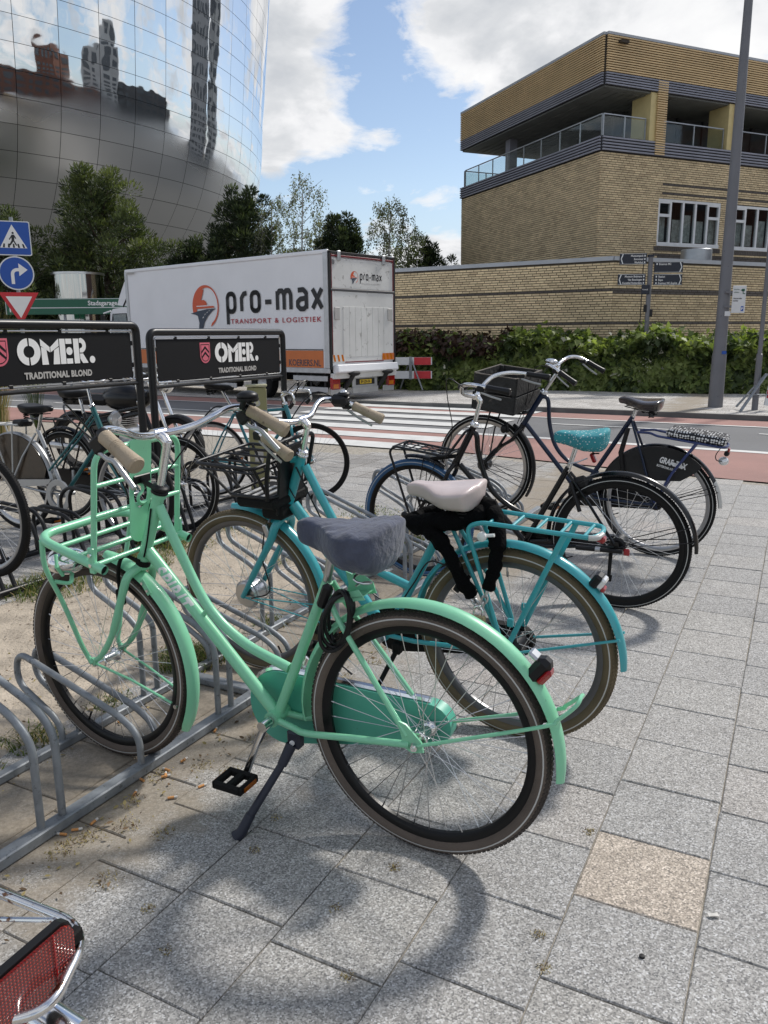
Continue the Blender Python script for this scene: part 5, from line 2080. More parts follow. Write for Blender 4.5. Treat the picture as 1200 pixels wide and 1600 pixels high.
lettering('GETHO!', .034, frame_mtx((-.054, -.0396, .672), (1, 0, 0), (0, 0, 1)), 'white_print', stk, bold=.0010, depth=.0002, xs=.85)
st2_ = MB().box((.0, -.0385, .42), (.072, .001, .095)).build('sticker', 'grey_print', pl_)
lettering('TIME', .024, frame_mtx((-.028, -.0396, .385), (1, 0, 0), (0, 0, 1)), 'white_print', st2_, bold=.0006, depth=.0002)
MB().lathe([(.001, 0), (.026, 0), (.026, .001), (.001, .001)], 20, c=(.002, -.0395, .86)).xf(lambda p: p).build('sticker', 'grey_print', pl_)
MB().ball((.002, -.0405, .865), (.013, .001, .018), 12, 8).build('sticker_portrait', 'cream', pl_)

# bicycle standing nearest at the lower left: its rear carrier and reflector enter the picture
d = dict(base, label='bicycle at the lower left corner with a rusty chrome carrier and large red reflector', pose=((-.640, .832), 156.0, 0), group='bicycles parked in the racks',
         tubes=[[(.80, .90), (.70, .70), (.40, .46)]], frame='black_paint', rim='rim_silver', tyre='rubber', guard_mat='chrome', fguard_mat='chrome', stripe=False)
NB_, _, _ = cycle(d)
mat('rusty_chrome', (.72, .72, .72), .18, 1.0, var=.08, scale=10, spots=(.20, .11, .07), spotscale=26, spotcut=.53)
b = MB()
b.tube(round_path([(.14, .082, .765), (-.320, .078, .762), (-.362, .046, .764), (-.325, -.046, .772), (.14, -.050, .775)], [0, .03, .03, .045, 0], 8), .0058, 14)
b.build('rear_carrier', 'rusty_chrome', NB_)
b = MB()
b.tube([(-.285, -.043, .772), (-.215, -.012, .774)], .0028, 8)
b.tube([(-.215, -.012, .776), (.12, -.010, .772)], .0028, 8)
b.tube([(-.215, .012, .776), (.12, .010, .772)], .0028, 8)
b.tube([(-.15, -.050, .774), (-.15, .080, .766)], .0035, 8)
for s_ in (-1, 1):
    b.tube([(0, s_ * .062, .36), (-.10, s_ * .060, .775)], .005, 10)
b.build('carrier_strut', 'rusty_chrome', NB_)
mr = mat('reflector_red', (.30, .012, .008), .16, var=.1, coat=.8)
t, b0 = nodes_of(mr)
tc = N_(t, 'ShaderNodeTexCoord')
mpn = N_(t, 'ShaderNodeMapping')
mpn.inputs['Scale'].default_value = (0, 1, 1)
t.links.new(tc.outputs['Object'], mpn.inputs[0])
vo = N_(t, 'ShaderNodeTexVoronoi')
vo.inputs['Scale'].default_value = 260
vo.inputs['Randomness'].default_value = .0
t.links.new(mpn.outputs[0], vo.inputs['Vector'])
dots = rmp(t, vo.outputs['Distance'], [(.0, (.75, .12, .05)), (.16, (.45, .035, .015)), (.28, (.16, .006, .005)), (1, (.06, .002, .002))])
t.links.new(dots, b0.inputs['Base Color'])
bump(t, b0, vo.outputs['Distance'], .8, .004)
cx_ = -.334
poly = [(-.014, .764), (-.015, .803), (-.011, .812), (-.003, .816), (.092, .816), (.098, .808), (.098, .750), (.092, .742), (-.002, .750), (-.010, .755)]
b = MB().prism([(y, z) for y, z in poly], cx_ + .010, cx_, lambda a, c, h: (h, a, c))
rh = b.build('reflector', 'black_plastic', NB_, smooth=False)
b = MB().prism([(.042 + (y - .042) * .95, .780 + (z - .780) * .92) for y, z in poly], cx_ - .001, cx_ - .005, lambda a, c, h: (h, a, c))
b.build('lens', 'reflector_red', rh, smooth=False)
MB().box((cx_ - .0053, .014, .7875), (.0012, .0014, .056)).build('lens_divider', 'red_lens', rh)
MB().box((cx_ + .004, -.020, .785), (.012, .016, .016), bev=.002).build('reflector_clip', 'matte_black', NB_)
MB().tube([(-.352, .014, .695), (-.290, .016, .715)], [.021, .018], 20).build('tail_lamp', 'chrome', NB_)
# ================================================================== brick building and garden wall
mat('brick', (.68, .54, .345), .88, var=.12, scale=2.2, bump=.4, bscale=60, rand=.16)
mat('brick_grey', (.115, .10, .09), .9, var=.2, scale=2.2, rand=.12)
mat('mortar', (.075, .062, .047), .95, var=.2, scale=4)
# bricks joined into one mesh still vary from one to the next: colour per brick cell
for nm in ('brick',):
    t, b0 = nodes_of(M[nm])
    gp = N_(t, 'ShaderNodeNewGeometry')
    c = mixc(t, 1.0, b0.inputs['Base Color'].links[0].from_socket, rmp(t, gp.outputs['Random Per Island'], [(0, (.80, .78, .76)), (.25, (.95, .95, .93)), (.7, (1.06, 1.06, 1.04)), (1, (1.18, 1.18, 1.15))]), 'MULTIPLY')
    t.links.new(c, b0.inputs['Base Color'])
mat('concrete_cap', (.42, .44, .47), .6, var=.08, scale=3)
mat('zinc', (.40, .42, .44), .4, .7, var=.1)
BRICK_BUDGET = {}


def brick_face(parent, o, xdir, length, z0, z1, nrm, holes=(), grey=(), singles=0, course=.0625, bl=.218, phase=0):
    """real bricks over a recessed mortar sheet; o is the ground point of the face's start"""
    o, xdir, nrm = Vector(o), Vector(xdir).normalized(), Vector(nrm).normalized()
    b, g_b = MB(), MB()
    nrow = int((z1 - z0) / course)
    cand = []
    rr = random.Random(3)
    sing = []
    for r_ in range(nrow):
        z = z0 + r_ * course
        grow = [q for q in grey if q[0] <= z + course / 2 < q[1]]
        x = -(bl * .5 if r_ % 2 else 0) - (bl * .25 if (r_ // 2) % 2 else 0)
        while x < length:
            a, c = max(0, x + .008), min(length, x + bl - .008)
            x += bl
            if c - a < .03:
                continue
            hit = False
            for (hx0, hx1, hz0, hz1) in holes:
                if z + course > hz0 + .01 and z < hz1 - .01 and c > hx0 and a < hx1:
                    if a < hx0 - .02:
                        c = hx0
                    elif c > hx1 + .02:
                        a = hx1
                    else:
                        hit = True
            if hit or c - a < .03:
                continue
            d_ = rr.uniform(.004, .010)
            cc_ = o + xdir * ((a + c) / 2) + Vector((0, 0, z + course / 2)) + nrm * (d_ - .012)
            isg = bool(grow) and (len(grow[0]) == 2 or (a + c) / 2 > grow[0][2])
            cand.append((abs((o + xdir * (a + c) / 2).y), cc_, c - a, isg))
    cand.sort(key=lambda q: (q[0] + .35 * abs(q[1].z - 2.6)))
    rot = Matrix(((xdir.x, nrm.x, 0), (xdir.y, nrm.y, 0), (0, 0, 1)))
    me1 = MB().box((0, 0, 0), (bl - .016, .024, course - .017)).mesh('brick', 'brick', smooth=False) if singles else None
    ns = 0
    for k, (_, c_, w_, isg) in enumerate(cand):
        if ns < singles and not isg and abs(w_ - (bl - .016)) < .002:
            ns += 1
            m4 = rot.to_4x4()
            m4.translation = c_
            link('brick', me1, parent, None, parent.matrix_world.inverted() @ m4 if False else m4)
            continue
        (g_b if isg else b).box(c_, (w_, .024, course - .017), rot)
    if b.v:
        b.build('bricks', 'brick', parent, smooth=False, kind='stuff')
    if g_b.v:
        g_b.build('grey_bricks', 'brick_grey', parent, smooth=False, kind='stuff')
    q = MB()
    segs = [(0, length, z0, z1)]
    # mortar sheet, cut round the openings
    xsx = sorted({0, length, *[h for hh in holes for h in (max(0, hh[0]), min(length, hh[1]))]})
    zsz = sorted({z0, z1, *[h for hh in holes for h in hh[2:]]})
    for i in range(len(xsx) - 1):
        for j in range(len(zsz) - 1):
            mx_, mz = (xsx[i] + xsx[i + 1]) / 2, (zsz[j] + zsz[j + 1]) / 2
            if any(h[0] < mx_ < h[1] and h[2] < mz < h[3] for h in holes):
                continue
            ps = [(xsx[i], zsz[j]), (xsx[i + 1], zsz[j]), (xsx[i + 1], zsz[j + 1]), (xsx[i], zsz[j + 1])]
            q.add([o + xdir * a + Vector((0, 0, z)) - nrm * .012 for a, z in ps], [(0, 1, 2, 3)])
    q.build('mortar', 'mortar', parent, smooth=False)


def obox(b, o, xdir, nrm, x0, x1, z0, z1, d0, d1, mi=None):
    """box on a face: x along it, d outwards"""
    o, xdir, nrm = Vector(o), Vector(xdir).normalized(), Vector(nrm).normalized()
    rot = Matrix(((xdir.x, nrm.x, 0), (xdir.y, nrm.y, 0), (0, 0, 1)))
    c = o + xdir * ((x0 + x1) / 2) + nrm * ((d0 + d1) / 2) + Vector((0, 0, (z0 + z1) / 2))
    return b.box(c, (x1 - x0, abs(d1 - d0), z1 - z0), rot, mi)


WC = Vector((5.77, 20.5, 0))
wl_d, wr_d = Vector((-1.653, 1, 0)).normalized(), Vector((2.084, 1, 0)).normalized()
wl_n, wr_n = Vector((-1, -1.653, 0)).normalized(), Vector((1, -2.084, 0)).normalized()
wall = thing('garden_wall', 'long yellow brick garden wall with a pale coping and two dark bands, behind the hedge', 'wall', loc=(0, 0, 0))
GB = ((1.62, 1.69), (2.42, 2.49))
brick_face(wall, WC, wl_d, 10.5, 0, 3.17, wl_n, grey=GB, singles=170)
brick_face(wall, WC, wr_d, 9.0, 0, 3.17, wr_n, grey=((1.60, 1.67), (2.40, 2.47)), singles=130)
b = MB()
obox(b, WC, wl_d, wl_n, .02, 10.5, 3.17, 3.27, -.30, .035)
b.build('coping', 'concrete_cap', wall, smooth=False)
b = MB()
obox(b, WC, wr_d, wr_n, .0, 9.0, 3.17, 3.268, -.30, .035)
b.build('coping', 'concrete_cap', wall, smooth=False)
b = MB()
obox(b, WC, wl_d, wl_n, .0, 10.5, 0, 3.165, -.28, -.02)
obox(b, WC, wr_d, wr_n, .0, 9.0, 0, 3.165, -.28, -.02)
b.build('backing', 'mortar', wall, smooth=False)

# ---- the building with its roof terrace
BC = Vector((6.22, 24.0, 0))
bl_d, br_d = Vector((-.395, 1, 0)).normalized(), Vector((2.19, 1, 0)).normalized()
bl_n, br_n = Vector((-1, -.395, 0)).normalized(), Vector((1, -2.19, 0)).normalized()
LL, LR = 8.6, 12.0
mat('slat_yellow', (.66, .48, .26), .6, var=.10, scale=2, rand=.06)
mat('slat_grey', (.27, .275, .32), .5, .2, var=.12, scale=2, rand=.10)
mat('slat_back', (.045, .035, .025), .8, var=.2)
mat('slat_back_grey', (.03, .03, .035), .8, var=.2)
mat('soffit', (.16, .165, .155), .7, var=.15, scale=2)
mat('yellow_panel', (.60, .49, .24), .6, var=.06)
mat('dark_frame', (.05, .052, .056), .45, .3, var=.15)
mat('window_white', (.72, .73, .74), .5, var=.05)
mat('room_dark', (.055, .057, .06), .7, var=.4, scale=1.5)
mat('curtain', (.55, .55, .52), .9, var=.3, scale=10)


def glass_mat(name, tint=(.6, .66, .66), alpha=.35, rough=.03):
    m = bpy.data.materials.new(name)
    m.use_nodes = True
    t = m.node_tree
    t.nodes.clear()
    o = t.nodes.new('ShaderNodeOutputMaterial')
    gl = t.nodes.new('ShaderNodeBsdfGlossy')
    gl.inputs['Roughness'].default_value = rough
    gl.inputs['Color'].default_value = (.9, .93, .95, 1)
    tr = t.nodes.new('ShaderNodeBsdfTransparent')
    tr.inputs['Color'].default_value = (*tint, 1)
    fr = t.nodes.new('ShaderNodeLayerWeight')
    fr.inputs['Blend'].default_value = .5
    pw = t.nodes.new('ShaderNodeMath')
    pw.operation = 'POWER'
    pw.inputs[1].default_value = 4.0
    t.links.new(fr.outputs['Facing'], pw.inputs[0])
    ad = t.nodes.new('ShaderNodeMath')
    ad.operation = 'MULTIPLY_ADD'
    ad.inputs[1].default_value = .6
    ad.inputs[2].default_value = alpha * .16
    t.links.new(pw.outputs[0], ad.inputs[0])
    mx = t.nodes.new('ShaderNodeMixShader')
    t.links.new(ad.outputs[0], mx.inputs[0])
    t.links.new(tr.outputs[0], mx.inputs[1])
    t.links.new(gl.outputs[0], mx.inputs[2])
    t.links.new(mx.outputs[0], o.inputs[0])
    M[name] = m
    return m


glass_mat('glass', (.88, .92, .91), .25)
glass_mat('window_glass', (.82, .85, .85), .45)
bd = thing('brick_building', 'yellow brick building with a slatted top storey, roof terrace and white framed windows', 'building', loc=(0, 0, 0))
W1, W2 = (2.23, 4.74, 4.02, 5.30), (5.30, 8.0, 4.0, 5.28)
holesR = [W1, W2]
brick_face(bd, BC, bl_d, LL, 2.8, 6.44, bl_n, singles=140)
brick_face(bd, BC, br_d, LR, 2.8, 6.44, br_n, holes=holesR, grey=((3.60, 3.73, 2.2), (5.43, 5.49, 2.25), (5.68, 5.74, 2.25)), singles=150)
b = MB()
obox(b, BC + bl_d * .0, bl_d, bl_n, .02, LL, 0, 6.43, -.35, -.03)
b.build('backing', 'mortar', bd, smooth=False)
# soldier course under the windows
for (x0, x1, z0, z1) in holesR:
    b = MB()
    n_ = int((x1 - x0 + .2) / .075)
    for k in range(n_):
        x = x0 - .1 + .075 * k
        obox(b, BC, br_d, br_n, x + .006, x + .069, z0 - .20, z0 - .07, -.02, .02)
    b.build('soldier_course', 'brick_grey', bd, smooth=False, kind='stuff')
    # window: frame, mullions, panes, room and curtains behind
    fr_b = MB()
    obox(fr_b, BC, br_d, br_n, x0, x1, z0 - .06, z0 + .05, -.10, .03)
    wf = fr_b.build('window', 'window_white', bd, smooth=False)
    ncol = 5
    wcol = (x1 - x0) / ncol
    q = MB()
    obox(q, BC, br_d, br_n, x0, x1, z1 - .07, z1, -.09, -.01)
    obox(q, BC, br_d, br_n, x0, x0 + .07, z0 + .05, z1 - .07, -.09, -.01)
    obox(q, BC, br_d, br_n, x1 - .07, x1, z0 + .05, z1 - .07, -.09, -.01)
    q.build('frame', 'window_white', wf, smooth=False)
    for k in range(1, ncol):
        q = MB()
        obox(q, BC, br_d, br_n, x0 + wcol * k - .035, x0 + wcol * k + .035, z0 + .05, z1 - .07, -.09, -.012)
        q.build('mullion', 'window_white', wf, smooth=False)
    for k in (0, ncol - 1):
        q = MB()
        obox(q, BC, br_d, br_n, x0 + wcol * k + .036, x0 + wcol * (k + 1) - .036, z1 - .50, z1 - .42, -.09, -.013)
        obox(q, BC, br_d, br_n, x0 + wcol * k + .036, x0 + wcol * (k + 1) - .036, z1 - .12, z1 - .071, -.09, -.014)
        q.build('transom', 'window_white', wf, smooth=False)
    for k in range(ncol):
        q = MB()
        obox(q, BC, br_d, br_n, x0 + wcol * k + .036, x0 + wcol * (k + 1) - .036, z0 + .05, z1 - .07, -.06, -.052)
        q.build('pane', 'window_glass', wf, smooth=False)
    q = MB()
    obox(q, BC, br_d, br_n, x0 - .3, x1 + .3, z0 - .3, z1 + .3, -2.2, -2.1)
    obox(q, BC, br_d, br_n, x0 - .3, x1 + .3, z0 - .32, z0 - .22, -2.2, -.12)
    obox(q, BC, br_d, br_n, x0 - .3, x1 + .3, z1 + .2, z1 + .3, -2.2, -.12)
    obox(q, BC, br_d, br_n, x0 - .35, x0 - .3, z0 - .3, z1 + .3, -2.2, -.12)
    obox(q, BC, br_d, br_n, x1 + .3, x1 + .35, z0 - .3, z1 + .3, -2.2, -.12)
    q.build('room', 'room_dark', wf, smooth=False)
    for k in range(ncol):
        q = MB()
        xx = x0 + wcol * (k + .25 + .3 * rp.random())
        pts = []
        for j in range(9):
            pts.append((xx + .04 * j, .18 + .025 * (j % 2)))
        vs = [BC + br_d * a - br_n * d_ + Vector((0, 0, z)) for z in (z0 + .1, z0 + .1 + (z1 - z0) * (.5 if k % 2 else .62)) for a, d_ in pts]
        q.add(vs, [(j, j + 1, j + 10, j + 9) for j in range(8)])
        q.build('curtain', 'curtain', wf, smooth=False)
# slatted bands: each slat is a piece of its own
zs = [6.86, 7.82]


def slats(z0, z1, n, material, back, over=.03, xr=(0, LR), name='slat', left=True, tl=LL):
    h = (z1 - z0) / n
    for k in range(n):
        z = z0 + h * k
        if left:
            b = MB()
            obox(b, BC, bl_d, bl_n, -.0, tl, z + h * .24, z + h * .78, over - .03, over + .030)
            b.build(name, material, bd, smooth=False)
        b = MB()
        obox(b, BC, br_d, br_n, xr[0], xr[1], z + h * .24, z + h * .78, over - .03, over + .030)
        b.build(name, material, bd, smooth=False)
    b = MB()
    if left:
        obox(b, BC, bl_d, bl_n, .0, tl, z0 + .004, z1 - .004, over - .12, over - .012)
    obox(b, BC, br_d, br_n, xr[0], xr[1], z0 + .002, z1 - .002, over - .14, over - .014)
    b.build('slat_backing', back, bd, smooth=False)


slats(6.44, 6.84, 5, 'slat_grey', 'slat_back_grey', .05)
slats(8.14, 8.47, 5, 'slat_grey', 'slat_back_grey', .06)
slats(8.47, 9.40, 15, 'slat_yellow', 'slat_back', .06)
b = MB()
obox(b, BC, bl_d, bl_n, .0, LL, 9.40, 9.47, -.4, .09)
obox(b, BC, br_d, br_n, .0, LR, 9.402, 9.468, -.4, .092)
b.build('roof_edge', 'concrete_cap', bd, smooth=False)
# roof slab / soffit and terrace floor
e1, e2 = BC + bl_d * LL, BC + br_d * LR
far = e1 + br_d * LR


def slab(name, z0, z1, material, inset=.0):
    P_ = [BC, e2, far, e1]
    c = (BC + far) / 2
    P_ = [p + (c - p).normalized() * inset for p in P_]
    MB().prism([(p.x, p.y) for p in P_], z0, z1, lambda a, q, h: (a, q, h)).build(name, material, bd, smooth=False)


slab('soffit', 8.10, 8.14, 'soffit', .02)
slab('roof', 9.36, 9.40, 'soffit', .3)
slab('terrace_floor', 6.76, 6.80, 'soffit', .10)
# soffit boards
for k in range(9):
    b = MB()
    obox(b, BC, bl_d, bl_n, .3, LL - .2, 8.082, 8.097, -.45 - .27 * k - .20, -.45 - .27 * k)
    b.build('soffit_board', 'soffit', bd, smooth=False)
# columns with slatted faces on the street side
for (x0, x1) in ((1.66, 2.24), (4.72, 5.28), (7.75, 8.3)):
    b = MB()
    obox(b, BC, br_d, br_n, x0 + .02, x1 - .02, 6.80, 8.13, -.75, .030)
    pc = b.build('column', 'yellow_panel', bd, smooth=False)
    for k in range(32):
        z = 6.46 + .062 * k
        b = MB()
        obox(b, BC, br_d, br_n, x0 + .22, x1 - .0, z + .014, z + .048, .060, .100)
        b.build('slat', 'slat_yellow', pc, smooth=False)
# recessed rooms behind the terrace
b = MB()
obox(b, BC, br_d, br_n, 1.9, LR, 6.80, 8.10, -1.9, -1.8)
obox(b, BC, bl_d, bl_n, 2.0, 5.4, 6.80, 8.10, -3.0, -2.9)
b.build('room_front', 'room_dark', bd, smooth=False)
b = MB()
for k in range(9):
    obox(b, BC, br_d, br_n, 2.2 + 1.1 * k, 2.26 + 1.1 * k, 6.80, 8.10, -1.8, -1.74)
b.build('room_mullions', 'dark_frame', bd, smooth=False, kind='stuff')
b = MB()
obox(b, BC, bl_d, bl_n, 6.1, 6.4, 6.80, 8.10, -.9, -.6)
b.build('column', 'slat_grey', bd, smooth=False)
# railings: posts, handrail and glass panes
def railing(o, xd, n_, x0, x1, step):
    n2 = max(1, round((x1 - x0) / step))
    w_ = (x1 - x0) / n2
    b = MB()
    obox(b, o, xd, n_, x0, x1, 7.42, 7.45, -.10, -.06)
    r_ = b.build('handrail', 'zinc', bd, smooth=False)
    for k in range(n2 + 1):
        b = MB()
        obox(b, o, xd, n_, x0 + w_ * k - .015, x0 + w_ * k + .015, 6.84, 7.419, -.095, -.065)
        b.build('post', 'zinc', r_, smooth=False)
    for k in range(n2):
        b = MB()
        obox(b, o, xd, n_, x0 + w_ * k + .02, x0 + w_ * (k + 1) - .02, 6.88, 7.39, -.085, -.078)
        b.build('pane', 'glass', r_, smooth=False)


railing(BC, bl_d, bl_n, .12, LL - .15, 1.05)
railing(BC, br_d, br_n, .10, 1.62, .78)
railing(BC, br_d, br_n, 2.3, 4.68, 1.2)
railing(BC, br_d, br_n, 5.32, 7.7, 1.2)
railing(e1 - bl_d * .12, br_d, (-br_n) * -1, .1, 2.0, 1.0)
b = MB()
obox(b, BC, br_d, br_n, .35, .62, 9.20, 9.27, .09, .22)
b.build('lamp', 'slat_back', bd, smooth=False)
MB().lathe([(.001, 0), (.42, 0), (.42, .45), (.40, .47), (.001, .47)], 32, axis='z', c=(8.9, 23.4, 3.22)).build('roof_duct', 'zinc', bd)

# ================================================================== mirror building
mb = thing('mirror_building', 'round bowl shaped building clad in curved mirror panels, reflecting the sky and the city', 'building', loc=(0, 0, 0))
DC = (64.4 * math.sin(R(-30.1)), 64.4 * math.cos(R(-30.1)))
RZ = [(0, 15.5), (2, 16.6), (4, 18.6), (6, 20.9), (8, 22.7), (10, 23.6), (12, 24.1), (20, 24.85), (40, 26.8)]


def drz(z):
    for (a, ra), (c, rc_) in zip(RZ, RZ[1:]):
        if z <= c:
            q = (z - a) / (c - a)
            return ra + (rc_ - ra) * q
    return RZ[-1][1]


def drs(z):
    return sum(drz(max(0, z + d_)) for d_ in (-1.2, -.6, 0, .6, 1.2)) / 5


m = bpy.data.materials.new('mirror')
m.use_nodes = True
M['mirror'] = m
t, b0 = nodes_of(m)
b0.inputs['Metallic'].default_value = 1.0
b0.inputs['Base Color'].default_value = (.74, .745, .75, 1)
gp = N_(t, 'ShaderNodeNewGeometry')
sx_ = N_(t, 'ShaderNodeSeparateXYZ')
t.links.new(gp.outputs['Position'], sx_.inputs[0])
# frosted print fades in towards the street, with an uneven edge
ed = mth(t, 'ADD', sx_.outputs[2], mth(t, 'MULTIPLY', mth(t, 'SUBTRACT', noi(t, gp.outputs['Position'], .16, 2), .5), 7.0))
fr_ = rmp(t, mth(t, 'DIVIDE', mth(t, 'SUBTRACT', ed, 9.8), 4.0, True), [(0, g1(.34)), (.35, g1(.27)), (.62, g1(.05)), (1, g1(.022))])
t.links.new(fr_, b0.inputs['Roughness'])
h1_ = noi(t, gp.outputs['Position'], .55, 2)
bp = N_(t, 'ShaderNodeBump')
bp.inputs['Strength'].default_value = .055
bp.inputs['Distance'].default_value = .25
t.links.new(h1_, bp.inputs['Height'])
t.links.new(bp.outputs[0], b0.inputs['Normal'])
mat('panel_joint', (.02, .02, .022), .8)
AL = R(4.73)
a_face = math.atan2(-DC[1], -DC[0])     # from the centre towards the camera
rowz = [1.2, 2.2, 3.25, 4.3, 5.35, 6.42, 7.5, 8.58, 9.65, 10.72, 11.78, 12.85, 13.92, 15.0, 16.05, 17.1, 18.15, 19.2, 20.25, 21.3, 22.35, 23.4, 24.45, 25.5, 26.6, 28.2, 30, 32, 34, 36.5, 39]
prr = random.Random(4)
vs, fs = [], []
for j, z in enumerate([0] + rowz):
    for i in range(-8, 30):
        a = a_face + AL * i
        r_ = drs(z) - .05
        vs.append((DC[0] + r_ * math.cos(a), DC[1] + r_ * math.sin(a), z))
for j in range(len(rowz)):
    for i in range(37):
        p = j * 38 + i
        fs.append((p, p + 1, p + 39, p + 38))
MB().add(vs, fs).build('shell', 'panel_joint', mb, angle=180)
cnt = 0
for j in range(len(rowz) - 1):
    z0, z1 = rowz[j] + .010, rowz[j + 1] - .010
    if z0 > 27:
        n_i = range(-3, 22, 1)
    else:
        n_i = range(-3, 22)
    for i in n_i:
        if z0 > 27 and i < 3:
            continue
        a0, a1 = a_face + AL * (i - .35) + .0005, a_face + AL * (i + .65) - .0005
        vs = []
        ns, nz = 5, 4
        tx, tz = prr.gauss(0, .0016), prr.gauss(0, .0016)
        for q in range(nz + 1):
            z = z0 + (z1 - z0) * q / nz
            for s_ in range(ns + 1):
                a = a0 + (a1 - a0) * s_ / ns
                r_ = drs(z) + tx * (s_ / ns - .5) * 2 + tz * (q / nz - .5)
                vs.append((DC[0] + r_ * math.cos(a), DC[1] + r_ * math.sin(a), z))
        fs = [(q * (ns + 1) + s_, q * (ns + 1) + s_ + 1, (q + 1) * (ns + 1) + s_ + 1, (q + 1) * (ns + 1) + s_) for q in range(nz) for s_ in range(ns)]
        me = bpy.data.meshes.new('mirror_panel')
        me.from_pydata(vs, [], fs)
        me.materials.append(m)
        me.polygons.foreach_set('use_smooth', [True] * len(fs))
        if cnt < 300:
            pass
        cnt += 1
        link('mirror_panel', me, mb)
rot_ = None
# two windows set into the mirror skin
mat('dark_window', (.05, .09, .16), .08, var=.1, coat=.6)

# ---- the city the mirror shows: buildings that stand to the right, outside the picture
def city_block(name, label, c, w_, d_, h_, az, material, rows, cols, win='city_window', z0=0, group=None):
    o = thing(name, label, 'building', loc=(c[0], c[1], 0), rz=az, group=group)
    MB().box((0, 0, h_ / 2 + z0), (w_, d_, h_)).build('walls', material, o, smooth=False)
    q = MB()
    for i in range(rows):
        for j in range(cols):
            z = z0 + h_ * (i + .5) / rows
            for sy in (-1, 1):
                q.box((-w_ / 2 + w_ * (j + .5) / cols, sy * (d_ / 2 + .03), z), (w_ / cols * .6, .12, h_ / rows * .55))
            for sx in (-1, 1):
                q.box((sx * (w_ / 2 + .03), -d_ / 2 + d_ * (j + .5) / cols, z), (.12, d_ / cols * .6, h_ / rows * .55))
    q.build('windows', win, o, smooth=False, kind='stuff')
    return o


mat('city_brick', (.20, .095, .065), .9, var=.2, scale=.3)
mat('city_white', (.55, .55, .53), .8, var=.1, scale=.3)
mat('city_grey', (.42, .42, .42), .8, var=.12, scale=.3)
mat('city_dark', (.10, .10, .10), .6, var=.2, scale=.2)
mat('city_window', (.10, .11, .12), .2, var=.2)
P0 = Vector((-13.5, 41.0))


def at_az(az, dist):
    return (P0.x + dist * math.sin(R(az)), P0.y + dist * math.cos(R(az)))


FAR = 'buildings mirrored in the round facade'
city_block('brick_tower', 'dark red brick tower reflected at the left in the mirror facade', at_az(109.5, 118), 17, 13, 29, R(20), 'city_brick', 9, 4)
city_block('brick_block', 'low dark brick block reflected below the towers in the mirror facade', at_az(113, 105), 62, 16, 17, R(67), 'city_brick', 5, 16)
city_block('white_building', 'white banded flat building with a narrow top reflected in the mirror facade', at_az(94.5, 122), 24, 15, 31, R(90), 'city_white', 12, 5)
city_block('white_tower', 'slim white lift tower above the flat building in the mirror facade', at_az(92, 121), 8, 8, 36, R(90), 'city_white', 12, 2)
city_block('dark_hall', 'long dark hall with a curved roof reflected in the mirror facade', at_az(81, 128), 44, 22, 27, R(98), 'city_dark', 6, 9)
city_block('grey_tower', 'tall grey tower reflected as a narrow band in the mirror facade', at_az(56.5, 92), 12, 11, 62, R(130), 'city_grey', 24, 6)
city_block('pale_tower', 'pale residential tower reflected beside the grey one in the mirror facade', at_az(49.5, 96), 8, 12, 56, R(130), 'city_white', 22, 3)

# steel drum in front of the mirror building
dr_ = thing('steel_drum', 'polished steel drum in front of the mirror building, above the green sign', 'ventilation drum', loc=(-9.97, 27.0, 0))
mat('polished', (.48, .47, .45), .06, 1.0, var=.05, scale=1)
b = MB()
rr_ = [(.001, 3.40), (.77, 3.40), (.80, 3.44), (.80, 0), (.001, 0)]
b.lathe(rr_, 48, axis='z')
b.build('body', 'polished', dr_)
MB().lathe([(.80, 3.40), (.83, 3.40), (.83, 3.47), (.80, 3.47)], 48, axis='z').build('rim', 'steel', dr_)

# ================================================================== truck
TL_ = Vector((-1.12, 17.05, 0))
tx_ = Vector((1.2, -1, 0)).normalized()     # towards the rear
ty_ = Vector((-1, -1.2, 0)).normalized()    # towards the street side (the long side we see)
TW_, TLN, TT, TF = 2.18, 7.40, 3.12, .69
tm = Matrix(((tx_.x, -ty_.x, 0, TL_.x), (tx_.y, -ty_.y, 0, TL_.y), (0, 0, 1, 0), (0, 0, 0, 1)))
tk = thing('truck', 'white box truck with pro-max lettering, parked beyond the crossing', 'truck', tm)
mat('truck_white', (.78, .79, .81), .45, var=.04, scale=1.2, coat=.2, spots=(.45, .44, .42), spotscale=5, spotcut=.70)
mat('truck_dirty', (.64, .64, .62), .55, var=.10, scale=1.6, spots=(.36, .35, .33), spotscale=6, spotcut=.60)
mat('alu', (.50, .51, .52), .4, .6, var=.1)
mat('chassis', (.012, .012, .013), .7, var=.3)
mat('lamp_grey_dark', (.07, .07, .075), .6, var=.2)
mat('plate_yellow', (.62, .42, .03), .5, var=.05)
mat('orange_band', (.60, .17, .045), .5, var=.05)
mat('dark_red', (.16, .012, .02), .5, var=.1)
# local: x 0 at the rear face, negative forwards; y 0 the side we see, positive away from us
MB().box((-TLN / 2, TW_ / 2, (TT + TF) / 2), (TLN - .02, TW_ - .02, TT - TF), bev=.03).build('box_body', 'truck_white', tk, smooth=False)
b = MB()
b.box((-TLN / 2, .02, TT - .02), (TLN, .07, .09), bev=.02)
b.box((-TLN / 2, TW_ - .02, TT - .02), (TLN, .07, .09), bev=.02)
b.build('roof_rail', 'truck_white', tk, smooth=False, kind=None)
b = MB().box((-TLN / 2, .0, TF - .02), (TLN, .05, .11), bev=.01)
b.build('side_skirt_rail', 'alu', tk, smooth=False)
MB().box((-.06, -.005, (TT + TF) / 2), (.13, .05, TT - TF - .06), bev=.01).build('corner_post', 'alu', tk, smooth=False)
MB().box((-TLN + .05, -.002, (TT + TF) / 2), (.10, .04, TT - TF - .06), bev=.01).build('corner_post', 'alu', tk, smooth=False)
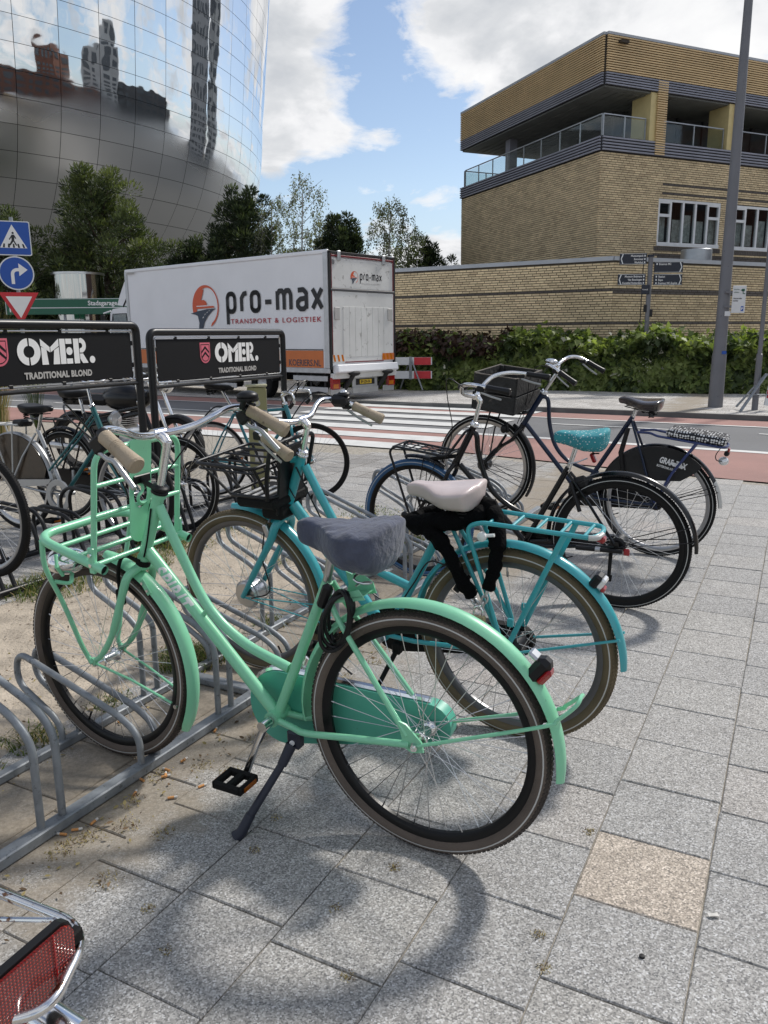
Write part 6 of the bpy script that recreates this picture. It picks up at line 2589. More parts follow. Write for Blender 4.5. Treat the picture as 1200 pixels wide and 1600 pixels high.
# orange band with its black line
MB().box((-TLN / 2 - .06, .004, TF + .22), (TLN - .26, .010, .36)).build('orange_band', 'orange_band', tk, smooth=False)
MB().box((-TLN / 2 - .06, .003, TF + .42), (TLN - .26, .012, .02)).build('band_line', 'black_print', tk, smooth=False)
SM = lambda x, z, y=-.004: frame_mtx((x, y, z), (1, 0, 0), (0, 0, 1))
lettering('KOERIERS.NL', .195, SM(-1.24, .765, -.003), 'navy_print', tk, width=.98, bold=.002, depth=.001)
lettering('U', .195, SM(-6.60, .85, -.003), 'navy_print', tk, bold=.002, depth=.001)


def disc(cx, cz, rad, a0, a1, inner=0.0, n=40):
    o_ = [(cx + rad * math.cos(R(a0 + (a1 - a0) * i / n)), cz + rad * math.sin(R(a0 + (a1 - a0) * i / n))) for i in range(n + 1)]
    if inner:
        o_ += [(cx + inner * math.cos(R(a1 + (a0 - a1) * i / n)), cz + inner * math.sin(R(a1 + (a0 - a1) * i / n))) for i in range(n + 1)]
    return o_


def flatpoly(name, pts, material, parent, mtx):
    me = bpy.data.meshes.new(name)
    me.from_pydata([(a, c, 0) for a, c in pts], [], [tuple(range(len(pts)))])
    me.materials.append(M[material])
    return link(name, me, parent, None, mtx)


def crescent(R0, R1, ox, n=36):
    out_ = [(R0 * math.cos(R(a)), R0 * math.sin(R(a))) for a in [(-62 + (244) * i / n) for i in range(n + 1)]]
    inn_ = [(ox + R1 * math.cos(R(a)), R1 * .995 * math.sin(R(a))) for a in [(182 - (240) * i / n) for i in range(n + 1)]]
    return out_ + inn_


def promax(mtx, s, ts, th, H_):
    """logo and words at scale s (logo radius)"""
    # orange ring, thick at the upper left, with the sun and the road
    mk = lambda nm, pts, m_, dz: flatpoly(nm, [(a * s, c * s) for a, c in pts], m_, tk, mtx @ Matrix.Translation((0, 0, dz)))
    n = 40
    ring = [(math.cos(R(a)), math.sin(R(a))) for a in [(-70 + 265 * i / n) for i in range(n + 1)]]
    ring += [(.12 + .80 * math.cos(R(a)) * (1.0), .02 + .86 * math.sin(R(a))) for a in [(196 - 262 * i / n) for i in range(n + 1)]]
    mk('logo_ring', ring, 'orange_print', 0)
    half = [(-.92, -.12)] + [(-.10 + .82 * math.cos(R(a)), -.02 + .82 * math.sin(R(a))) for a in range(168, 86, -8)] + [(-.30, .30), (-.10, .32), (.08, .22), (.14, .02)]
    mk('logo_sun', half, 'orange_print', .0008)
    mk('logo_bar', [(-.86, -.10), (-.80, .02), (.62, .02), (.70, -.06)], 'orange_print', .0012)
    mk('logo_gap', [(-.70, .015), (-.66, .055), (.20, .055), (.25, .015)], 'truck_white', .0016)
    road = [(-1.18, -.30), (-.6, -.20), (.1, -.12), (.78, -.10), (.50, -.22), (.15, -.45), (-.12, -.72), (-.28, -1.05), (-.58, -1.05), (-.52, -.75), (-.62, -.42), (-.80, -.36)]
    mk('logo_road', road, 'navy_print', .0022)
    for (a, c, r_) in ((-.05, -.36, .05), (.12, -.27, .045), (.28, -.20, .035), (-.20, -.50, .06)):
        mk('logo_dash', [(a - r_, c - r_ * .8), (a + r_ * .4, c - r_ * .3), (a + r_, c + r_ * .8), (a - r_ * .4, c + r_ * .3)], 'white_print', .0030)
    stroke_text(mtx, ts, th, H_)


def stroke(pts, w_, closed=False):
    """constant-width stroke polygon set (list of quads)"""
    out_ = []
    P_ = [Vector((a, c)) for a, c in pts]
    for a, c in zip(P_, P_[1:]):
        d_ = (c - a)
        if d_.length < 1e-6:
            continue
        n_ = Vector((-d_.y, d_.x)).normalized() * w_ / 2
        e = d_.normalized() * w_ * .0
        out_.append([a - n_ - e, c - n_ + e, c + n_ + e, a + n_ - e])
    return out_


def stroke_text(mtx, s, th_, H_):
    """pro-max in tall rounded strokes"""

    def rr(w_, h_, x0, z0, top=True, bot=True, r_=.42):
        """outline of a rounded box stroke"""
        rad = r_ * w_
        pts = []
        def ar(cx, cz, a0, a1):
            return [(cx + rad * math.cos(R(a0 + (a1 - a0) * i / 6)), cz + rad * math.sin(R(a0 + (a1 - a0) * i / 6))) for i in range(7)]
        pts += ar(x0 + rad, z0 + h_ - rad, 180, 90) + ar(x0 + w_ - rad, z0 + h_ - rad, 90, 0)
        pts += ar(x0 + w_ - rad, z0 + rad, 0, -90) + ar(x0 + rad, z0 + rad, -90, -180)
        pts.append(pts[0])
        return pts
    x = 1.32 * s
    zb = -.35 * H_
    letters = []
    w0 = .42 * s
    # p
    letters.append([rr(w0, H_, x, zb), [(x, zb - .72 * H_), (x, zb + H_ * .8)]])
    x += .80 * s
    letters.append([[(x, zb), (x, zb + H_ * .72)] + [(x + .14 * s, zb + H_ * .96), (x + .30 * s, zb + H_)]])
    x += .55 * s
    letters.append([rr(w0, H_, x, zb)])
    x += .74 * s
    letters.append([[(x, zb + H_ * .45), (x + .32 * s, zb + H_ * .45)]])
    x += .64 * s
    hw = .34 * s
    arch = lambda x0: [(x0, zb), (x0, zb + H_ * .80), (x0 + hw * .3, zb + H_), (x0 + hw * .75, zb + H_), (x0 + hw, zb + H_ * .80), (x0 + hw, zb)]
    letters.append([[(x, zb), (x, zb + H_)], arch(x), arch(x + hw)])
    x += 1.02 * s
    a_ = x
    letters.append([[(a_ + .02 * s, zb + H_ * .98), (a_ + .28 * s, zb + H_), (a_ + w0, zb + H_ * .82), (a_ + w0, zb)],
                    [(a_ + w0, zb + H_ * .55), (a_ + .14 * s, zb + H_ * .52), (a_, zb + H_ * .38), (a_, zb + .16 * H_), (a_ + .13 * s, zb), (a_ + .30 * s, zb), (a_ + w0, zb + .14 * H_)]])
    x += .72 * s
    letters.append([[(x, zb + H_), (x + w0 * 1.05, zb)], [(x, zb), (x + w0 * 1.05, zb + H_)]])
    for L_ in letters:
        q = MB()
        for si, pl_ in enumerate(L_):
            for qi, quad in enumerate(stroke(pl_, th_)):
                dz = .0002 * (qi % 2) + .0004 * si
                q.add([(p.x, p.y, dz) for p in quad], [(0, 1, 2, 3)])
            for qi, p in enumerate(pl_):
                q.add([(p[0] + th_ / 2 * math.cos(a), p[1] + th_ / 2 * math.sin(a), .0012 + .0001 * si) for a in [2 * math.pi * k / 10 for k in range(10)]], [tuple(range(10))]) if 0 < qi < len(pl_) - 1 else None
        me = q.mesh('letter', 'black_print', smooth=False)
        link('letter', me, tk, None, mtx)


promax(SM(-4.08, 2.11, -.006), .50, .625, .105, .40)
lettering('TRANSPORT & LOGISTIEK', .150, SM(-3.16, 1.695, -.006), 'red_print', tk, width=2.95, bold=.0012, spacing=1.25, depth=.001)
# rear: frame, roll panel with small logo, tail lift with planks, bumper, lamps, plate
RM = lambda y, z, x=.004: frame_mtx((x, y, z), (0, 1, 0), (0, 0, 1))
for (y, z, w_, h_, nm, mt_) in ((TW_ / 2, TT - .03, TW_, .05, 'rear_frame', 'chassis'), (.03, (TT + TF) / 2, .06, TT - TF, 'rear_frame', 'chassis'), (TW_ - .03, (TT + TF) / 2, .06, TT - TF, 'rear_frame', 'chassis'), (.075, (TT + TF) / 2 + .1, .022, TT - TF - .3, 'rear_seal', 'dark_red'), (TW_ - .075, (TT + TF) / 2 + .1, .022, TT - TF - .3, 'rear_seal', 'dark_red'),
                                 (TW_ / 2, TT - .09, TW_ - .13, .035, 'rear_seal', 'dark_red')):
    MB().box((.012, y, z), (.05, w_ - .001, h_), bev=.006).build(nm, mt_, tk, smooth=False)
MB().box((.004, TW_ / 2, TT - .44), (.03, TW_ - .13, .62), bev=.01).build('upper_panel', 'truck_dirty', tk, smooth=False)
MB().box((.02, TW_ / 2, TT - .775), (.06, TW_ - .08, .05), bev=.01).build('gutter', 'lamp_grey_dark', tk, smooth=False)
MB().box((.010, TW_ / 2, 1.58), (.05, TW_ - .14, 1.48), bev=.01).build('tail_lift', 'truck_dirty', tk, smooth=False)
for k in range(8):
    MB().box((.038, .40 + .1925 * (k + .5), 1.48), (.010, .184, 1.05), bev=.002).build('plank', 'truck_dirty', tk, smooth=False)
for y in (.20, TW_ - .22):
    MB().box((.055, y, 1.86), (.02, .16, .26), bev=.01).build('flap', 'grey_print', tk, smooth=False)
for y, sg in ((.22, 1), (TW_ - .32, 1)):
    q = MB().box((.042, y + .04, .93), (.006, .42, .15))
    rf = q.build('hazard_board', 'truck_dirty' if y < 1 else 'orange_band', tk, smooth=False)
    for k in range(3):
        pts = [(-.19 + .13 * k, -.07), (-.13 + .13 * k, -.07), (-.17 + .13 * k, .07), (-.23 + .13 * k, .07)]
        flatpoly('stripe', pts, 'orange_lens', rf, RM(y + .06, .93, .0465))
MB().box((.035, TW_ / 2, .84), (.02, TW_ - .9, .02)).build('red_line', 'dark_red', tk, smooth=False)
MB().box((.09, TW_ / 2, .70), (.18, TW_ - .14, .17), Matrix.Rotation(R(-12), 3, 'Y'), bev=.02).build('lift_edge', 'truck_white', tk, smooth=False)
MB().box((.03, TW_ / 2, .555), (.10, TW_ - .04, .12), bev=.01).build('rear_beam', 'truck_dirty', tk, smooth=False)
MB().box((-.05, TW_ / 2, .46), (.08, TW_ - .3, .10), bev=.01).build('bumper', 'chassis', tk, smooth=False)
for y in (.62, TW_ - .42):
    b = MB()
    b.ball((.14, y, .60), (.09, .17, .06), 12, 8)
    b.tube([(.12, y, .58), (.03, y - .12, .36), (-.05, y - .15, .24)], [.05, .06, .05], 10)
    b.build('lift_arm', 'chassis', tk)
for y in (.14, TW_ - .17):
    b = MB().box((.01, y, .40), (.08, .26, .26), bev=.015)
    lm = b.build('rear_lamp', 'red_lens', tk, smooth=False)
    MB().box((.053, y - .02, .34), (.006, .16, .09), bev=.002).build('indicator', 'orange_lens', lm, smooth=False)
for (y, w_) in ((.22, .42), (1.12, .86), (TW_ - .26, .40)):
    MB().box((.02, y, .22), (.02, w_, .13), bev=.004).build('mud_flap', 'alu', tk, smooth=False)
MB().box((.0, 1.12, .38), (.02, .84, .22), bev=.004).build('plate_panel', 'alu', tk, smooth=False)
MB().box((.016, 1.12, .40), (.014, .62, .13), bev=.004).build('plate_holder', 'chassis', tk, smooth=False)
MB().box((.026, 1.12, .40), (.006, .40, .095)).build('number_plate', 'plate_yellow', tk, smooth=False)
lettering('BV-ZN-36', .085, RM(.955, .372, .030), 'black_print', tk, bold=.002, xs=.86, depth=.0004)
promax(RM(.80, 2.62, .0205), .125, .145, .026, .115)
lettering('TRANSPORT & LOGISTIEK', .040, RM(1.02, 2.485, .021), 'grey_print', tk, width=.66, spacing=1.2, depth=.0003)
for y in (.30, TW_ - .42):
    MB().box((.035, y, TT - .09), (.05, .09, .20), bev=.01).build('hinge', 'alu', tk, smooth=False)
MB().lathe([(.001, 0), (.05, 0), (.05, .01), (.001, .01)], 16, axis='x', c=(.02, .13, TT - .22)).build('marker_lamp', 'steel', tk)
# chassis, side guards, wheels
MB().box((-TLN / 2, TW_ / 2, .52), (TLN - .3, .9, .22)).build('chassis', 'chassis', tk, smooth=False)
for (x0, x1) in ((-1.15, -.1), (-6.3, -3.1)):
    for z in (.50, .26):
        MB().box(((x0 + x1) / 2, .03, z), (x1 - x0, .03, .115), bev=.008).build('side_guard', 'alu', tk, smooth=False)
    for k in range(3):
        MB().box((x0 + .1 + (x1 - x0 - .2) * k / 2, .055, .45), (.05, .02, .42)).build('guard_post', 'chassis', tk, smooth=False)
for x in (-2.29, -TLN - .55):
    for y in (.20, TW_ - .20):
        b = MB().lathe([(.18, -.11), (.33, -.13), (.36, -.10), (.36, .10), (.33, .13), (.18, .11)], 40, c=(x, y, .36))
        wh = b.build('wheel', 'rubber', tk)
        b = MB().lathe([(.001, -.05), (.12, -.07), (.15, -.03), (.20, -.08), (.24, -.115), (.20, .10), (.001, .10)], 32, c=(x, y, .36))
        b.build('rim', 'alu', wh)
    MB().lathe([(.40, -.15), (.43, -.15), (.43, .15), (.40, .15)], 24, c=(x, .20, .36), a0=R(5), a1=R(175)).build('wheel_arch', 'chassis', tk)
MB().box((-3.9, .35, .42), (.9, .5, .45), bev=.06).build('fuel_tank', 'chassis', tk, smooth=False)
# cab
b = MB()
cp = [(-TLN - .08, .55), (-TLN - .08, 2.16), (-TLN - .14, 2.20), (-TLN - .82, 2.17), (-TLN - .96, 2.06), (-TLN - 1.10, 1.35), (-TLN - 1.14, .45), (-TLN - .3, .45)]
b.prism(cp, .08, TW_ - .08, lambda a, c, h: (a, h, c))
b.build('cab', 'truck_white', tk, smooth=False)
b = MB()
sp_ = [(-TLN - .06, 2.24), (-TLN - .06, 2.90), (-TLN - .20, 2.93), (-TLN - .36, 2.86), (-TLN - .62, 2.52), (-TLN - .78, 2.27), (-TLN - .50, 2.24)]
b.prism(sp_, .2, TW_ - .2, lambda a, c, h: (a, h, c))
b.build('roof_spoiler', 'truck_white', tk, smooth=False)
b = MB()
b.prism([(-TLN - .18, 1.50), (-TLN - .18, 2.02), (-TLN - .84, 2.02), (-TLN - .98, 1.50)], .064, .070, lambda a, c, h: (a, h, c))
b.build('side_window', 'window_glass', tk, smooth=False)
b = MB()
b.prism([(-TLN - .16, 1.48), (-TLN - .16, 2.04), (-TLN - .85, 2.04), (-TLN - 1.00, 1.48)], .073, .079, lambda a, c, h: (a, h, c))
b.build('cab_inside', 'chassis', tk, smooth=False)
MB().box((-TLN - 1.12, -.06, 1.85), (.08, .12, .34), bev=.02).build('wing_mirror', 'chassis', tk, smooth=False)
MB().tube([(-TLN - 1.10, -.05, 2.05), (-TLN - .95, .10, 2.12)], .02, 8).build('mirror_arm', 'truck_white', tk)
MB().box((-TLN - .12, .072, 1.2), (.02, .02, 1.5)).build('door_gap', 'chassis', tk, smooth=False)
MB().tube([(-TLN - .48, .19, 2.22), (-TLN - .10, .19, 2.62)], .022, 6).build('spoiler_strut', 'chassis', tk)
MB().box((-TLN + .30, -.03, TT - .085), (.34, .006, .035)).build('scuff', 'grey_print', tk, smooth=False)

# ================================================================== street furniture
mat('lamp_grey', (.155, .157, .17), .5, .2, var=.10, scale=2, spots=(.10, .10, .115), spotscale=10, spotcut=.62)
mat('sign_white', (.66, .68, .69), .45, var=.03)
mat('sign_blue', (.012, .075, .36), .4, var=.03)
mat('sign_red', (.52, .02, .03), .4, var=.03)
mat('sign_green', (.008, .10, .055), .4, var=.04)
mat('sign_navy', (.010, .014, .026), .45, var=.05)
LPX, LPY = 6.02, 14.39
lp = thing('lamp_post', 'tall tapered grey lamp post standing on the far pavement', 'lamp post', loc=(LPX, LPY, pz(5)))
b = MB()
b.tube([(0, 0, 0), (0, 0, .9), (-.0, 0, 1.0), (0, 0, 9.5)], [.128, .122, .108, .046], 20)
b.build('mast', 'lamp_grey', lp)
MB().tube([(0, 0, 9.4), (-.3, -.5, 9.9), (-.6, -1.1, 10.0)], .035, 10).build('arm', 'lamp_grey', lp)
MB().ball((-.75, -1.35, 9.99), (.20, .35, .07), 14, 8, rot=Matrix.Rotation(R(-25), 3, 'Z')).build('lamp_head', 'lamp_grey', lp)
b = MB().box((.03, -.125, 1.64), (.10, .006, .08))
b.build('number_sticker', 'sign_white', lp, smooth=False)
MB().box((.03, -.118, .97), (.08, .006, .055)).build('sticker', 'sign_blue', lp, smooth=False)
sg = thing('charging_sign', 'small white sign with a green plug symbol fixed to the lamp post', 'sign', loc=(LPX, LPY, pz(5)))
b = MB().box((.20, -.14, 1.88), (.235, .012, .46), bev=.02)
pnl = b.build('panel', 'sign_white', sg, smooth=False)
fsg = lambda x, z: frame_mtx((x, -.1475, z), (1, 0, 0), (0, 0, 1))
lettering('Elektrische', .034, fsg(.10, 2.035), 'sign_green', pnl, depth=.0003, xs=.62)
lettering('oplaadpunt', .034, fsg(.10, 1.99), 'sign_green', pnl, depth=.0003, xs=.62)
lettering('Geen auto laden', .036, fsg(.10, 1.885), 'black_print', pnl, depth=.0003, xs=.62, bold=.0007)
lettering('vanaf hier', .036, fsg(.10, 1.845), 'black_print', pnl, depth=.0003, xs=.62, bold=.0007)
lettering('P', .060, fsg(.252, 1.70), 'white_print', pnl, depth=.0006, bold=.002)
MB().box((.268, -.1468, 1.722), (.045, .002, .085)).build('parking_symbol', 'sign_blue', pnl, smooth=False)
q = MB()
q.box((.262, -.148, 2.035), (.050, .002, .040)).box((.235, -.148, 2.035), (.03, .002, .012)).box((.262, -.148, 2.00), (.012, .002, .05)).box((.28, -.148, 1.975), (.04, .002, .012))
q.build('plug_symbol', 'sign_green', pnl, smooth=False, kind=None)
MB().box((.06, -.12, 2.0), (.20, .04, .03)).box((.06, -.12, 1.76), (.20, .04, .03)).build('bracket', 'lamp_grey', sg, smooth=False)

# finger post
fpx, fpy = 5.99, 18.39
fp = thing('finger_post', 'grey finger post with dark direction boards on both sides, in front of the hedge', 'signpost', loc=(fpx, fpy, pz(5)))
MB().tube([(0, 0, 0), (0, 0, 2.98)], .052, 14).build('post', 'lamp_grey', fp)
MB().cyl((0, 0, 2.97), (0, 0, 3.02), .075, 16).build('cap', 'sign_navy', fp)
for (x0, x1, z, lines, right) in ((-.70, -.10, 2.93, ('Museumpark', 'Euromast', 'Markthal'), False), (-.72, -.10, 2.49, ('Museum Boijmans', 'Van Beuningen', 'Kunsthal Rotterdam'), False),
                                  (.08, .72, 2.75, ('Erasmus MC',), True), (.08, .72, 2.48, ('Station', 'Expo', 'Erasmus MC-Sophia'), True)):
    q = MB().box(((x0 + x1) / 2, -.02, z), (x1 - x0, .025, .235), bev=.004)
    bo = q.build('direction_board', 'sign_navy', fp, smooth=False)
    q = MB()
    ex_ = x1 - .03 if right else x0 + .03
    sgn = 1 if right else -1
    for (za, zb) in ((.105, 0), (-.105, 0)):
        a, c = Vector((ex_ - sgn * .04, -.035, z + za)), Vector((ex_, -.035, z + zb))
        d_ = (c - a).normalized()
        n_ = Vector((-d_.z, 0, d_.x)) * .011
        q.add([a - n_, c - n_, c + n_, a + n_], [(0, 1, 2, 3)])
    q.build('arrow', 'sign_white', bo, smooth=False)
    q = MB()
    q.box(((x0 + x1) / 2, -.034, z + .108), (x1 - x0 - .02, .002, .006)).box(((x0 + x1) / 2, -.034, z - .108), (x1 - x0 - .02, .002, .006))
    q.build('border', 'sign_white', bo, smooth=False, kind=None)
    for k, ln in enumerate(lines):
        me = text_mesh(ln, .062, .0004, .0008, 1.0, .86, align='LEFT' if right else 'RIGHT')
        me.materials.clear()
        me.materials.append(M['white_print'])
        link('lettering', me, bo, None, frame_mtx((x0 + .10 if right else x1 - .08, -.0345, z + .045 - .070 * k), (1, 0, 0), (0, 0, 1)))
        q = MB().box((x0 + .055 if right else x1 - .045, -.0345, z + .066 - .070 * k), (.028, .001, .036))
        q.build('pictogram', 'sign_white', bo, smooth=False)
q = MB().box((-.10, -.075, 2.27), (.19, .02, .20), bev=.02)
bo = q.build('small_board', 'sign_navy', fp, smooth=False)
lettering('Westzeedijk', .040, frame_mtx((-.18, -.0865, 2.255), (1, 0, 0), (0, 0, 1)), 'white_print', bo, depth=.0004, xs=.66)
for dx_, z in ((-.07, 1.86), (.07, 1.76)):
    MB().box((dx_, -.02, z), (.06, .06, .16), bev=.01).build('clip', 'chassis', fp, smooth=False)
MB().tube([(-.11, .15, 0), (-.11, .15, 3.0)], .010, 6).build('cable_rod', 'chassis', fp)

# traffic signs at the left edge
tp = thing('traffic_sign_post', 'grey pole with blue pedestrian, blue turn-right and red give-way signs at the left edge', 'traffic signs', loc=(-5.95, 13.42, 0), rz=R(24))
MB().tube([(0, 0, 0), (0, 0, 3.30)], .030, 12).build('pole', 'galvanised', tp)
FS = lambda x, z, y=-.045: frame_mtx((x, y, z), (1, 0, 0), (0, 0, 1))


def sheet(name, pts, m_, parent, mtx, dz):
    return flatpoly(name, pts, m_, parent, mtx @ Matrix.Translation((0, 0, dz)))


def rsq(w_, h_, r_=.03, cx=0, cz=0):
    o_ = []
    for (sx, sz, a0) in ((1, 1, 0), (-1, 1, 90), (-1, -1, 180), (1, -1, 270)):
        o_ += [(cx + sx * (w_ / 2 - r_) + r_ * math.cos(R(a0 + 15 * i)), cz + sz * (h_ / 2 - r_) + r_ * math.sin(R(a0 + 15 * i))) for i in range(7)]
    return o_


pm_ = MB().prism(rsq(.53, .53, .03), 0, .018, lambda a, c, h: (a, -.045 + h, 2.975 + c)).build('pedestrian_sign', 'sign_white', tp, smooth=False)
fr0 = FS(0, 2.975, -.0455)
sheet('face', rsq(.50, .50, .025), 'sign_blue', pm_, fr0, .001)
sheet('triangle', [(-.20, -.15), (.20, -.15), (.0, .21)], 'white_print', pm_, fr0, .002)
q = [(-.012, .055), (.022, .055), (.05, .0), (.035, -.01), (.022, .015), (.018, -.035), (.055, -.11), (.035, -.115), (.004, -.05), (-.045, -.115), (-.065, -.108), (-.02, -.03), (-.022, .01), (-.05, -.03), (-.06, -.015)]
sheet('walker', q, 'black_print', pm_, fr0, .003)
sheet('walker_head', [(.005 + .017 * math.cos(k), .080 + .017 * math.sin(k)) for k in [2 * math.pi * i / 12 for i in range(12)]], 'black_print', pm_, fr0, .003)
for k in range(5):
    x = -.135 + .068 * k
    sheet('bar', [(x - .012 + x * .1, -.145), (x + .018 + x * .1, -.145), (x + .012, -.085), (x - .012, -.085)], 'black_print', pm_, fr0, .0035)
pm_ = MB().prism([(.265 * math.cos(R(a)), .265 * math.sin(R(a))) for a in range(0, 360, 10)], 0, .018, lambda a, c, h: (a, -.045 + h, 2.435 + c)).build('turn_right_sign', 'sign_white', tp, smooth=False)
fr0 = FS(0, 2.435, -.0455)
sheet('face', [(.245 * math.cos(R(a)), .245 * math.sin(R(a))) for a in range(0, 360, 10)], 'sign_blue', pm_, fr0, .001)
sheet('arrow', [(-.085, -.17), (-.035, -.17), (-.035, -.02)] + [(.015 - .05 * math.cos(R(a)), -.02 + .05 * math.sin(R(a)) + .0) for a in range(0, 91, 15)] + [(.04, .03), (.04, -.045), (.17, .055), (.04, .155), (.04, .08)] + [(.015 - .10 * math.cos(R(a)), -.02 + .10 * math.sin(R(a))) for a in range(90, -1, -15)], 'white_print', pm_, fr0, .002)
tri = lambda k: [(-.30 * k, .20 * k), (.30 * k, .20 * k), (0, -.32 * k)]
pm_ = MB().prism(tri(1.0), 0, .018, lambda a, c, h: (a, -.045 + h, 1.935 + c)).build('give_way_sign', 'sign_red', tp, smooth=False)
sheet('face', [(a, c + .004) for a, c in tri(.66)], 'white_print', pm_, FS(0, 1.935, -.0455), .001)

# long green direction sign
gs = thing('direction_sign', 'long green parking direction sign behind the cab of the truck', 'sign', loc=(-10.6, 23.0, 0), rz=R(2))
q = MB().box((1.75, 0, 2.27), (3.5, .06, .44), bev=.01)
pn = q.build('panel', 'sign_green', gs, smooth=False)
MB().box((1.9, -.034, 2.235), (2.9, .004, .022)).build('line', 'sign_white', pn, smooth=False)
MB().box((1.75, -.034, 2.475), (3.46, .004, .012)).build('line', 'sign_white', pn, smooth=False)
MB().box((.02, -.034, 2.27), (.014, .004, .42)).build('line', 'sign_white', pn, smooth=False)
lettering('P', .26, frame_mtx((.10, -.034, 2.13), (1, 0, 0), (0, 0, 1)), 'white_print', pn, bold=.006)
lettering('Stadsgarage', .175, frame_mtx((2.30, -.034, 2.30), (1, 0, 0), (0, 0, 1)), 'white_print', pn, bold=.004)
for x in (1.6, 3.2):
    MB().tube([(x, .08, 0), (x, .08, 2.45)], .04, 10).build('post', 'galvanised', gs)
gs2 = thing('direction_sign', 'green sign corner with white lettering cut off by the left edge', 'sign', loc=(-12.9, 26.5, 0))
q = MB().box((0, 0, 4.0), (1.1, .06, .62), bev=.01).build('panel', 'sign_green', gs2, smooth=False)
lettering('E', .30, frame_mtx((.42, -.034, 3.72), (1, 0, 0), (0, 0, 1)), 'white_print', q, bold=.01)
MB().tube([(-.4, .08, 0), (-.4, .08, 4.2)], .05, 10).build('post', 'galvanised', gs2)

# red and white barrier beside the truck
ba = thing('barrier', 'red and white barrier boards on a grey folding trestle, beside the rear of the truck', 'barrier', loc=(.72, 20.2, pz(.7)), rz=R(-6))
for z in (.70, .36):
    q = MB().box((-.155, 0, z), (1.35, .03, .19), bev=.004).build('board', 'sign_white', ba, smooth=False)
    for x0 in (-.82, .10):
        MB().box((x0 + .18, -.018, z), (.36 if x0 < 0 else .42, .004, .185)).build('red_field', 'sign_red', q, smooth=False)
for s_ in (-1, 1):
    MB().tube([(-.02, 0, .80), (s_ * .30, -.30 * s_, 0)], .020, 8).build('leg', 'galvanised', ba)
MB().box((-.02, .0, .53), (.07, .05, .56)).build('upright', 'galvanised', ba, smooth=False)

# pole and folded barrier at the right edge
rp_ = thing('signpost', 'thin grey pole with small white boards at the right edge', 'signpost', loc=(6.44, 13.75, pz(5)))
MB().tube([(0, 0, 0), (0, 0, .95), (0, 0, .96), (0, 0, 2.9)], [.052, .050, .036, .034], 12).build('pole', 'lamp_grey', rp_)
for z, h_ in ((2.35, .26), (2.03, .20)):
    MB().box((.16, -.05, z), (.26, .02, h_), bev=.01).build('board', 'sign_white', rp_, smooth=False)
MB().box((.10, -.062, 2.04), (.10, .004, .05)).build('print', 'black_print', rp_, smooth=False)
ab = thing('trestle', 'grey folding trestle with a red and white board beside the thin pole', 'barrier', loc=(6.45, 13.62, pz(5)))
for (a, c) in (((-.36, -.10, 0), (.10, .05, .62)), ((-.28, .25, .05), (.10, .05, .62)), ((.55, -.1, 0), (.12, .05, .62))):
    MB().tube([a, c], .020, 8, flat=1.6).build('leg', 'galvanised', ab)
MB().tube([(-.2, .05, .27), (.3, .05, .27)], .010, 8).build('cross_bar', 'galvanised', ab)
q = MB().box((.22, .08, .45), (.10, .03, .75), Matrix.Rotation(R(8), 3, 'Y'), bev=.004).build('board', 'sign_white', ab, smooth=False)
for z in (.28, .62):
    MB().box((.22 + (z - .45) * .14, .062, z), (.095, .004, .14)).build('red_field', 'sign_red', q, smooth=False)
# ================================================================== vegetation
def leaf_mesh(name, P, D, Nn, size, mats, mi, shape, parent, kind=None, aspect=1.0, rs=1):
    """many flat leaves in one mesh. P positions, D leaf axis, Nn normals (numpy), shape: list of (x, y)"""
    rng = np.random.default_rng(rs)
    n = len(P)
    S = np.asarray(size)
    D = D / np.linalg.norm(D, axis=1, keepdims=True)
    Xs = np.cross(D, Nn)
    Xs = Xs / (np.linalg.norm(Xs, axis=1, keepdims=True) + 1e-9)
    Nz = np.cross(Xs, D)
    k = len(shape)
    V = np.zeros((n, k, 3))
    for i, (a, c) in enumerate(shape):
        V[:, i] = P + Xs * (a * S * aspect)[:, None] + D * (c * S)[:, None] + Nz * (S * .18 * abs(a))[:, None]
    me = bpy.data.meshes.new(name)
    me.vertices.add(n * k)
    me.vertices.foreach_set('co', V.reshape(-1))
    me.loops.add(n * k)
    me.loops.foreach_set('vertex_index', np.arange(n * k, dtype=np.int32))
    me.polygons.add(n)
    me.polygons.foreach_set('loop_start', np.arange(0, n * k, k, dtype=np.int32))
    me.polygons.foreach_set('loop_total', np.full(n, k, dtype=np.int32))
    for m_ in mats:
        me.materials.append(M[m_])
    me.polygons.foreach_set('material_index', np.asarray(mi, dtype=np.int32))
    me.update(calc_edges=True)
    return link(name, me, parent, kind)


def foliage(name, col, trans=.35, var=.35, rough=.55):
    m = bpy.data.materials.new(name)
    m.use_nodes = True
    t = m.node_tree
    b_ = t.nodes['Principled BSDF']
    b_.inputs['Roughness'].default_value = rough
    b_.inputs['Specular IOR Level'].default_value = .35
    gp = N_(t, 'ShaderNodeNewGeometry')
    c = rmp(t, gp.outputs['Random Per Island'], [(0, tuple(x * (1 - var) for x in col)), (.5, col), (1, tuple(min(1, x * (1 + var)) for x in col))])
    t.links.new(c, b_.inputs['Base Color'])
    tr = N_(t, 'ShaderNodeBsdfTranslucent')
    t.links.new(mixc(t, 1.0, c, (1.25, 1.35, .6), 'MULTIPLY'), tr.inputs['Color'])
    mx = N_(t, 'ShaderNodeMixShader')
    mx.inputs[0].default_value = trans
    t.links.new(b_.outputs[0], mx.inputs[1])
    t.links.new(tr.outputs[0], mx.inputs[2])
    t.links.new(mx.outputs[0], t.nodes['Material Output'].inputs[0])
    M[name] = m


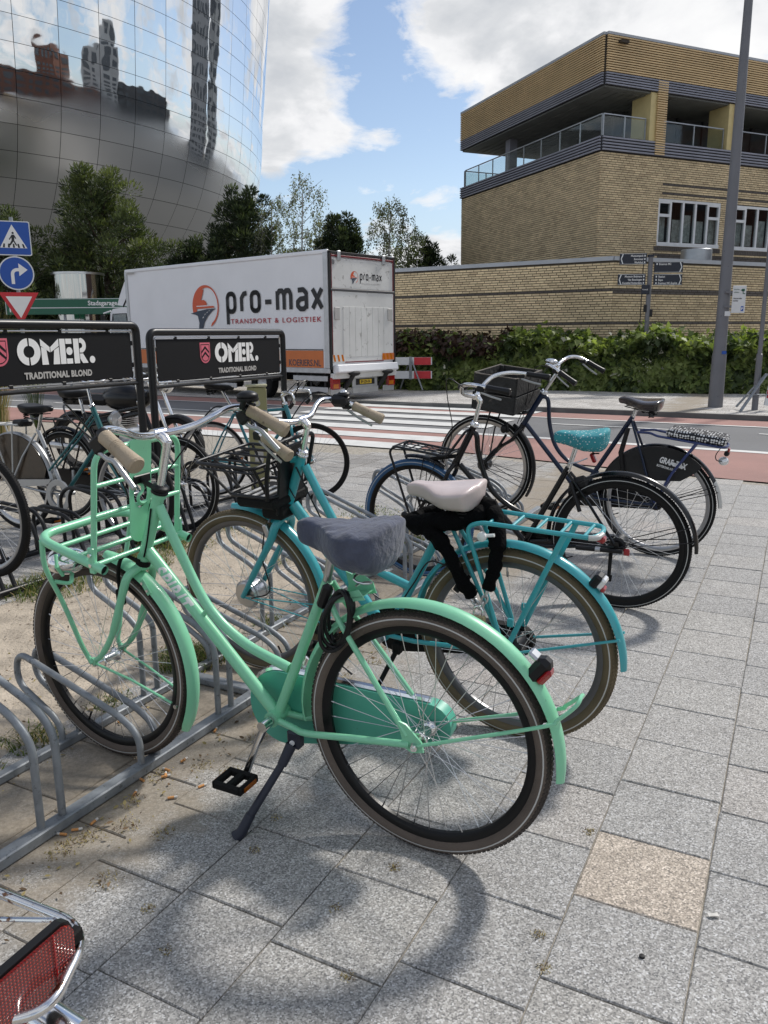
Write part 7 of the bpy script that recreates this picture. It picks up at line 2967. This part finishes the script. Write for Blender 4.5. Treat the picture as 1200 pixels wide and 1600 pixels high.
foliage('leaf_green', (.13, .175, .05), .40)
foliage('leaf_light', (.24, .29, .10), .45)
foliage('leaf_dark', (.05, .075, .026), .30)
foliage('leaf_purple', (.055, .030, .022), .25)
foliage('flower_white', (.62, .60, .50), .3, .12)
foliage('needle', (.085, .11, .045), .25, .45)
foliage('needle_light', (.135, .16, .06), .3, .4)
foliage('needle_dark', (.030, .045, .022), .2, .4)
foliage('birch_leaf', (.13, .15, .065), .45, .4)
foliage('birch_grey', (.20, .21, .16), .4, .4)
foliage('dry_grass', (.36, .29, .14), .35, .35)
foliage('weed', (.09, .13, .03), .4, .4)
foliage('dead_leaf', (.15, .10, .06), .2, .5, .8)
mat('bark', (.07, .05, .035), .9, var=.4, scale=8, bump=.8, bscale=30)
mat('bark_pale', (.30, .29, .27), .85, var=.4, scale=6)
MAPLE = [(0, 0), (.30, -.04), (.22, .16), (.50, .32), (.26, .42), (.20, .62), (0, 1.0), (-.20, .62), (-.26, .42), (-.50, .32), (-.22, .16), (-.30, -.04)]
OVAL = [(0, 0), (.22, .30), (.20, .62), (0, 1), (-.20, .62), (-.22, .30)]
NEED = [(-.05, 0), (.05, 0), (.0, 1)]
rng = np.random.default_rng(12)

# ---- the hedge in front of the garden wall
hg = thing('hedge', 'broad-leaved hedge with a few white flowers along the foot of the brick wall', 'hedge', loc=(0, 0, 0))
hp = [(-2.2, 22.6), (.68, 20.4), (3.2, 19.4), (5.74, 18.0), (8.2, 17.25), (12, 17.6)]
hpV = [Vector((*p, 0)) for p in hp]


def hedge_pt(q):
    q = q * (len(hpV) - 1)
    i = min(int(q), len(hpV) - 2)
    return hpV[i].lerp(hpV[i + 1], q - i), (hpV[i + 1] - hpV[i]).normalized()


n = 26000
P, D, Nn, S, MI = [], [], [], [], []
for k in range(n):
    q = rng.random()
    p, d_ = hedge_pt(q)
    back = Vector((-d_.y, d_.x, 0))
    lump = noise.noise(Vector((p.x * .9, p.y * .9, 1.7)))
    top = 1.20 + .22 * lump + .22 * noise.noise(Vector((p.x * 2.2, 3.1, 0))) + .12 * noise.noise(Vector((p.x * 6.0, 7.1, 0)))
    if p.x < 3.0:
        top += .05
    dep = 1.9
    r_ = rng.random()
    if r_ < .62:                      # front face
        z = (rng.random() ** .85) * top
        bulge = .22 * noise.noise(Vector((p.x * 1.5, p.y * 1.5, z * 1.8))) + .10 * noise.noise(Vector((p.x * 4, p.y * 4, z * 4)))
        off = .10 + .35 * (z / top) ** 3 - bulge + rng.random() * .16
        nn = (-back + Vector((0, 0, .55))).normalized()
    else:
        off = rng.random() * dep
        z = top + .09 * rng.standard_normal() + .14 * noise.noise(Vector((p.x * 3, p.y * 3 + off * 3, 8))) - .12 * (1 - min(1, off / .5))
        nn = Vector((0, 0, 1))
    pos = p + back * off + Vector((0, 0, max(.03, z)))
    P.append(pos)
    j = Vector(rng.standard_normal(3)) * .45
    Nn.append((nn + j).normalized())
    D.append((Vector(rng.standard_normal(3)) * .7 + Vector((0, 0, -.55)) - back * .3).normalized())
    S.append(.11 + .09 * rng.random())
    pur = noise.noise(Vector((p.x * .8, p.y * .8, z * 1.2 + 5)))
    if p.x < 3.4 and z > top * .72 and pur > -.05 and rng.random() < .7:
        MI.append(3)
    elif rng.random() < .010:
        MI.append(4)
    else:
        li = noise.noise(Vector((p.x * 2.2, p.y * 2.2, z * 3))) + .25 * rng.standard_normal()
        MI.append(1 if li > .10 else (2 if li < -.25 else 0))
leaf_mesh('leaves', np.array([tuple(p) for p in P]), np.array([tuple(p) for p in D]), np.array([tuple(p) for p in Nn]), np.array(S), ['leaf_green', 'leaf_light', 'leaf_dark', 'leaf_purple', 'flower_white'], MI, MAPLE, hg, 'stuff')
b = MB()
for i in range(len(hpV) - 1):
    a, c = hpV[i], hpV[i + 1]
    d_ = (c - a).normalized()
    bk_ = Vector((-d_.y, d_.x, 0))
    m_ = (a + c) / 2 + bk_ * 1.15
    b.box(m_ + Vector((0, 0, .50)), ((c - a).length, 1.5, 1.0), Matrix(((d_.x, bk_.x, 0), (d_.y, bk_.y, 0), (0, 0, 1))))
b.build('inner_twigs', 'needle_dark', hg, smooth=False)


# ---- trees
def conifer(loc, h, wid, label, n=9000, seed=1, dens=1.0, mats=('needle', 'needle_light', 'needle_dark'), lean=0.0, group='pine trees by the mirror building', base=.08):
    """bushy pine: limbs carry rounded needle clumps; the crown is broad low down and ragged on top"""
    r_ = np.random.default_rng(seed)
    o = thing('pine_tree', label, 'pine tree', loc=loc, group=group)
    b = MB()
    b.tube(smooth_path([(0, 0, 0), (.02 * h + lean * .3, 0, h * .35), (-.01 * h + lean * .7, .02 * h, h * .7), (lean, 0, h * .95)], 5), [.045 * wid * (1 - .9 * i / 15) + .02 for i in range(16)], 9)
    clumps = []
    nb = int(46 * dens)
    for i in range(nb):
        q = base + (.97 - base) * ((i + .5) / nb) ** .9
        prof = min(1.0, .55 + 1.6 * q) if q < .3 else (1 - ((q - .3) / .72) ** 1.7) ** .75
        L_ = wid * .5 * prof * (.62 + .50 * r_.random())
        a = i * 2.4 + r_.random() * 1.1
        c0 = Vector((lean * q, 0, h * q * .96))
        tip = c0 + Vector((math.cos(a) * L_, math.sin(a) * L_, L_ * (.05 + .75 * q) + .10 * h * (1 - prof)))
        mid = c0.lerp(tip, .5) + Vector((0, 0, -.08 * L_))
        b.tube([c0, mid, tip], [.020 * wid * .5 + .008, .012 * wid * .5 + .006, .006], 5)
        nc = 5 if L_ > .3 * wid else 3
        for s_ in range(nc):
            f = .35 + .68 * (s_ + r_.random()) / nc
            pc = c0.lerp(tip, f) + Vector(r_.standard_normal(3)) * .13 * L_
            clumps.append((pc, (.20 + .14 * r_.random()) * wid * .42 * (1.05 - .35 * q), (tip - c0).normalized()))
            if f > .7 and r_.random() < .5:      # upright candles
                clumps.append((pc + Vector((0, 0, .16 * wid * .5)), .07 * wid, Vector((0, 0, 1))))
    for s_ in range(4):
        clumps.append((Vector((lean + .06 * r_.standard_normal(), 0, h * (.90 + .028 * s_))), (.16 - .02 * s_) * wid * .42, Vector((0, 0, 1))))
    per = max(8, int(n / len(clumps)))
    P, D, Nn, S, MI = [], [], [], [], []
    for (pc, cr, dr) in clumps:
        tone = r_.random()
        for k in range(per):
            vv = Vector(r_.standard_normal(3)).normalized()
            rad = cr * (r_.random() ** .38)
            P.append(tuple(pc + Vector((vv.x, vv.y, vv.z * .70)) * rad))
            D.append(tuple((vv * .9 + dr * .3 + Vector((0, 0, .45))).normalized()))
            Nn.append(tuple(r_.standard_normal(3)))
            S.append(.085 + .065 * r_.random())
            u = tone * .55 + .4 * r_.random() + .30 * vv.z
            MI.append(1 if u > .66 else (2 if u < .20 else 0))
    b.build('trunk', 'bark', o)
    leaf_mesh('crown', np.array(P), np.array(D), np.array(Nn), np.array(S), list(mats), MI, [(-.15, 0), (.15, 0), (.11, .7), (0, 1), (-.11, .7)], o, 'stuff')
    return o


PT = [((-9.9, 29.5, 0), 7.3, 4.5, 'full mid-green pine tree left of the truck, the tallest in front of the mirror facade', 11000, 1, 1.25, 0),
      ((-12.6, 28.0, 0), 5.9, 3.3, 'pine tree at the left edge behind the traffic signs', 6000, 2, 1.0, 0),
      ((-4.75, 30.0, 0), 7.0, 3.3, 'dark pine tree with a ragged top at the right foot of the mirror building', 9000, 3, 1.1, -.3),
      ((-7.2, 31.0, 0), 5.2, 3.6, 'low dark pine tree between the two taller pines', 6500, 4, 1.0, 0),
      ((-1.3, 30.0, 0), 5.85, 3.0, 'dense dark pine tree right above the rear of the truck', 8500, 5, 1.1, 0),
      ((1.75, 30.5, 0), 5.15, 2.2, 'small open pine tree above the garden wall', 3000, 6, .8, 0),
      ((-11.6, 30.5, 0), 4.6, 3.6, 'low bushy pine tree behind the steel drum', 5500, 7, 1.0, 0),
      ((-3.2, 31.5, 0), 4.7, 2.8, 'low dark pine tree behind the middle of the truck', 5000, 8, 1.0, 0),
      ((-6.0, 31.8, 0), 5.6, 2.8, 'dark pine tree just left of the ragged one', 5000, 9, 1.0, 0)]
for loc, h, wd, lb, n_, sd2, dn, ln in PT:
    dark = sd2 in (3, 4, 5, 6, 8, 9)
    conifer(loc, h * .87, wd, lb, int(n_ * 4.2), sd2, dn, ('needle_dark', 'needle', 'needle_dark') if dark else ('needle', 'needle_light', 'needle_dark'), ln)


def birch(loc, h, wid, label, n=3500, seed=1, mats=('birch_leaf', 'birch_grey')):
    r_ = np.random.default_rng(seed)
    o = thing('birch_tree', label, 'birch tree', loc=loc, group='young birch trees')
    b = MB()
    stem = smooth_path([(0, 0, 0), (.05, .02, h * .3), (-.06, 0, h * .6), (.03, 0, h * .95)], 5)
    b.tube(stem, [.06 * (1 - .9 * i / (len(stem) - 1)) + .008 for i in range(len(stem))], 8)
    P, D, Nn, S, MI = [], [], [], [], []
    for i in range(30):
        q = .28 + .70 * (i + .5) / 30
        c0 = Vector((0, 0, h * q))
        a = i * 2.4 + r_.random()
        L_ = wid * .5 * (math.sin(math.pi * min(1, (1.08 - q) / .85)) ** .6) * (.7 + .5 * r_.random())
        tip = c0 + Vector((math.cos(a) * L_, math.sin(a) * L_, L_ * .8))
        b.tube([c0, c0.lerp(tip, .5) + Vector((0, 0, .05)), tip], [.014, .009, .004], 4)
        for tw in range(6):
            f = .35 + .65 * r_.random()
            s0 = c0.lerp(tip, f) + Vector(r_.standard_normal(3)) * .06
            hang = .30 + .45 * r_.random()
            s1 = s0 + Vector((math.cos(a) * .15 + .06 * r_.standard_normal(), math.sin(a) * .15 + .06 * r_.standard_normal(), -hang))
            b.tube([s0, s0.lerp(s1, .4) + Vector((0, 0, .04)), s1], [.004, .003, .002], 3, caps=False)
            for k in range(max(4, int(n / 110))):
                g_ = r_.random()
                P.append(tuple(s0.lerp(s1, g_) + Vector(r_.standard_normal(3)) * .05))
                D.append(tuple(Vector(r_.standard_normal(3)) + Vector((0, 0, -1.0))))
                Nn.append(tuple(r_.standard_normal(3)))
                S.append(.055 + .045 * r_.random())
                MI.append(1 if r_.random() < .5 else 0)
    b.build('trunk', 'bark_pale', o)
    leaf_mesh('crown', np.array(P), np.array(D), np.array(Nn), np.array(S), list(mats), MI, OVAL, o, 'stuff')


birch((-2.75, 29.2, 0), 6.7, 1.8, 'tall thin birch tree between the two dark pines', 2600, 21)
birch((-3.9, 29.6, 0), 6.1, 1.6, 'thin birch tree behind the ragged pine', 2000, 22)
birch((-2.0, 30.4, 0), 5.7, 1.3, 'thin birch tree leaning over the dense pine', 1500, 25)
birch((.30, 29.5, 0), 6.0, 1.9, 'pale birch tree standing free against the cloud, right of the truck top', 3800, 23)
birch((.95, 30.0, 0), 5.0, 1.6, 'short yellowish birch tree beside the small pine', 2600, 24, ('leaf_light', 'birch_leaf'))

# dark shrubbery under the mirror building
o = thing('shrubbery', 'dark shrubs filling the ground under the mirror building', 'shrubs', loc=(0, 0, 0))
P = rng.random((14000, 3))
pos = np.stack([-16 + P[:, 0] * 19, 31.5 + P[:, 1] * 3.2, (P[:, 2] ** .7) * (1.9 + .7 * np.sin(P[:, 0] * 23) + .35 * np.sin(P[:, 0] * 61))], axis=1)
leaf_mesh('leaves', pos, rng.standard_normal((14000, 3)), rng.standard_normal((14000, 3)), .13 + .1 * rng.random(14000), ['needle_dark', 'leaf_dark', 'needle'], rng.integers(0, 3, 14000), OVAL, o, 'stuff')

# ornamental grass at the left edge
def grass_clump(loc, n, h, spread, name, label, cat, mats, seed, kind='stuff', wid=.006, group=None):
    r_ = np.random.default_rng(seed)
    o = thing(name, label, cat, loc=loc, group=group)
    b = MB()
    vs, fs, mi = [], [], []
    for i in range(n):
        a = r_.random() * 2 * math.pi
        rr2 = spread * r_.random() ** .6
        base_ = Vector((math.cos(a) * rr2 * .4, math.sin(a) * rr2 * .4, 0))
        hh = h * (.55 + .5 * r_.random())
        out_ = Vector((math.cos(a), math.sin(a), 0)) * rr2
        sdv = Vector((-math.sin(a), math.cos(a), 0)) * wid
        k0 = len(vs)
        for q in range(5):
            f = q / 4
            p = base_ + out_ * f ** 2 + Vector((0, 0, hh * (f - .12 * f ** 3)))
            w_ = (1 - f * .9)
            vs += [tuple(p - sdv * w_), tuple(p + sdv * w_)]
        m_ = int(r_.integers(0, len(mats)))
        for q in range(4):
            fs.append((k0 + 2 * q, k0 + 2 * q + 1, k0 + 2 * q + 3, k0 + 2 * q + 2))
            mi.append(m_)
    me = bpy.data.meshes.new('blades')
    me.from_pydata(vs, [], fs)
    for m_ in mats:
        me.materials.append(M[m_])
    me.polygons.foreach_set('material_index', mi)
    link('blades', me, o, kind)
    return o


grass_clump((-5.95, 12.0, 0), 420, 2.0, .62, 'ornamental_grass', 'tall dry ornamental grass at the left edge beside the sign pole', 'grass', ['dry_grass', 'dry_grass', 'weed'], 5, wid=.007)
b = MB()
oo = thing('wild_flowers', 'thin wild flowers with tiny pale heads beside the ornamental grass', 'flowers', loc=(-5.25, 12.0, 0))
P, D, Nn, S, MI = [], [], [], [], []
for i in range(70):
    a = rng.random() * 6.28
    top = Vector((.30 * math.cos(a) * rng.random(), .2 * math.sin(a), .70 + .35 * rng.random()))
    b.tube([(0, 0, 0), top * .6 + Vector((0, 0, .1)), top], [.003, .002, .0015], 3, caps=False)
    for k in range(6):
        P.append(tuple(top + Vector(rng.standard_normal(3)) * .05))
        D.append(tuple(rng.standard_normal(3)))
        Nn.append(tuple(rng.standard_normal(3)))
        S.append(.022)
        MI.append(0)
b.build('stems', 'weed', oo, kind='stuff')
leaf_mesh('flower_heads', np.array(P), np.array(D), np.array(Nn), np.array(S), ['flower_white'], MI, OVAL, oo, 'stuff')
o2 = thing('wild_flowers', 'slender white-flowering weed growing at the foot of the finger post', 'flowers', loc=(5.95, 18.2, pz(5)))
b = MB()
P, D, Nn, S, MI = [], [], [], [], []
for i in range(40):
    a = rng.random() * 6.28
    top = Vector((.32 * math.cos(a) * rng.random(), .15 * math.sin(a), .35 + .55 * rng.random()))
    b.tube([(0, 0, 0), top * .6 + Vector((0, 0, .05)), top], [.004, .003, .002], 3, caps=False)
    for k in range(9):
        P.append(tuple(top * (.5 + .5 * rng.random()) + Vector(rng.standard_normal(3)) * .04))
        D.append(tuple(rng.standard_normal(3)))
        Nn.append(tuple(rng.standard_normal(3)))
        S.append(.04)
        MI.append(int(rng.random() < .5))
b.build('stems', 'weed', o2, kind='stuff')
leaf_mesh('flower_heads', np.array(P), np.array(D), np.array(Nn), np.array(S), ['flower_white', 'weed'], MI, OVAL, o2, 'stuff')

# ---- weeds and litter round the racks
def tuft_field(name, spots, mats, wid=.0022):
    vs, fs, mi = [], [], []
    for (x, y, rad, h, n_) in spots:
        for i in range(n_):
            a, rr2 = rng.random() * 6.28, rad * rng.random() ** .6
            p0 = Vector((x + math.cos(a) * rr2, y + math.sin(a) * rr2, .0))
            aa = rng.random() * 6.28
            o_ = Vector((math.cos(aa), math.sin(aa), 0))
            hh = h * (.4 + .8 * rng.random()) * (1.1 - .6 * rr2 / rad)
            sdv = Vector((-o_.y, o_.x, 0)) * wid * (1 + rng.random())
            k0 = len(vs)
            for q in range(4):
                f = q / 3
                p = p0 + o_ * hh * .9 * f ** 1.7 + Vector((0, 0, hh * (f - .35 * f * f)))
                vs += [tuple(p - sdv * (1 - .9 * f)), tuple(p + sdv * (1 - .9 * f))]
            m_ = int(rng.integers(0, len(mats)))
            for q in range(3):
                fs.append((k0 + 2 * q, k0 + 2 * q + 1, k0 + 2 * q + 3, k0 + 2 * q + 2))
                mi.append(m_)
    me = bpy.data.meshes.new(name)
    me.from_pydata(vs, [], fs)
    for m_ in mats:
        me.materials.append(M[m_])
    me.polygons.foreach_set('material_index', mi)
    return link(name, me, None, 'stuff')


sp = []
for (t_, s_, rad, h, n_) in ((-.62, .62, .16, .07, 500), (-.35, .50, .14, .06, 420), (-.05, .52, .12, .05, 300), (.30, .50, .10, .04, 160), (.75, .48, .16, .11, 650), (.95, .44, .10, .08, 300), (1.3, .44, .10, .05, 160),
                             (-.4, .95, .07, .03, 90), (1.2, 1.9, .28, .12, 900), (1.7, 1.85, .3, .13, 1000), (2.2, 1.9, .3, .10, 700), (2.8, 1.8, .25, .07, 400), (3.2, .6, .20, .05, 500), (3.0, .45, .14, .06, 420), (2.6, .42, .12, .07, 300), (3.7, 1.2, .3, .05, 260), (.1, 1.9, .2, .06, 200), (2.2, 1.0, .10, .05, 150)):
    p = rk(t_, s_)
    sp.append((p.x, p.y, rad, h, n_))
tag(tuft_field('weeds', sp, ['weed', 'weed', 'leaf_green', 'dry_grass']), 'low green weeds growing in the sand between the two racks', 'weeds')
sp = []
for (x, y) in ((.36, 1.62), (.352, 1.52), (-.09, 1.50), (-.13, 1.715), (.02, 1.87), (-.37, 1.95), (-.60, 1.72), (-.33, 2.10), (.585, 2.02), (-.52, 1.58)):
    sp.append((x, y, .020, .007, 60))
for k in range(26):
    p = rk(-1.3 + 2.9 * rng.random(), -.05 - .12 * abs(rng.standard_normal()))
    sp.append((p.x, p.y, .045, .014, 60))
tag(tuft_field('dry_tufts', sp, ['dry_grass', 'dead_leaf', 'dry_grass'], .0013), 'dry grass tufts in the paver joints along the galvanised rack', 'dry grass')
# dead leaves and crumbs
n = 950
tt, ss = rng.random(n) * 4.2 - 1.9, np.where(rng.random(n) < .5, -.06 - .10 * np.abs(rng.standard_normal(n)), .30 + .25 * rng.random(n))
pos = np.array([tuple(rk(a, c, .004 + .006 * rng.random())) for a, c in zip(tt, ss)])
dd = rng.standard_normal((n, 3)) * np.array([1, 1, .15])
nn_ = rng.standard_normal((n, 3)) * .35 + np.array([0, 0, 1])
lf = leaf_mesh('leaf_litter', pos, dd, nn_, .008 + .017 * rng.random(n) ** 2.5, ['dead_leaf', 'dry_grass'], rng.integers(0, 2, n), OVAL, None, 'stuff')
tag(lf, 'brown leaf litter and crumbs along the rails of the galvanised rack', 'leaf litter')

n = 4200
tt, ss = rng.random(n) * 6.6 - 3.0, .48 + 1.45 * rng.random(n)
pos = np.array([tuple(rk(a, c, .018 + .014 * rng.random())) for a, c in zip(tt, ss)])
for q_ in range(n):
    p_ = Vector(pos[q_])
    e_ = min(1, max(0, min((ss[q_] - .42) / .16, (2.0 - ss[q_]) / .16, (3.85 - tt[q_]) / .5)))
    pos[q_][2] = -.016 + e_ * (.016 + .022 * (noise.noise(Vector((p_.x, p_.y, 0)) * 2.3) * .5 + .5)) + .004
cr_ = leaf_mesh('soil_crumbs', pos, rng.standard_normal((n, 3)) * np.array([1, 1, .3]), rng.standard_normal((n, 3)) * .6 + np.array([0, 0, 1]), .005 + .014 * rng.random(n) ** 3, ['dead_leaf', 'bark', 'sand', 'dry_grass'], rng.integers(0, 4, n), OVAL, None, 'stuff')
tag(cr_, 'brown crumbs and bits scattered over the sandy strip between the racks', 'soil crumbs')

# cigarette ends, each lying by itself
mat('filter', (.55, .26, .09), .8, var=.15, scale=200)
mat('paper', (.62, .60, .56), .8, var=.08)
CB = 'cigarette ends along the rack'
fm_ = MB().tube([(0, 0, 0), (.020, 0, 0)], [.0042, .0040], 10)
fm1 = MB().tube([(0, 0, 0), (.020, 0, 0)], .0040, 10).mesh('filter', 'filter')
fm2 = MB().tube([(.020, 0, 0), (.030, 0, .0005)], [.0040, .0034], 10).mesh('paper', 'paper')
spots_ = [((112, 1299), 12), ((283, 1192), 60), ((265, 1206), 150), ((252, 1216), 25), ((258, 1216), 100), ((262, 1249), 15), ((335, 1145), 85), ((209, 1245), 90), ((184, 1130), 35), ((310, 1232), 40), ((104, 1306), 170), ((142, 1290), 70), ((225, 1222), 140)]
wh_ = ['near the pedal of the mint bicycle', 'by the rail below the front wheel of the mint bicycle']


def gp_(u, v):
    c_, s_ = math.cos(ROLL), math.sin(ROLL)
    a0, b0_ = u - 600, 800 - v
    a, b1 = c_ * a0 + s_ * b0_, -s_ * a0 + c_ * b0_
    d_ = Vector((a / F_PX, math.cos(PITCH) + math.sin(PITCH) * b1 / F_PX, -math.sin(PITCH) + math.cos(PITCH) * b1 / F_PX))
    k_ = -CAM_H / d_.z
    return d_.x * k_, d_.y * k_


CL = ['cigarette end at the foot of the near end of the rack rail', 'cigarette end farthest right beside the rail below the mint frame', 'cigarette end in the middle of the cluster near the rail',
      'cigarette end lying right under the mint front wheel\'s hoop base', 'cigarette end touching the one under the hoop base', 'cigarette end lying alone nearer the pedal than the rail',
      'upright-looking cigarette end beside the rail left of the pedal', 'cigarette end on the leaf litter beside the white paper scrap', 'cigarette end between the two rails under the mint front wheel',
      'cigarette end closest to the crank of the mint bicycle', 'second cigarette end at the near end of the rack rail', 'cigarette end beside the first pair of high loops', 'cigarette end on the litter below the mint mudguard tip']
for k, ((u, v), an) in enumerate(spots_):
    x, y = gp_(u, v)
    o = thing('cigarette_end', CL[k], 'cigarette end', loc=(x, y, .0045), rz=R(an), group=CB)
    link('filter', fm1, o)
    link('paper', fm2, o)
for (u, v, an, nm, lb) in ((183, 1238, 60, 'paper_scrap', 'white crumpled paper scrap on the pavers by the rack rail'), (1114, 1432, 0, 'paper_scrap', 'small white paper scrap on the joint right of the sandy paver')):
    x, y = gp_(u, v)
    q = MB().add([(-.012, -.005, .002), (.0, -.007, .006), (.014, -.004, .002), (.012, .006, .005), (-.002, .005, .003), (-.013, .006, .006)], [(0, 1, 4, 5), (1, 2, 3, 4)])
    o = q.build(nm, 'paper', None, smooth=False)
    o.matrix_basis = Matrix.Translation((x, y, .002)) @ Matrix.Rotation(R(an), 4, 'Z')
    tag(o, lb, 'paper scrap')
x, y = gp_(1003, 1496)
o = MB().lathe([(.001, 0), (.007, 0), (.006, .006), (.001, .007)], 10, axis='z').build('pebble', 'chassis', None)
o.matrix_basis = Matrix.Translation((x, y, 0))
tag(o, 'small black pebble on a grey paver at the lower right', 'pebble')
